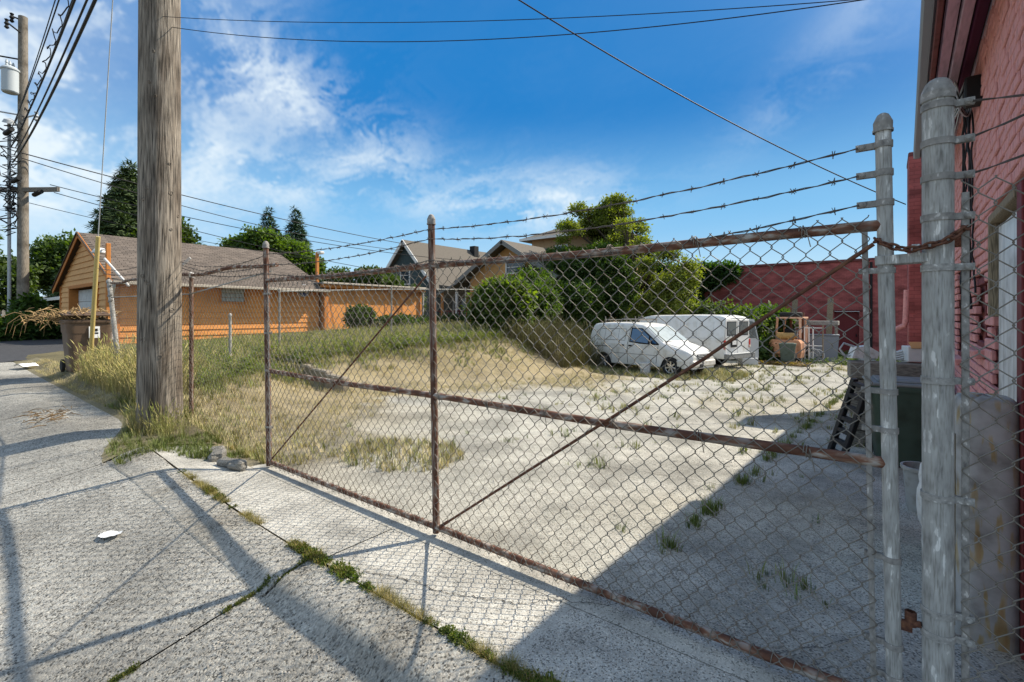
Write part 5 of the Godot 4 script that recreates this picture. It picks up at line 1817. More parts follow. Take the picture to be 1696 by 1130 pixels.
	b.box(T(Vector3(0, 1.2, 0)), Vector3(1.22, 0.05, 0.92), 0.02)
	put("lid", b, M(Color(0.22, 0.24, 0.27), 0.7), tk)
	for q in [[-2.35, 28.6, 3.0, 0.10, "tall weathered plank leaning on the far wall left of the red door"], [-4.0, 29.3, 3.0, 0.12, "short plank leaning on the far wall above the forklift"]]:
		var pn := thing("leaning_plank", q[4], "plank", T(P(q[0], lot_y(q[0], q[1]), q[1]), 0.2, -0.16, -0.06))
		b = B.new()
		b.box(T(Vector3(0, q[2] / 2, 0)), Vector3(0.26, q[2], 0.05), 0.004)
		put("board", b, K.plank, pn)

func wheelring(b: B, c: Vector3, r: float) -> void:
	var q := PackedVector3Array()
	for k in 25: q.push_back(c + Vector3(cos(TAU * k / 24.0), sin(TAU * k / 24.0), 0) * r)
	b.tube(q, 0.018, 6, false)
	for k in 8: b.tube(PackedVector3Array([c, c + Vector3(cos(TAU * k / 8.0), sin(TAU * k / 8.0), 0) * r]), 0.005, 3, false)

func cart(x: Transform3D, called: String, label: String, m: Material, lidm: Material, w: float, h: float, d: float) -> Node3D: # wheeled bin; front towards -z of x
	var g := thing(called, label, "bin", x)
	var b := B.new()
	var rows := []
	var lev := [[0.0, 0.76], [0.05, 0.80], [h * 0.55, 0.91], [h * 0.72, 0.935], [h * 0.74, 0.975], [h - 0.09, 1.0], [h - 0.085, 1.05], [h - 0.03, 1.06], [h - 0.02, 1.02]]
	for e in lev:
		var row := PackedVector3Array()
		for k in 33:
			var a := TAU * k / 32.0
			var ca := cos(a)
			var sa := sin(a)
			var px = signf(ca) * pow(absf(ca), 0.28) * w / 2 * e[1]
			var pz = signf(sa) * pow(absf(sa), 0.28) * d / 2 * e[1]
			row.push_back(Vector3(px, e[0] + 0.04, pz))
		rows.push_back(row)
	b.grid(rows, func(p): return Vector3(p.x, 0.02, p.z))
	b.face(Array(rows[0]).slice(0, 32), Vector3.DOWN)
	put("bin_body", b, m, g)
	b = B.new()
	b.box(T(Vector3(0, h + 0.03, 0), 0, 0.0), Vector3(w * 1.08, 0.035, d * 1.08), 0.014)
	b.box(T(Vector3(0, h + 0.055, 0.02)), Vector3(w * 0.8, 0.03, d * 0.8), 0.014)
	put("lid", b, lidm, g)
	b = B.new()
	b.tube(PackedVector3Array([Vector3(-w * 0.4, h - 0.02, d * 0.5), Vector3(-w * 0.4, h + 0.01, d * 0.6), Vector3(w * 0.4, h + 0.01, d * 0.6), Vector3(w * 0.4, h - 0.02, d * 0.5)]), 0.016, 8)
	put("handle", b, m, g)
	for s in [-1.0, 1.0]:
		b = B.new()
		b.lathe(T(Vector3(w * 0.44 * s, 0.13, d * 0.40), 0, 0, PI / 2), [Vector2(0, 0.03), Vector2(0.11, 0.03), Vector2(0.13, 0.02), Vector2(0.13, -0.02), Vector2(0.11, -0.03), Vector2(0, -0.03)], 16)
		put("wheel", b, K.rubber, g)
	return g

func build_clutter() -> void:
	var b: B
	# brown yard-waste cart by the road end of the fence
	var cx := -12.95
	var cv := 2.46
	var cy := 0.36
	var g := cart(T(P(cx, cy, cv), -1.6), "brown_cart", "brown wheeled yard-waste cart overfilled with dry branches", K.brownbin, K.brownbin, 0.74, 1.05, 0.80)
	g.get_node("lid").transform = T(Vector3(0, 0.10, 0.02), 0, -0.05)
	b = B.new()
	b.box(T(Vector3(-0.05, 0.82, -0.415), 0, 0.06), Vector3(0.17, 0.23, 0.006), 0.0)
	var lb := put("sticker", b, K.paper, g)
	b = B.new()
	for q in [[0.045, 0.10, 0.05], [-0.02, 0.12, 0.03], [-0.075, 0.13, 0.018]]: b.box(T(Vector3(-0.05, 0.82 + q[0], -0.4205 - 0.0), 0, 0.06), Vector3(q[1], q[2], 0.004), 0.0)
	put("sticker_print", b, K.black, lb)
	b = B.new()
	for k in 300:
		var a := rn(0, TAU)
		var r := sqrt(R.randf()) * 0.46
		var p := Vector3(cos(a) * r, 1.08 + rn(-0.03, 0.16), sin(a) * r)
		if k % 5 < 3: p += Vector3(0.25 + rn(-0.25, 0.45), rn(-0.12, 0.10), 0.15 + rn(-0.2, 0.3)) * Vector3(1, 1, 1)
		var d := Vector3(rn(-1, 1), rn(-0.5, 0.45), rn(-1, 1)).normalized() * rn(0.06, 0.24)
		b.col = Color(1, 1, 1) * rn(0.5, 1.25)
		b.tube(PackedVector3Array([p, p + d * 0.5 + Vector3(0, 0.02, 0), p + d]), [0.007, 0.011, 0.003], 4)
	for k in 8:
		var p := Vector3(0.42 + rn(-0.1, 0.3), 1.05 + rn(-0.05, 0.1), 0.2 + rn(-0.3, 0.3))
		var d := Vector3(rn(0.2, 0.6), rn(-0.05, 0.15), rn(-0.1, 0.5))
		b.tube(PackedVector3Array([p, p + d * 0.6 + Vector3(0, 0.03, 0), p + d + Vector3(0, -0.15, 0), p + d * 1.1 + Vector3(0, -0.38, 0)]), [0.007, 0.006, 0.005, 0.002], 4)
	var st := put("yard_debris", b, M(Color(0.40, 0.27, 0.13), 0.9, {vc = true}), null, T(P(cx, cy, cv), -1.7))
	tag(st, "tangle of dry brown branches and leaves spilling from the brown cart", "branches", "", "stuff")
	# twigs on the alley
	b = B.new()
	for k in 60:
		var p := Vector3(rn(-0.75, 0.75) * rn(0.2, 1.0), 0.02 + absf(rn(0, 0.05)), rn(-0.2, 0.2))
		var d := Vector3(rn(-1, 1), rn(-0.1, 0.1), rn(-0.5, 0.5)).normalized() * rn(0.05, 0.28)
		b.col = Color(1, 1, 1) * rn(0.6, 1.3)
		b.tube(PackedVector3Array([p, p + d * 0.5 + Vector3(0, 0.015, 0), p + d]), [0.004, 0.006, 0.002], 4)
	tag(put("fallen_twigs", b, M(Color(0.22, 0.15, 0.08), 0.95, {vc = true}), null, T(P(-8.9, alley_y(-8.9, 1.3), 1.3), -0.25)), "small heap of dead twigs lying on the alley concrete", "twigs", "", "stuff")
	# litter
	var w := thing("paper_litter", "crumpled white paper lying on the alley slab", "litter", T(P(-4.42, alley_y(-4.42, 0.97) + 0.004, 0.97), 0.4))
	b = B.new()
	var rows := []
	for i in 9:
		var row := PackedVector3Array()
		for j in 9:
			var u := i / 8.0 * 2 - 1
			var q := j / 8.0 * 2 - 1
			var rr := 1.0 - 0.25 * absf(u * q)
			row.push_back(Vector3(u * 0.085 * rr, 0.006 + 0.022 * absf(soft.get_noise_2d(i * 40.0, j * 33.0)) + 0.016 * maxf(0, u), q * 0.055 * rr))
		rows.push_back(row)
	b.grid(rows, func(_p): return Vector3.UP)
	put("sheet", b, K.paper, w)
	w = thing("plastic_litter", "flattened white plastic bag lying near the road beyond the alley", "litter", T(P(-15.6, alley_y(-15.6, 2.0) + 0.05, 1.9), 0.2))
	b = B.new()
	rows = []
	for i in 9:
		var row := PackedVector3Array()
		for j in 9:
			var u := i / 8.0 * 2 - 1
			var q := j / 8.0 * 2 - 1
			row.push_back(Vector3(u * 0.25, 0.02 + 0.05 * (1 - u * u) + 0.03 * absf(soft.get_noise_2d(i * 40.0, j * 33.0 + 90.0)), q * 0.14))
		rows.push_back(row)
	b.grid(rows, func(_p): return Vector3.UP)
	put("bag", b, K.paper, w)
	# broken concrete by the left gate post
	for q in [[-5.05, 2.04, 0.34, 0.075, 0.10, 0.25, "long broken concrete piece lying beside the left gate post"], [-5.42, 2.06, 0.20, 0.09, 0.13, -0.5, "middle chunk of the broken concrete left of the gate"], [-5.62, 2.12, 0.14, 0.08, 0.12, 0.9, "small outermost chunk of the broken concrete left of the gate"]]:
		var s := thing("concrete_chunk", q[6], "rubble", T(P(q[0], land(q[0], q[1]) + 0.02, q[1]), q[5]), "broken concrete by the gate")
		b = B.new()
		b.box(T(Vector3(0, q[3] * 0.4, 0), 0, 0.06, 0.05), Vector3(q[2], q[3], q[4]), 0.02)
		b.box(T(Vector3(q[2] * 0.3, q[3] * 0.25, 0.02), 0.4, 0.1, -0.2), Vector3(q[2] * 0.5, q[3] * 0.8, q[4] * 0.9), 0.02)
		put("lump", b, K.rubble, s)
	# remains of a low wall in the bank
	w = thing("broken_low_wall", "low broken concrete wall with a shaded face, half buried in the grassy bank", "wall", T(P(-10.7, -0.1, 6.12)))
	var wm := M(Color(0.42, 0.36, 0.27), 0.95, {tex = K.rubble.albedo_texture, scale = 1.0})
	for k in 4:
		b = B.new()
		b.box(T(Vector3(-0.98 + k * 0.66, 0.20 - 0.085 * k, 0.02 * (k % 2)), 0.03 * k - 0.04, 0.0, -0.05 - 0.02 * (k % 2)), Vector3(0.65, 0.66, 0.2), 0.03)
		put("concrete_slab", b, wm, w)
	# white bucket by the minivan
	w = thing("white_bucket", "white plastic bucket standing beside the minivan's door", "bucket", T(P(-6.70, lot_y(-6.7, 16.2), 16.22)))
	b = B.new()
	b.lathe(T(Vector3.ZERO), [Vector2(0, 0.0), Vector2(0.16, 0.0), Vector2(0.18, 0.40), Vector2(0.195, 0.40), Vector2(0.195, 0.44), Vector2(0.18, 0.44), Vector2(0.165, 0.06), Vector2(0, 0.05)], 20)
	put("pail", b, K.bucket, w)
	b = B.new()
	b.tube(pv([Vector3(-0.19, 0.38, 0.03), Vector3(-0.12, 0.22, 0.18), Vector3(0.12, 0.22, 0.18), Vector3(0.19, 0.38, 0.03)]), 0.006, 5)
	put("handle", b, K.greypipe, w)
	# green cart by the wall
	var gy := lot_y(0.2, 7.2)
	g = cart(T(P(0.14, gy, 7.25), PI + 0.12), "green_cart", "dark green wheeled cart with grey lid by the pink brick wall", K.greenbin, K.greylid, 0.66, 0.92, 0.7)
	var tw := thing("timber_stack", "stack of thick weathered timbers behind the green cart", "timber", T(P(0.05, lot_y(0.1, 8.1), 8.15), 0.06))
	for k in 5:
		b = B.new()
		b.box(T(Vector3(0.06 * (k % 2), 0.115 + k * 0.232, 0.02 * k), 0.02 * k), Vector3(0.96, 0.22, 0.34), 0.012)
		put("beam", b, K.timber, tw)
	var ty := lot_y(0.1, 8.1) + 1.17
	w = thing("old_power_tool", "grimy white hand tool with looped handle on the timber stack", "tool", T(P(-0.28, ty, 8.1), 0.5))
	b = B.new()
	b.prism(PackedVector2Array([Vector2(-0.15, 0.02), Vector2(0.16, 0.02), Vector2(0.19, 0.10), Vector2(0.05, 0.19), Vector2(-0.10, 0.17)]), T(Vector3(0, 0, -0.07)), 0.14)
	put("tool_body", b, K.bucket, w)
	b = B.new()
	b.tube(pv([Vector3(-0.08, 0.17, 0), Vector3(-0.22, 0.22, 0), Vector3(-0.27, 0.14, 0), Vector3(-0.2, 0.04, 0), Vector3(-0.14, 0.05, 0)]), 0.014, 8)
	put("handle", b, K.greypipe, w)
	w = thing("cardboard_box", "small pale box on the timber stack next to the wall", "box", T(P(0.30, ty, 8.2), 0.3))
	b = B.new()
	b.box(T(Vector3(0, 0.10, 0)), Vector3(0.26, 0.2, 0.22), 0.008)
	put("carton", b, K.white, w)
	b = B.new()
	b.box(T(Vector3(0.02, 0.215, 0.08), 0, 0.7), Vector3(0.24, 0.008, 0.12), 0.0)
	put("flap", b, K.tan, w)
	w = thing("hose_coil", "coil of pale hose lying on the timber stack", "hose", T(P(0.10, ty, 8.3)))
	b = B.new()
	for k in 4:
		var q := PackedVector3Array()
		for s in 17: q.push_back(Vector3(cos(TAU * s / 16.0) * (0.15 - 0.012 * k), 0.02 + 0.028 * k + 0.05 * maxf(0.0, cos(TAU * s / 16.0)), sin(TAU * s / 16.0) * (0.13 - 0.01 * k)))
		b.tube(q, 0.013, 6, false)
	put("coil", b, K.hose, w)
	w = thing("plastic_ramp", "black plastic ladder-like ramp leaning on the green cart", "ramp", T(P(-0.50, lot_y(-0.5, 7.1), 7.1), -0.5, 0, -0.30))
	b = B.new()
	for x in [-0.08, 0.08]: b.box(T(Vector3(x, 0.5, 0)), Vector3(0.045, 1.0, 0.09), 0.006)
	put("rail", b, K.blackplastic, w)
	for k in 7:
		b = B.new()
		b.box(T(Vector3(0, 0.05 + k * 0.15, 0)), Vector3(0.16, 0.05, 0.085), 0.006)
		put("rung", b, K.blackplastic, w)
	w = thing("grey_pail", "grey square pail standing behind the thick gate post", "bucket", T(P(0.235, lot_y(0.2, 5.5), 5.35), 0.3))
	b = B.new()
	b.lathe(T(Vector3.ZERO), [Vector2(0, 0.0), Vector2(0.105, 0.0), Vector2(0.135, 0.36), Vector2(0.15, 0.36), Vector2(0.15, 0.39), Vector2(0.135, 0.39), Vector2(0.11, 0.05), Vector2(0, 0.04)], 18)
	put("pail", b, K.greybucket, w)
	w = thing("concrete_bollard", "stained grey concrete block with rounded top standing by the white door", "bollard", T(P(0.375, -0.05, 3.30), 0.06))
	b = B.new()
	rows = []
	for lv in [[0.0, 1.0], [0.3, 1.0], [0.6, 0.995], [0.9, 0.99], [1.08, 0.985], [1.135, 0.96], [1.165, 0.90], [1.18, 0.80], [1.186, 0.5], [1.19, 0.02]]:
		var row := PackedVector3Array()
		for j in 41:
			var q := TAU * j / 40.0
			var rr: float = 0.118 * lv[1] * (1.0 + 0.018 * soft.get_noise_2d(j * 9.0, lv[0] * 120.0))
			row.push_back(Vector3(signf(cos(q)) * pow(absf(cos(q)), 0.62) * rr, lv[0] + 0.012 * soft.get_noise_2d(j * 14.0, 300.0) * lv[0], signf(sin(q)) * pow(absf(sin(q)), 0.62) * rr * 1.1))
		rows.push_back(row)
	b.grid(rows, func(p): return Vector3(p.x, maxf(0.0, p.y - 1.12) * 8.0, p.z))
	put("block", b, K.block, w)
	b = B.new()
	b.box(T(Vector3(-0.116, 0.52, 0.03)), Vector3(0.006, 0.95, 0.06), 0.002)
	put("yellow_paint_strip", b, M(Color(0.55, 0.46, 0.26), 0.8, {tex = K.block.albedo_texture, scale = 2.0}), w)
	w = thing("cement_bag", "slumped pale bag on the ground behind the concrete block", "bag", T(P(0.32, lot_y(0.3, 4.6), 4.35), 0.4))
	b = B.new()
	rows = []
	for i in 11:
		var row := PackedVector3Array()
		for j in 13:
			var a := TAU * j / 12.0
			var t := i / 10.0
			var rr := 0.17 * pow(sin(PI * clampf(t * 0.92 + 0.04, 0, 1)), 0.5) * (1.0 + 0.2 * soft.get_noise_2d(i * 30.0, j * 25.0))
			row.push_back(Vector3(cos(a) * rr, 0.75 * t, sin(a) * rr * 0.9))
		rows.push_back(row)
	b.grid(rows, func(p): return Vector3(p.x, 0, p.z))
	put("sack", b, K.bucket, w)

# ---------------------------------------------------------------- poles and wires
func wood_pole(g: Node3D, h: float, r0: float, r1: float, m: Material, knots: int) -> void:
	var b := B.new()
	var rows := []
	var n := 60
	for k in n + 1:
		var y := -0.3 + (h + 0.3) * k / n
		var r := lerpf(r0, r1, y / h) + (0.018 * exp(-maxf(y, 0.0) * 2.5))
		var row := PackedVector3Array()
		for j in 49:
			var a := TAU * j / 48.0
			var w := 1.0 + 0.012 * soft.get_noise_2d(cos(a) * 60.0 + 200.0, sin(a) * 60.0 + y * 4.0) + 0.02 * minf(0.0, soft.get_noise_2d(cos(a) * 160.0, sin(a) * 160.0 + y * 2.0) + 0.15)
			row.push_back(Vector3(cos(a) * r * w, y, sin(a) * r * w))
		rows.push_back(row)
	b.grid(rows, func(p): return Vector3(p.x, 0, p.z))
	b.lathe(T(Vector3(0, h, 0)), [Vector2(r1, 0), Vector2(0, 0.06)], 24)
	put("pole", b, m, g)
	for k in knots:
		b = B.new()
		var y := rn(0.5, 5.0)
		var a := rn(-0.9, 1.3)
		var r := lerpf(r0, r1, y / h)
		var s := rn(0.7, 1.5)
		var X := T(Vector3(cos(a) * r * 0.995, y, -sin(a) * -r * 0.995)) * T(Vector3.ZERO, -a + PI / 2) * T(Vector3.ZERO, 0, PI / 2)
		b.lathe(X, [Vector2(0.026 * s, -0.01), Vector2(0.024 * s, 0.005), Vector2(0.018 * s, 0.007), Vector2(0.014 * s, 0.001), Vector2(0.009 * s, 0.003), Vector2(0.0, 0.004)], 12)
		put("knot", b, K.pole, g)

func wire(called: String, a: Vector3, e: Vector3, sag: float, r: float, label: String, m: Material = null, group := "") -> void:
	var q := PackedVector3Array()
	for k in 41:
		var t := k / 40.0
		q.push_back(a.lerp(e, t) - Vector3(0, 4.0 * sag * t * (1.0 - t), 0))
	var b := B.new()
	b.tube(q, r, 5, false)
	tag(put(called, b, m if m else K.cable), label, "cable", group)

func build_poles() -> void:
	var b: B
	var p1 := P(-7.14, land(-7.14, 2.05) - 0.05, 2.05)
	var g := thing("utility_pole", "huge weathered wooden utility pole in the foreground by the grass verge", "pole", T(p1))
	wood_pole(g, 12.0, 0.232, 0.19, K.pole, 18)
	b = B.new()
	b.box(T(Vector3(0.02, 10.6, 0.2)), Vector3(0.1, 0.12, 2.2), 0.01)
	put("crossarm", b, K.plank, g)
	var p2 := P(-27.0, 0.4, 3.2)
	var f := thing("utility_pole", "distant grey utility pole with transformer drum at the left edge", "pole", T(p2))
	wood_pole(f, 12.9, 0.185, 0.14, K.pole2, 0)
	b = B.new()
	b.lathe(T(Vector3(0.05, 9.75, 0.36)), [Vector2(0, 0), Vector2(0.22, 0.0), Vector2(0.25, 0.04), Vector2(0.25, 0.85), Vector2(0.28, 0.87), Vector2(0.28, 0.92), Vector2(0.2, 1.0), Vector2(0, 1.04)], 22)
	for k in 3: b.lathe(T(Vector3(0.0 + 0.1 * (k - 1), 10.75, 0.36 + 0.1 * (k - 1))), [Vector2(0.04, 0), Vector2(0.05, 0.05), Vector2(0.03, 0.1), Vector2(0.05, 0.14), Vector2(0.02, 0.26), Vector2(0, 0.27)], 8)
	put("transformer", b, K.transf, f)
	b = B.new()
	b.box(T(Vector3(0.1, 6.05, 0.0), 0.62), Vector3(2.9, 0.17, 0.12), 0.01)
	put("crossarm", b, K.timber, f)
	b = B.new()
	b.tube(pv([Vector3(-0.30, 0, 0.35), Vector3(-0.28, 8.4, 0.35), Vector3(-0.24, 8.6, 0.36), Vector3(-0.08, 8.65, 0.36)]), 0.055, 8)
	put("conduit", b, K.greypipe, f)
	b = B.new()
	b.lathe(T(Vector3(-0.1, 8.6, 0.36), 0, 0, -0.3), [Vector2(0, 0.2), Vector2(0.16, 0.14), Vector2(0.22, 0.0), Vector2(0, 0)], 12)
	put("weatherhead", b, K.greypipe, f)
	for q in [[12.2, 0.5, 0.5], [11.2, -0.65, 0.9], [9.0, -0.5, 0.8], [8.9, 0.6, -0.3], [12.75, -0.1, 0.3]]:
		b = B.new()
		b.tube(pv([Vector3(0, q[0], 0), Vector3(q[1], q[0] + 0.08, q[2])]), 0.03, 6)
		b.lathe(T(Vector3(q[1], q[0] + 0.08, q[2])), [Vector2(0.03, -0.25), Vector2(0.08, -0.2), Vector2(0.04, -0.12), Vector2(0.08, -0.06), Vector2(0.04, 0.02), Vector2(0.07, 0.1), Vector2(0, 0.14)], 8)
		put("insulator", b, K.black if q[0] > 10 else K.greypipe, f)
	# tangle of drop cables
	for k in 12:
		b = B.new()
		var q := PackedVector3Array()
		var y := rn(5.4, 9.0)
		for s in 14:
			q.push_back(Vector3(-0.2 + 0.9 * soft.get_noise_2d(s * 14.0, k * 70.0), y - s * 0.13 + 0.3 * soft.get_noise_2d(s * 18.0, k * 40.0 + 500.0), 0.3 + 0.7 * soft.get_noise_2d(s * 12.0 + 300.0, k * 55.0)))
		b.tube(q, 0.02, 5)
		put("drop_cable", b, K.cable, f)
	for q in [[6.3, 0.3], [8.1, 0.5], [5.9, -0.3]]:
		b = B.new()
		b.cyl(Vector3(0.15, q[0], q[1]), Vector3(0.85, q[0] + 0.05, q[1] - 0.1), 0.085, 10)
		put("splice_case", b, K.black, f)
	# spans between the two poles
	var spans := [[7.45, 6.55, 0.30, 0.026, 0.30, "thick black cable span, lowest between the two poles"], [7.75, 6.95, 0.26, 0.018, 0.24, "black cable span just above the lowest one between the poles"], [8.05, 7.3, 0.34, 0.022, 0.28, "third black cable span from below between the poles"], [8.3, 7.9, 0.22, 0.012, 0.3, "thin black wire in the middle of the pole spans"],
		[8.7, 8.2, 0.35, 0.014, 0.3, "thin dark wire high in the bundle between the poles"], [9.1, 9.0, 0.24, 0.012, 0.28, "upper dark wire of the bundle between the poles"], [11.3, 10.4, 1.0, 0.008, 0.5, "fine wire from the transformer pole to the crossarm"], [12.3, 10.75, 1.2, 0.007, 0.6, "topmost fine wire between the two pole tops"]]
	for s in spans:
		wire("overhead_cable", p2 + Vector3(0.1, s[0] - 0.4, s[2]), p1 + Vector3(-0.02, s[1] - p1.y, s[2] * 0.7), s[4], s[3], s[5])
	# spiral drop that hangs along the bundle
	b = B.new()
	var sp := PackedVector3Array()
	for k in 260:
		var t := k / 259.0
		var c := (p2 + Vector3(0.1, 7.55, 0.4)).lerp(p1 + Vector3(-0.02, 7.6 - p1.y, 0.3), t) - Vector3(0, 1.5 * t * (1 - t), 0)
		sp.push_back(c + Vector3(0, cos(k * 0.55) * 0.05 + 0.12 * soft.get_noise_1d(k * 5.0), sin(k * 0.55) * 0.05))
	b.tube(sp, 0.011, 4, false)
	tag(put("overhead_cable", b, K.cable), "wavy lashed cable curling along the bundle between the poles", "cable")
	b = B.new()
	b.cyl((p2 + Vector3(0.1, 7.65, 0.34)).lerp(p1 + Vector3(-0.02, 7.3 - p1.y, 0.24), 0.80), (p2 + Vector3(0.1, 7.65, 0.34)).lerp(p1 + Vector3(-0.02, 7.3 - p1.y, 0.24), 0.855), 0.03, 8)
	tag(put("cable_marker", b, K.plank), "brown sleeve clamped round a cable overhead", "sleeve")
	# service drops
	wire("service_wire", p2 + Vector3(0.3, 7.45, 0.1), P(-28.2, 6.75, 23.5), 0.25, 0.022, "upper wire from the far pole to the dark gabled house")
	wire("service_wire", p2 + Vector3(0.3, 7.25, 0.1), P(-27.9, 6.2, 23.4), 0.55, 0.018, "lower wire from the far pole to the dark gabled house")
	wire("service_wire", p2 + Vector3(1.2, 6.2, -0.6), P(-18.5, 4.6, 21.4), 0.5, 0.015, "thin wire from the far crossarm toward the tan house")
	wire("service_wire", p2 + Vector3(1.3, 5.9, -0.7), P(-21.0, 3.6, 19.9), 0.35, 0.015, "thin lower wire from the far crossarm to the house yard")
	wire("service_wire", p2 + Vector3(-0.4, 5.7, 0.1), P(-23.5, 4.4, 13.5), 0.2, 0.012, "thin wire from the far pole over the garage roof")
	wire("service_wire", p1 + Vector3(0.1, 8.35 - p1.y, 0), P(0.30, 3.85, 13.1), 0.45, 0.011, "black service wire falling diagonally across the sky to the chimney")
	wire("service_wire", p1 + Vector3(0.15, 5.08 - p1.y, -0.05), P(0.12, 3.80, 4.4), 0.26, 0.0042, "lower thin wire crossing the top of the sky to the red building")
	wire("service_wire", p1 + Vector3(0.15, 5.16 - p1.y, 0.05), P(0.10, 3.84, 4.5), 0.13, 0.0036, "upper thin wire crossing the top of the sky to the red building")
	# guy wire with its yellow guard
	var gw := thing("guy_wire", "steel guy wire in a yellow plastic guard rising from the tall grass", "cable", T(P(-12.2, 0.40, 2.36)))
	var top := p1 + Vector3(-0.1, 14.4, 0) - gw.position
	b = B.new()
	b.tube(PackedVector3Array([Vector3.ZERO, top * 0.3, top * 0.82]), 0.008, 6)
	put("strand", b, K.greypipe, gw)
	b = B.new()
	var up := top.normalized()
	b.tube(PackedVector3Array([up * 0.1, up * 2.7]), 0.036, 10)
	put("guard", b, K.yellow, gw)

# ---------------------------------------------------------------- plants
func leaf_mesh(n: int, ln: float, wd: float, spread: float, sd: int) -> ArrayMesh: # a spray of folded leaves
	R.seed = sd
	var b := B.new()
	for k in n:
		var d := Vector3(rn(-1, 1), rn(-0.6, 0.8), rn(-1, 1)).normalized()
		var o := d * rn(0.0, spread)
		d = (d + Vector3(rn(-0.5, 0.5), rn(-0.7, 0.3), rn(-0.5, 0.5))).normalized()
		var s := d.cross(Vector3(rn(-0.4, 0.4), 1, rn(-0.4, 0.4))).normalized() * wd
		var nn := s.cross(d).normalized()
		if nn.y < 0: nn = -nn
		var m := o + d * ln * 0.45 - nn * wd * 0.25
		b.col = Color(1, 1, 1) * rn(0.75, 1.25)
		b.face([o, m + s, o + d * ln], (nn + s.normalized() * 0.35).normalized())
		b.face([o, m - s, o + d * ln], (nn - s.normalized() * 0.35).normalized())
	return b.mesh()

func blade_mesh(n: int, h: float, w: float, spread: float, lean: float, sd: int, heads := false) -> ArrayMesh:
	R.seed = sd
	var b := B.new()
	for k in n:
		var a := rn(0, TAU)
		var o := Vector3(cos(a), 0, sin(a)) * rn(0, spread)
		var d := Vector3(cos(a + rn(-0.7, 0.7)), 0, sin(a + rn(-0.7, 0.7)))
		var hh := h * rn(0.5, 1.1)
		var l := lean * rn(0.3, 1.3) * hh
		var s := Vector3(-sin(a + rn(-1, 1)), 0, cos(a + rn(-1, 1))) * w * 0.5
		var p0 := o - Vector3(0, 0.03, 0)
		var p1 := o + Vector3(0, hh * 0.55, 0) + d * l * 0.35
		var p2 := o + Vector3(0, hh, 0) + d * l
		var nn := s.cross(p1 - p0).normalized()
		nn = (nn + Vector3(0, 0.7, 0)).normalized()
		b.col = Color(1, 1, 1) * rn(0.7, 1.2)
		b.face([p0 - s, p0 + s, p1 + s * 0.8, p1 - s * 0.8], nn)
		b.face([p1 - s * 0.8, p1 + s * 0.8, p2], nn)
		if heads and k % 2 == 0:
			var t := (p2 - p1).normalized()
			b.col = Color(1.5, 1.2, 0.8)
			b.tube(PackedVector3Array([p2 - t * 0.02, p2 + t * 0.035, p2 + t * 0.09]), [0.003, 0.007, 0.001], 4, false)
	return b.mesh()

func scatter(called: String, label: String, cat: String, mesh: Mesh, m: Material, n: int, fn: Callable) -> void: # fn() returns [] or [position, scale, colour]
	var xs := []
	var cs := []
	for k in n:
		var q = fn.call()
		if q == null or q.is_empty(): continue
		var s: float = q[1] * rn(0.7, 1.3)
		xs.push_back(Transform3D(Basis.from_euler(Vector3(rn(-0.12, 0.12), rn(0, TAU), rn(-0.12, 0.12))).scaled(Vector3(s, s * rn(0.75, 1.25), s)), q[0]))
		cs.push_back(q[2] * rn(0.7, 1.25))
	if xs.is_empty(): return
	tag(many(called, mesh, m, xs, cs), label, cat, "", "stuff")

func tree(called: String, label: String, at: Vector3, h: float, lobes: Array, n: int, mesh: Mesh, m: Material, dark: Color, light: Color, sz: float, group := "", tr := 0.14) -> Node3D: # lobes: [centre, radii]
	var g := thing(called, label, "tree" if h > 3.0 else "shrub", T(at), group)
	var b := B.new()
	b.tube(PackedVector3Array([Vector3(0, -0.3, 0), Vector3(0.05, h * 0.3, 0.03), Vector3(0.0, h * 0.62, 0), Vector3(0.05, h * 0.9, 0)]), [tr, tr * 0.75, tr * 0.5, tr * 0.12], 9)
	for l in lobes:
		var y0: float = clampf(l[0].y * 0.45, 0.15, h * 0.6)
		b.tube(PackedVector3Array([Vector3(0.03, y0, 0.02), l[0] * Vector3(0.5, 0.0, 0.5) + Vector3(0, lerpf(y0, l[0].y, 0.6), 0), l[0] + Vector3(0, l[1].y * 0.35, 0)]), [tr * 0.5, tr * 0.3, tr * 0.06], 6)
	put("trunk", b, K.bark, g)
	var vol := 0.0
	for l in lobes: vol += pow(l[1].x * l[1].y * l[1].z, 0.67)
	var xs := []
	var cs := []
	for l in lobes:
		var cnt := int(n * pow(l[1].x * l[1].y * l[1].z, 0.67) / vol)
		var hue := rn(0, 1)
		for k in cnt:
			var d := Vector3(rn(-1, 1), rn(-1, 1), rn(-1, 1)).normalized()
			var clump := soft.get_noise_3d(d.x * 95.0 + l[0].x * 31.0, d.y * 95.0 + l[0].z * 17.0, d.z * 95.0)
			var rr := lerpf(0.45, 1.0, pow(R.randf(), 0.45)) * (1.0 + 0.42 * clump)
			if clump < -0.30 and R.randf() < 0.8: continue
			var p: Vector3 = l[0] + d * l[1] * rr
			if p.y < 0.05: p.y = 0.05 + rn(0, 0.1)
			var s := sz * rn(0.7, 1.35)
			xs.push_back(Transform3D(Basis.from_euler(Vector3(rn(-0.6, 0.6), rn(0, TAU), rn(-0.6, 0.6))).scaled(Vector3(s, s, s)), p))
			cs.push_back(dark.lerp(light, clampf(0.5 * R.randf() + 0.35 * hue + 0.5 * clump + 0.05, 0, 1)) * rn(0.8, 1.2))
	tag(many("crown", mesh, m, xs, cs, g), "", "", "", "stuff")
	return g

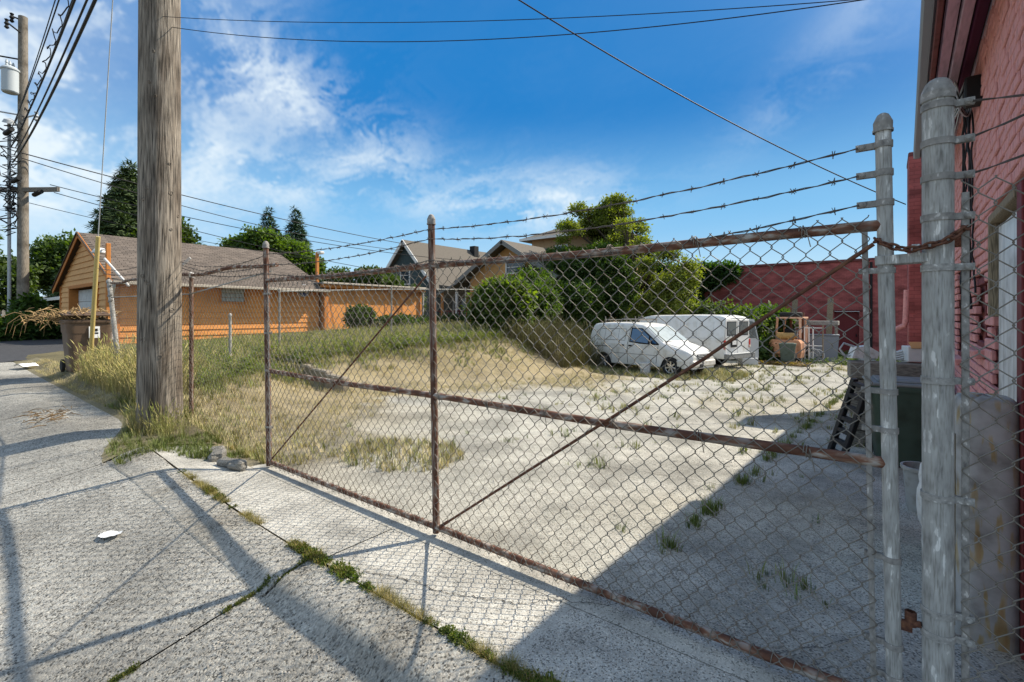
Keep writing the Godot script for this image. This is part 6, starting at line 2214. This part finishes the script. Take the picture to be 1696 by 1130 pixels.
func conifer(called: String, label: String, at: Vector3, h: float, r: float, n: int, mesh: Mesh, dark: Color, light: Color, sz: float) -> void:
	var g := thing(called, label, "tree", T(at))
	var b := B.new()
	b.tube(PackedVector3Array([Vector3(0, -0.5, 0), Vector3(0, h * 0.5, 0), Vector3(0, h, 0)]), [r * 0.09, r * 0.05, 0.01], 8)
	put("trunk", b, K.bark, g)
	var xs := []
	var cs := []
	var levels := int(h / 0.55)
	for k in n:
		var lv := int(R.randf() * R.randf() * levels)
		var arms := 7
		var arm := R.randi() % arms
		var a := TAU * arm / arms + lv * 1.9 + rn(-0.22, 0.22)
		var y := h * 0.12 + (h * 0.88) * (lv + 0.5) / levels
		var reach := r * (1.0 - pow((y - h * 0.12) / (h * 0.88), 1.15)) * (0.72 + 0.38 * absf(sin(arm * 3.7 + lv * 2.3))) + 0.12
		var t := sqrt(R.randf())
		var p := Vector3(cos(a) * reach * t, y - reach * t * t * 0.28 + rn(-0.1, 0.1) + 0.25, sin(a) * reach * t)
		var s := sz * rn(0.7, 1.3)
		xs.push_back(Transform3D(Basis.from_euler(Vector3(rn(-0.3, 0.3), -a + rn(-0.5, 0.5), -0.35 + rn(-0.2, 0.2))).scaled(Vector3(s, s * 0.7, s)), p))
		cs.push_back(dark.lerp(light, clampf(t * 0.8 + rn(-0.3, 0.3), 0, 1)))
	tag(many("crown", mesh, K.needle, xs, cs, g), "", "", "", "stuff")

func build_trees() -> void:
	R.seed = 501
	var broad := leaf_mesh(11, 0.20, 0.065, 0.24, 601)
	var fine := leaf_mesh(16, 0.105, 0.032, 0.17, 602)
	var sprig := leaf_mesh(18, 0.30, 0.035, 0.28, 603)
	R.seed = 502
	var D := Color(0.022, 0.05, 0.014)
	var Lt := Color(0.085, 0.145, 0.03)
	# behind the minivan: big dark shrub and the taller airy tree
	var y := lot_y(-9.0, 20.0)
	tree("dark_shrub", "big dark-leaved shrub behind the minivan", P(-13.5, lot_y(-13.5, 23.0) - 0.1, 23.0), 2.9, [[Vector3(-1.6, 2.0, 0.9), Vector3(1.5, 1.7, 1.3)], [Vector3(0.4, 2.5, 0.3), Vector3(1.6, 1.5, 1.3)], [Vector3(2.0, 2.2, 0.0), Vector3(1.4, 1.9, 1.2)], [Vector3(-0.7, 3.5, 0.0), Vector3(1.3, 0.9, 1.1)], [Vector3(-0.6, 1.4, 3.2), Vector3(1.5, 1.5, 1.2)], [Vector3(0.5, 1.0, 4.6), Vector3(1.1, 1.2, 1.0)], [Vector3(1.6, 3.7, -0.4), Vector3(1.1, 0.8, 1.0)], [Vector3(1.3, 1.2, 1.9), Vector3(1.2, 1.2, 1.1)]], 8500, fine, K.leaf, Color(0.04, 0.085, 0.024), Color(0.15, 0.23, 0.055), 1.3)
	var lob := []
	R.seed = 55
	for k in 105:
		var hh := lerpf(1.4, 7.6, pow(R.randf(), 1.15))
		var wd := pl(hh, [[2.0, 2.6], [3.5, 3.1], [5.0, 2.9], [6.4, 2.6], [7.6, 1.4]])
		var an := rn(0, TAU)
		var q := wd * sqrt(R.randf())
		lob.push_back([Vector3(cos(an) * q + (0.5 if hh < 4.2 else -1.7), hh + 0.3 * sin(an * 3.0), sin(an) * q * 0.9), Vector3(rn(0.35, 0.62), rn(0.2, 0.36), rn(0.35, 0.62))])
	lob.push_back([Vector3(2.6, 2.0, 0.6), Vector3(1.1, 1.3, 1.0)])
	lob.push_back([Vector3(2.9, 3.4, 0.2), Vector3(0.9, 0.9, 0.9)])
	tree("leafy_tree", "tall airy yellow-green tree rising above the dark shrub", P(-11.2, lot_y(-11.2, 25.2), 25.2), 7.6, lob, 5000, fine, K.leaf, Color(0.12, 0.165, 0.035), Color(0.40, 0.43, 0.11), 1.3)
	tree("ivy", "dark ivy cascading over the top of the far red wall", P(-10.2, 0.0, 31.6), 2.9, [[Vector3(-1.4, 3.2, 0), Vector3(1.8, 1.6, 0.6)], [Vector3(0.8, 3.9, 0), Vector3(1.5, 0.8, 0.5)], [Vector3(-0.3, 2.4, 0.1), Vector3(1.2, 1.0, 0.5)], [Vector3(2.2, 4.1, 0), Vector3(0.9, 0.45, 0.4)]], 3200, broad, K.leaf, Color(0.03, 0.075, 0.022), Color(0.09, 0.17, 0.04), 1.1)
	tree("bramble", "light-leaved bramble mound behind the cargo van roof", P(-7.6, lot_y(-7.6, 25.5), 25.5), 2.4, [[Vector3(0, 1.2, 0), Vector3(2.2, 1.5, 1.2)], [Vector3(1.8, 1.0, 0.2), Vector3(1.5, 1.3, 1.0)], [Vector3(-2.0, 1.2, 0), Vector3(1.6, 1.5, 1.2)]], 3400, broad, K.leaf, Color(0.04, 0.075, 0.02), Color(0.17, 0.23, 0.075), 1.0)
	tree("bramble", "dark ivy and bramble thicket between the cargo van and the forklift", P(-5.3, lot_y(-5.3, 26.4), 26.4), 2.0, [[Vector3(0, 1.1, 0), Vector3(1.3, 1.3, 0.9)], [Vector3(-0.9, 0.8, 0.5), Vector3(1.1, 1.0, 0.9)], [Vector3(0.7, 1.6, -0.6), Vector3(0.9, 0.9, 0.8)], [Vector3(0.2, 0.5, 1.3), Vector3(1.2, 0.6, 0.9)]], 3600, broad, K.leaf, Color(0.04, 0.09, 0.025), Color(0.16, 0.25, 0.075), 0.9)
	tree("round_bush", "rounded leafy bush at the back fence in front of the tan house", P(-12.1, lot_y(-12.1, 15.2), 15.2), 2.2, [[Vector3(0, 1.25, 0), Vector3(0.95, 0.9, 0.95)], [Vector3(0.2, 1.55, 0.1), Vector3(0.7, 0.55, 0.7)], [Vector3(-0.6, 1.0, 0.2), Vector3(0.9, 0.9, 0.8)], [Vector3(0.3, 0.8, 0.1), Vector3(0.7, 0.8, 0.8)]], 1900, broad, K.leaf, Color(0.06, 0.11, 0.03), Color(0.22, 0.29, 0.075), 0.9)
	tree("hedge_shrub", "leafy shrub growing against the orange shed wall", P(-19.6, lot_y(-19.6, 14.2), 14.2), 1.2, [[Vector3(-0.6, 0.55, 0.2), Vector3(0.6, 0.5, 0.6)], [Vector3(0.2, 0.25, -1.4), Vector3(0.8, 0.35, 1.0)], [Vector3(0.3, 0.2, -3.4), Vector3(0.8, 0.3, 1.0)], [Vector3(0.2, 0.25, -5.0), Vector3(0.8, 0.35, 0.9)]], 2400, broad, K.leaf, Color(0.03, 0.065, 0.016), Color(0.12, 0.19, 0.045), 0.8)
	tree("roadside_bush", "dense dark leafy bush round the foot of the far utility pole", P(-26.2, 0.45, 3.6), 1.3, [[Vector3(0, 0.55, 0), Vector3(1.0, 0.55, 1.1)], [Vector3(0.2, 0.42, -1.5), Vector3(1.0, 0.48, 1.0)], [Vector3(0.2, 0.42, 1.4), Vector3(1.0, 0.45, 1.0)], [Vector3(-0.7, 1.3, 0.25), Vector3(0.34, 0.5, 0.3)], [Vector3(0.2, 0.3, -2.7), Vector3(0.9, 0.4, 0.8)]], 4600, broad, K.leaf, Color(0.03, 0.07, 0.02), Color(0.12, 0.20, 0.05), 0.85)
	tree("vine_growth", "yellow-green vine sprouting on the dark house fence", P(-24.4, 0.9, 19.0), 2.4, [[Vector3(0, 1.6, 0), Vector3(0.9, 1.4, 0.9)], [Vector3(1.2, 1.2, -0.6), Vector3(0.8, 1.1, 0.8)], [Vector3(-1.2, 2.9, 0.6), Vector3(0.9, 0.6, 0.8)], [Vector3(-3.0, 2.8, 1.6), Vector3(0.8, 0.6, 0.8)]], 2200, broad, K.leaf, Color(0.04, 0.08, 0.02), Color(0.14, 0.20, 0.05), 0.9)
	# far trees
	R.seed = 503
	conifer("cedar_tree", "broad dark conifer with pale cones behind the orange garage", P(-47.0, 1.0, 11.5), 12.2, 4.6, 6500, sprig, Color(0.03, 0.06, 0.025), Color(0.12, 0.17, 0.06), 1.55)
	tree("maple_tree", "lighter green tree beside the conifer behind the garage", P(-45.5, 1.0, 13.5), 8.0, [[Vector3(0, 6.0, 0), Vector3(2.0, 2.2, 2.0)], [Vector3(1.2, 5.0, 1.0), Vector3(1.6, 1.8, 1.8)], [Vector3(-1.2, 5.0, 0), Vector3(1.6, 1.8, 1.8)]], 2400, broad, K.leaf, Color(0.03, 0.065, 0.016), Color(0.12, 0.17, 0.04), 1.5)
	conifer("fir_tree", "slim dark fir, left of the pair above the garage ridge", P(-50.5, 1.0, 24.0), 11.3, 2.6, 2600, sprig, Color(0.025, 0.06, 0.035), Color(0.07, 0.12, 0.055), 1.3)
	conifer("fir_tree", "slim dark fir, right of the pair above the garage ridge", P(-48.6, 1.0, 25.8), 11.6, 2.6, 2600, sprig, Color(0.025, 0.06, 0.035), Color(0.07, 0.12, 0.055), 1.3)
	tree("broadleaf_tree", "wide bright green tree over the garage roof end", P(-46.0, 1.0, 21.0), 8.0, [[Vector3(0.5, 6.6, 0), Vector3(2.0, 1.7, 1.9)], [Vector3(2.2, 5.8, -1.6), Vector3(1.8, 1.6, 1.7)], [Vector3(-1.6, 6.2, 1.0), Vector3(1.6, 1.3, 1.5)], [Vector3(3.4, 4.6, -2.6), Vector3(1.6, 1.4, 1.5)], [Vector3(0.4, 4.8, -0.4), Vector3(1.8, 1.4, 1.6)]], 4200, broad, K.leaf, Color(0.06, 0.12, 0.025), Color(0.21, 0.30, 0.065), 1.5)
	tree("alder_tree", "dark green tree mass left of the orange garage", P(-66.0, 1.0, 11.0), 8.0, [[Vector3(0, 5.4, 0), Vector3(3.4, 3.0, 3.0)], [Vector3(1.5, 4.4, -4.5), Vector3(3.2, 3.0, 3.0)], [Vector3(-1.5, 5.6, -2.0), Vector3(3.0, 2.6, 2.6)], [Vector3(2.0, 3.4, -8.0), Vector3(3.0, 2.6, 3.0)]], 5600, broad, K.leaf, Color(0.04, 0.085, 0.03), Color(0.14, 0.21, 0.06), 1.8)
	conifer("spruce_tree", "pointed spruce tip above the tree mass left of the garage", P(-68.0, 1.0, 14.5), 12.0, 2.2, 1600, sprig, Color(0.015, 0.04, 0.02), Color(0.05, 0.085, 0.035), 1.4)
	tree("alder_tree", "dark green tree at the far left edge behind the low roof", P(-64.0, 1.0, 3.0), 8.5, [[Vector3(0, 6.0, 0), Vector3(3.0, 3.2, 3.0)], [Vector3(0, 4.0, 3.5), Vector3(3.0, 2.8, 3.0)], [Vector3(0, 3.2, -3.0), Vector3(3.0, 2.6, 2.6)]], 3800, broad, K.leaf, Color(0.04, 0.085, 0.03), Color(0.14, 0.2, 0.06), 1.8)

func build_grass() -> void:
	R.seed = 699
	var stone := B.new()
	for k in 3:
		stone.lathe(T(Vector3((k - 1) * 2.6, 0, 0.7 * k), rn(0, 3), rn(-0.3, 0.3)), [Vector2(0.0, -0.3), Vector2(0.7, -0.25), Vector2(1.0, 0.1), Vector2(0.75, 0.5), Vector2(0.3, 0.66), Vector2(0.0, 0.68)], 7)
	scatter("gravel", "loose small stones strewn over the lot and alley concrete", "gravel", stone.mesh(), M(Color(1, 1, 1), 0.95, {vc = true}), 5200, func():
		var u := rn(-8.0, 0.3)
		var v := rn(-0.5, 1.6) if R.randf() < 0.22 else 2.5 + 9.0 * pow(R.randf(), 1.4)
		if patch.get_noise_2d(u * 12.0 + 5.0, v * 12.0) < 0.04: return []
		return [P(u, land(u, v) + 0.001, v), rn(0.0025, 0.0075), Color(0.46, 0.44, 0.40).lerp(Color(0.20, 0.19, 0.17), R.randf())])
	R.seed = 700
	var dry := blade_mesh(12, 0.20, 0.006, 0.09, 0.75, 701)
	var green := blade_mesh(12, 0.16, 0.008, 0.08, 0.55, 702)
	var tall := blade_mesh(14, 0.55, 0.006, 0.10, 0.45, 703, true)
	var weed := leaf_mesh(12, 0.055, 0.017, 0.07, 704)
	var herb := leaf_mesh(13, 0.14, 0.034, 0.14, 705)
	R.seed = 706
	var straw := Color(0.68, 0.56, 0.32)
	var gold := Color(0.56, 0.47, 0.24)
	var grn := Color(0.14, 0.185, 0.04)
	var lime := Color(0.20, 0.24, 0.055)
	# the bank
	scatter("dry_grass", "matted straw-coloured grass covering the bank", "grass", dry, K.blade, 11000, func():
		var v := 2.9 + 17.0 * R.randf()
		var u := lerpf(pl(v, TOE) + 1.2, pl(v, TOP) - 1.6, R.randf())
		var t := bank(u, v)
		if R.randf() > 0.25 + t * 2.0 or patch.get_noise_2d(u * 22.0, v * 22.0) < -0.18: return []
		return [P(u, lot_y(u, v), v), rn(0.3, 0.75) * (0.7 + 0.4 * t), straw.lerp(gold, R.randf())])
	scatter("green_grass", "green and olive grass patches growing through the dry bank", "grass", green, K.blade, 12000, func():
		var v := 2.9 + 17.0 * R.randf()
		var u := lerpf(pl(v, TOE) + 0.6, pl(v, TOP) - 3.0, R.randf())
		var t := bank(u, v) + 0.55 * patch.get_noise_2d(u * 14.0, v * 14.0)
		if t < 0.48 + 0.25 * R.randf(): return []
		return [P(u, lot_y(u, v), v), rn(0.45, 1.05), Color(0.19, 0.23, 0.05).lerp(Color(0.28, 0.30, 0.09), R.randf())])
	scatter("terrace_weeds", "tall green weeds below the orange garage wall", "weeds", herb, K.leaf, 9000, func():
		var v := 2.9 + 18.0 * R.randf()
		var u := pl(v, TOP) + 0.8 - 7.0 * pow(R.randf(), 1.3)
		return [P(u, lot_y(u, v) + rn(0.0, 0.16), v), rn(0.4, 0.8), Color(0.12, 0.17, 0.04).lerp(Color(0.28, 0.33, 0.10), R.randf())])
	scatter("terrace_grass", "tall pale grass standing along the back fence", "grass", tall, K.blade, 2600, func():
		var v := 2.9 + 15.0 * R.randf()
		var u := pl(v, TOP) + 1.0 - 6.0 * R.randf()
		return [P(u, lot_y(u, v), v), rn(0.35, 0.72), lime.lerp(straw, R.randf())])
	# verge by the big pole
	scatter("seeding_grass", "tall golden seeding grass clump left of the big pole", "grass", tall, K.blade, 620, func():
		var u := -8.3 - 3.6 * pow(R.randf(), 1.1)
		var v := lerpf(edge_v(u) + 0.18, 2.75, R.randf())
		if u > -8.0 and v < 2.1: return []
		return [P(u, land(u, v), v), rn(0.5, 0.95), gold.lerp(Color(0.36, 0.36, 0.12), R.randf() * R.randf() * 1.4)])
	scatter("verge_grass", "low green grass round the foot of the big pole", "grass", green, K.blade, 3000, func():
		var u := -5.4 - 3.8 * R.randf()
		var v := lerpf(1.36, 2.38, R.randf())
		if v < edge_v(u) - 0.02 or (u > -5.8 and v < 1.78): return []
		if patch.get_noise_2d(u * 25.0, v * 25.0) < -0.06: return []
		return [P(u, land(u, v), v), rn(0.28, 0.62), Color(0.13, 0.18, 0.04).lerp(Color(0.20, 0.22, 0.06), R.randf())])
	scatter("verge_straw", "flattened straw and dry stems on the bare verge beside the alley", "straw", dry, K.blade, 1500, func():
		var u := -7.6 - 9.0 * R.randf()
		var v := lerpf(edge_v(u) - 0.03, 2.35, R.randf())
		if patch.get_noise_2d(u * 16.0, v * 16.0) < -0.1: return []
		return [P(u, land(u, v) + 0.01, v), rn(0.2, 0.5), straw.lerp(lime, R.randf() * R.randf())])
	scatter("pole_foot_grass", "long straw-tipped grass at the base of the big pole", "grass", tall, K.blade, 90, func():
		var a := rn(-2.2, 1.2)
		var r := rn(0.22, 0.6)
		var u := -7.14 + cos(a) * r * 1.15
		var v := 2.02 + sin(a) * r * 0.5
		return [P(u, land(u, v), v), rn(0.3, 0.55), gold.lerp(lime, R.randf())])
	scatter("fence_foot_grass", "ragged grass along the foot of the left fence", "grass", green, K.blade, 900, func():
		var u := -4.75 - 3.6 * R.randf()
		var v := 2.36 + absf(rn(-0.3, 1.6)) * R.randf()
		return [P(u, land(u, v), v), rn(0.25, 0.7), straw.lerp(lime, R.randf())])
	# left part of the lot just inside the gate
	scatter("lot_grass", "thin grass patches on the worn left side of the lot", "grass", dry, K.blade, 5000, func():
		var v := 2.6 + 12.0 * R.randf()
		var u := pl(v, TOE) + 4.6 * R.randf() - 0.6
		if dryness(u, v) < 0.30 + 0.5 * R.randf(): return []
		return [P(u, lot_y(u, v), v), rn(0.25, 0.6), straw.lerp(Color(0.22, 0.22, 0.07), R.randf())])
	scatter("gate_patch_grass", "green grass patch just behind the gate's left half", "grass", green, K.blade, 420, func():
		var a := rn(0, TAU)
		var r := sqrt(R.randf())
		var u := -4.35 + cos(a) * r * 0.75
		var v := 3.55 + sin(a) * r * 0.65
		return [P(u, lot_y(u, v), v), rn(0.3, 0.75), Color(0.17, 0.21, 0.05).lerp(straw, R.randf())])
	# weeds in the joints of the lot
	scatter("lot_weeds", "small green weeds sprouting from cracks across the lot", "weeds", green, K.blade, 9000, func():
		var v := 3.0 + 21.0 * R.randf()
		var u := lerpf(-6.5, -0.2, R.randf())
		var q := absf(patch.get_noise_2d(u * 6.0 + 300.0, v * 6.0))
		var w := patch.get_noise_2d(u * 16.0, v * 16.0 + 80.0)
		if q > 0.06 or w < 0.02: return []
		return [P(u, lot_y(u, v), v), rn(0.3, 0.8), Color(0.12, 0.18, 0.035).lerp(Color(0.25, 0.27, 0.08), R.randf())])
	scatter("lot_tufts", "yellow-green tufts on the far half of the lot", "weeds", green, K.blade, 3600, func():
		var v := 8.0 + 16.0 * R.randf()
		var u := lerpf(-5.5, 0.2, R.randf())
		if patch.get_noise_2d(u * 20.0 + 700.0, v * 9.0) < 0.20: return []
		return [P(u, lot_y(u, v), v), rn(0.4, 0.9), lime.lerp(straw, R.randf() * 0.7)])
	scatter("shade_line_weeds", "weed tufts in the joint along the building's shadow edge", "weeds", green, K.blade, 620, func():
		var v := 3.2 + 16.0 * pow(R.randf(), 1.4)
		var u := -1.22 + 0.02 * v + rn(-0.05, 0.05)
		if patch.get_noise_2d(3.0, v * 55.0) < 0.02: return []
		return [P(u, lot_y(u, v), v), rn(0.3, 0.75), grn.lerp(lime, R.randf())])
	scatter("wall_foot_weeds", "leafy weeds at the foot of the far red wall", "weeds", herb, K.leaf, 900, func():
		var v := rn(24.5, 31.6)
		var u := rn(-1.9, 0.3) if R.randf() < 0.6 else rn(-5.5, -2.0)
		if v < 29.0 and u > -1.2 and u < -0.3: return []
		return [P(u, lot_y(u, v) + rn(0, 0.15), v), rn(0.5, 1.1), Color(0.05, 0.09, 0.02).lerp(Color(0.14, 0.2, 0.05), R.randf())])
	scatter("dead_leaves", "drift of dead brown leaves before the forklift bin", "leaves", herb, K.leaf, 260, func():
		var u := rn(-4.4, -2.6)
		var v := rn(23.0, 23.9)
		return [P(u, lot_y(u, v) + 0.04, v), rn(0.4, 0.8), Color(0.30, 0.2, 0.1)])
	scatter("van_grass", "rough grass under and round the minivan", "grass", green, K.blade, 2600, func():
		var u := rn(-10.5, -3.8)
		var v := rn(15.3, 19.5)
		if u > -5.0 and v < 16.2: return []
		return [P(u, lot_y(u, v), v), rn(0.6, 1.2), grn.lerp(straw, R.randf() * 0.9)])
	scatter("brush", "grey-brown brush and dead stems left of the minivan", "brush", tall, K.blade, 1100, func():
		var u := rn(-11.2, -8.8)
		var v := rn(14.2, 18.8)
		return [P(u, lot_y(u, v), v), rn(0.7, 1.5), Color(0.16, 0.13, 0.08).lerp(Color(0.2, 0.2, 0.08), R.randf())])
	# weeds in the kerb seam
	scatter("seam_weeds", "line of small weeds growing in the joint behind the kerb", "weeds", weed, K.leaf, 3400, func():
		var u := lerpf(-5.1, -0.7, R.randf())
		var k := patch.get_noise_2d(u * 26.0, 11.0)
		var need := -0.22 if u > -3.1 else 0.02
		if k < need or patch.get_noise_2d(u * 110.0, 71.0) < -0.12: return []
		var v := 1.632 + rn(-0.022, 0.03) * (1.0 + maxf(0.0, k) * 1.5)
		return [P(u, land(u, v) + rn(0.0, 0.02), v), rn(0.10, 0.30) * (0.7 + 1.2 * maxf(0.0, k)), Color(0.085, 0.15, 0.025).lerp(Color(0.20, 0.22, 0.05) if u > -2.75 else Color(0.26, 0.21, 0.08), R.randf())])
	scatter("seam_grass", "dry grassy fringe in the kerb joint", "grass", dry, K.blade, 1500, func():
		var u := lerpf(-5.0, -0.8, R.randf())
		var v := 1.632 + rn(-0.02, 0.035)
		if patch.get_noise_2d(u * 30.0, 55.0) < -0.12: return []
		return [P(u, land(u, v), v), rn(0.14, 0.32), Color(0.40, 0.31, 0.11).lerp(lime, R.randf() * 0.6)])
	scatter("joint_weeds", "moss and weeds in the cross joint of the alley slabs", "weeds", weed, K.leaf, 900, func():
		var v := 1.62 - 1.15 * R.randf()
		if v < 1.2 and patch.get_noise_2d(v * 60.0, 90.0) < 0.1: return []
		var u := (-2.86 if v > 1.42 else -2.93) + rn(-0.014, 0.014)
		return [P(u, land(u, v) + rn(-0.01, 0.012) * (1.0 if v > 1.4 else 0.4), v), rn(0.12, 0.34) * (1.0 if v > 1.38 else 0.6), Color(0.08, 0.13, 0.03).lerp(Color(0.22, 0.20, 0.07), R.randf())])
	scatter("post_foot_grass", "pale dry grass at the foot of the thick gate post", "grass", dry, K.blade, 60, func():
		var u := rn(0.16, 0.4)
		var v := rn(2.33, 2.5)
		return [P(u, lot_y(u, v), v), rn(0.4, 0.8), Color(0.42, 0.4, 0.3)])

func _ready() -> void:
	R.seed = 20
	soft.seed = 8
	soft.frequency = 0.05
	soft.fractal_octaves = 3
	patch.seed = 33
	patch.frequency = 0.05
	patch.fractal_octaves = 4
	world()
	materials()
	build_ground()
	build_red_building()
	build_far_wall()
	build_garage()
	build_houses()
	build_gate()
	build_gate_post()
	build_side_fence()
	build_left_fence()
	build_poles()
	build_minivan()
	build_van()
	build_forklift()
	build_clutter()
	build_trees()
	build_grass()
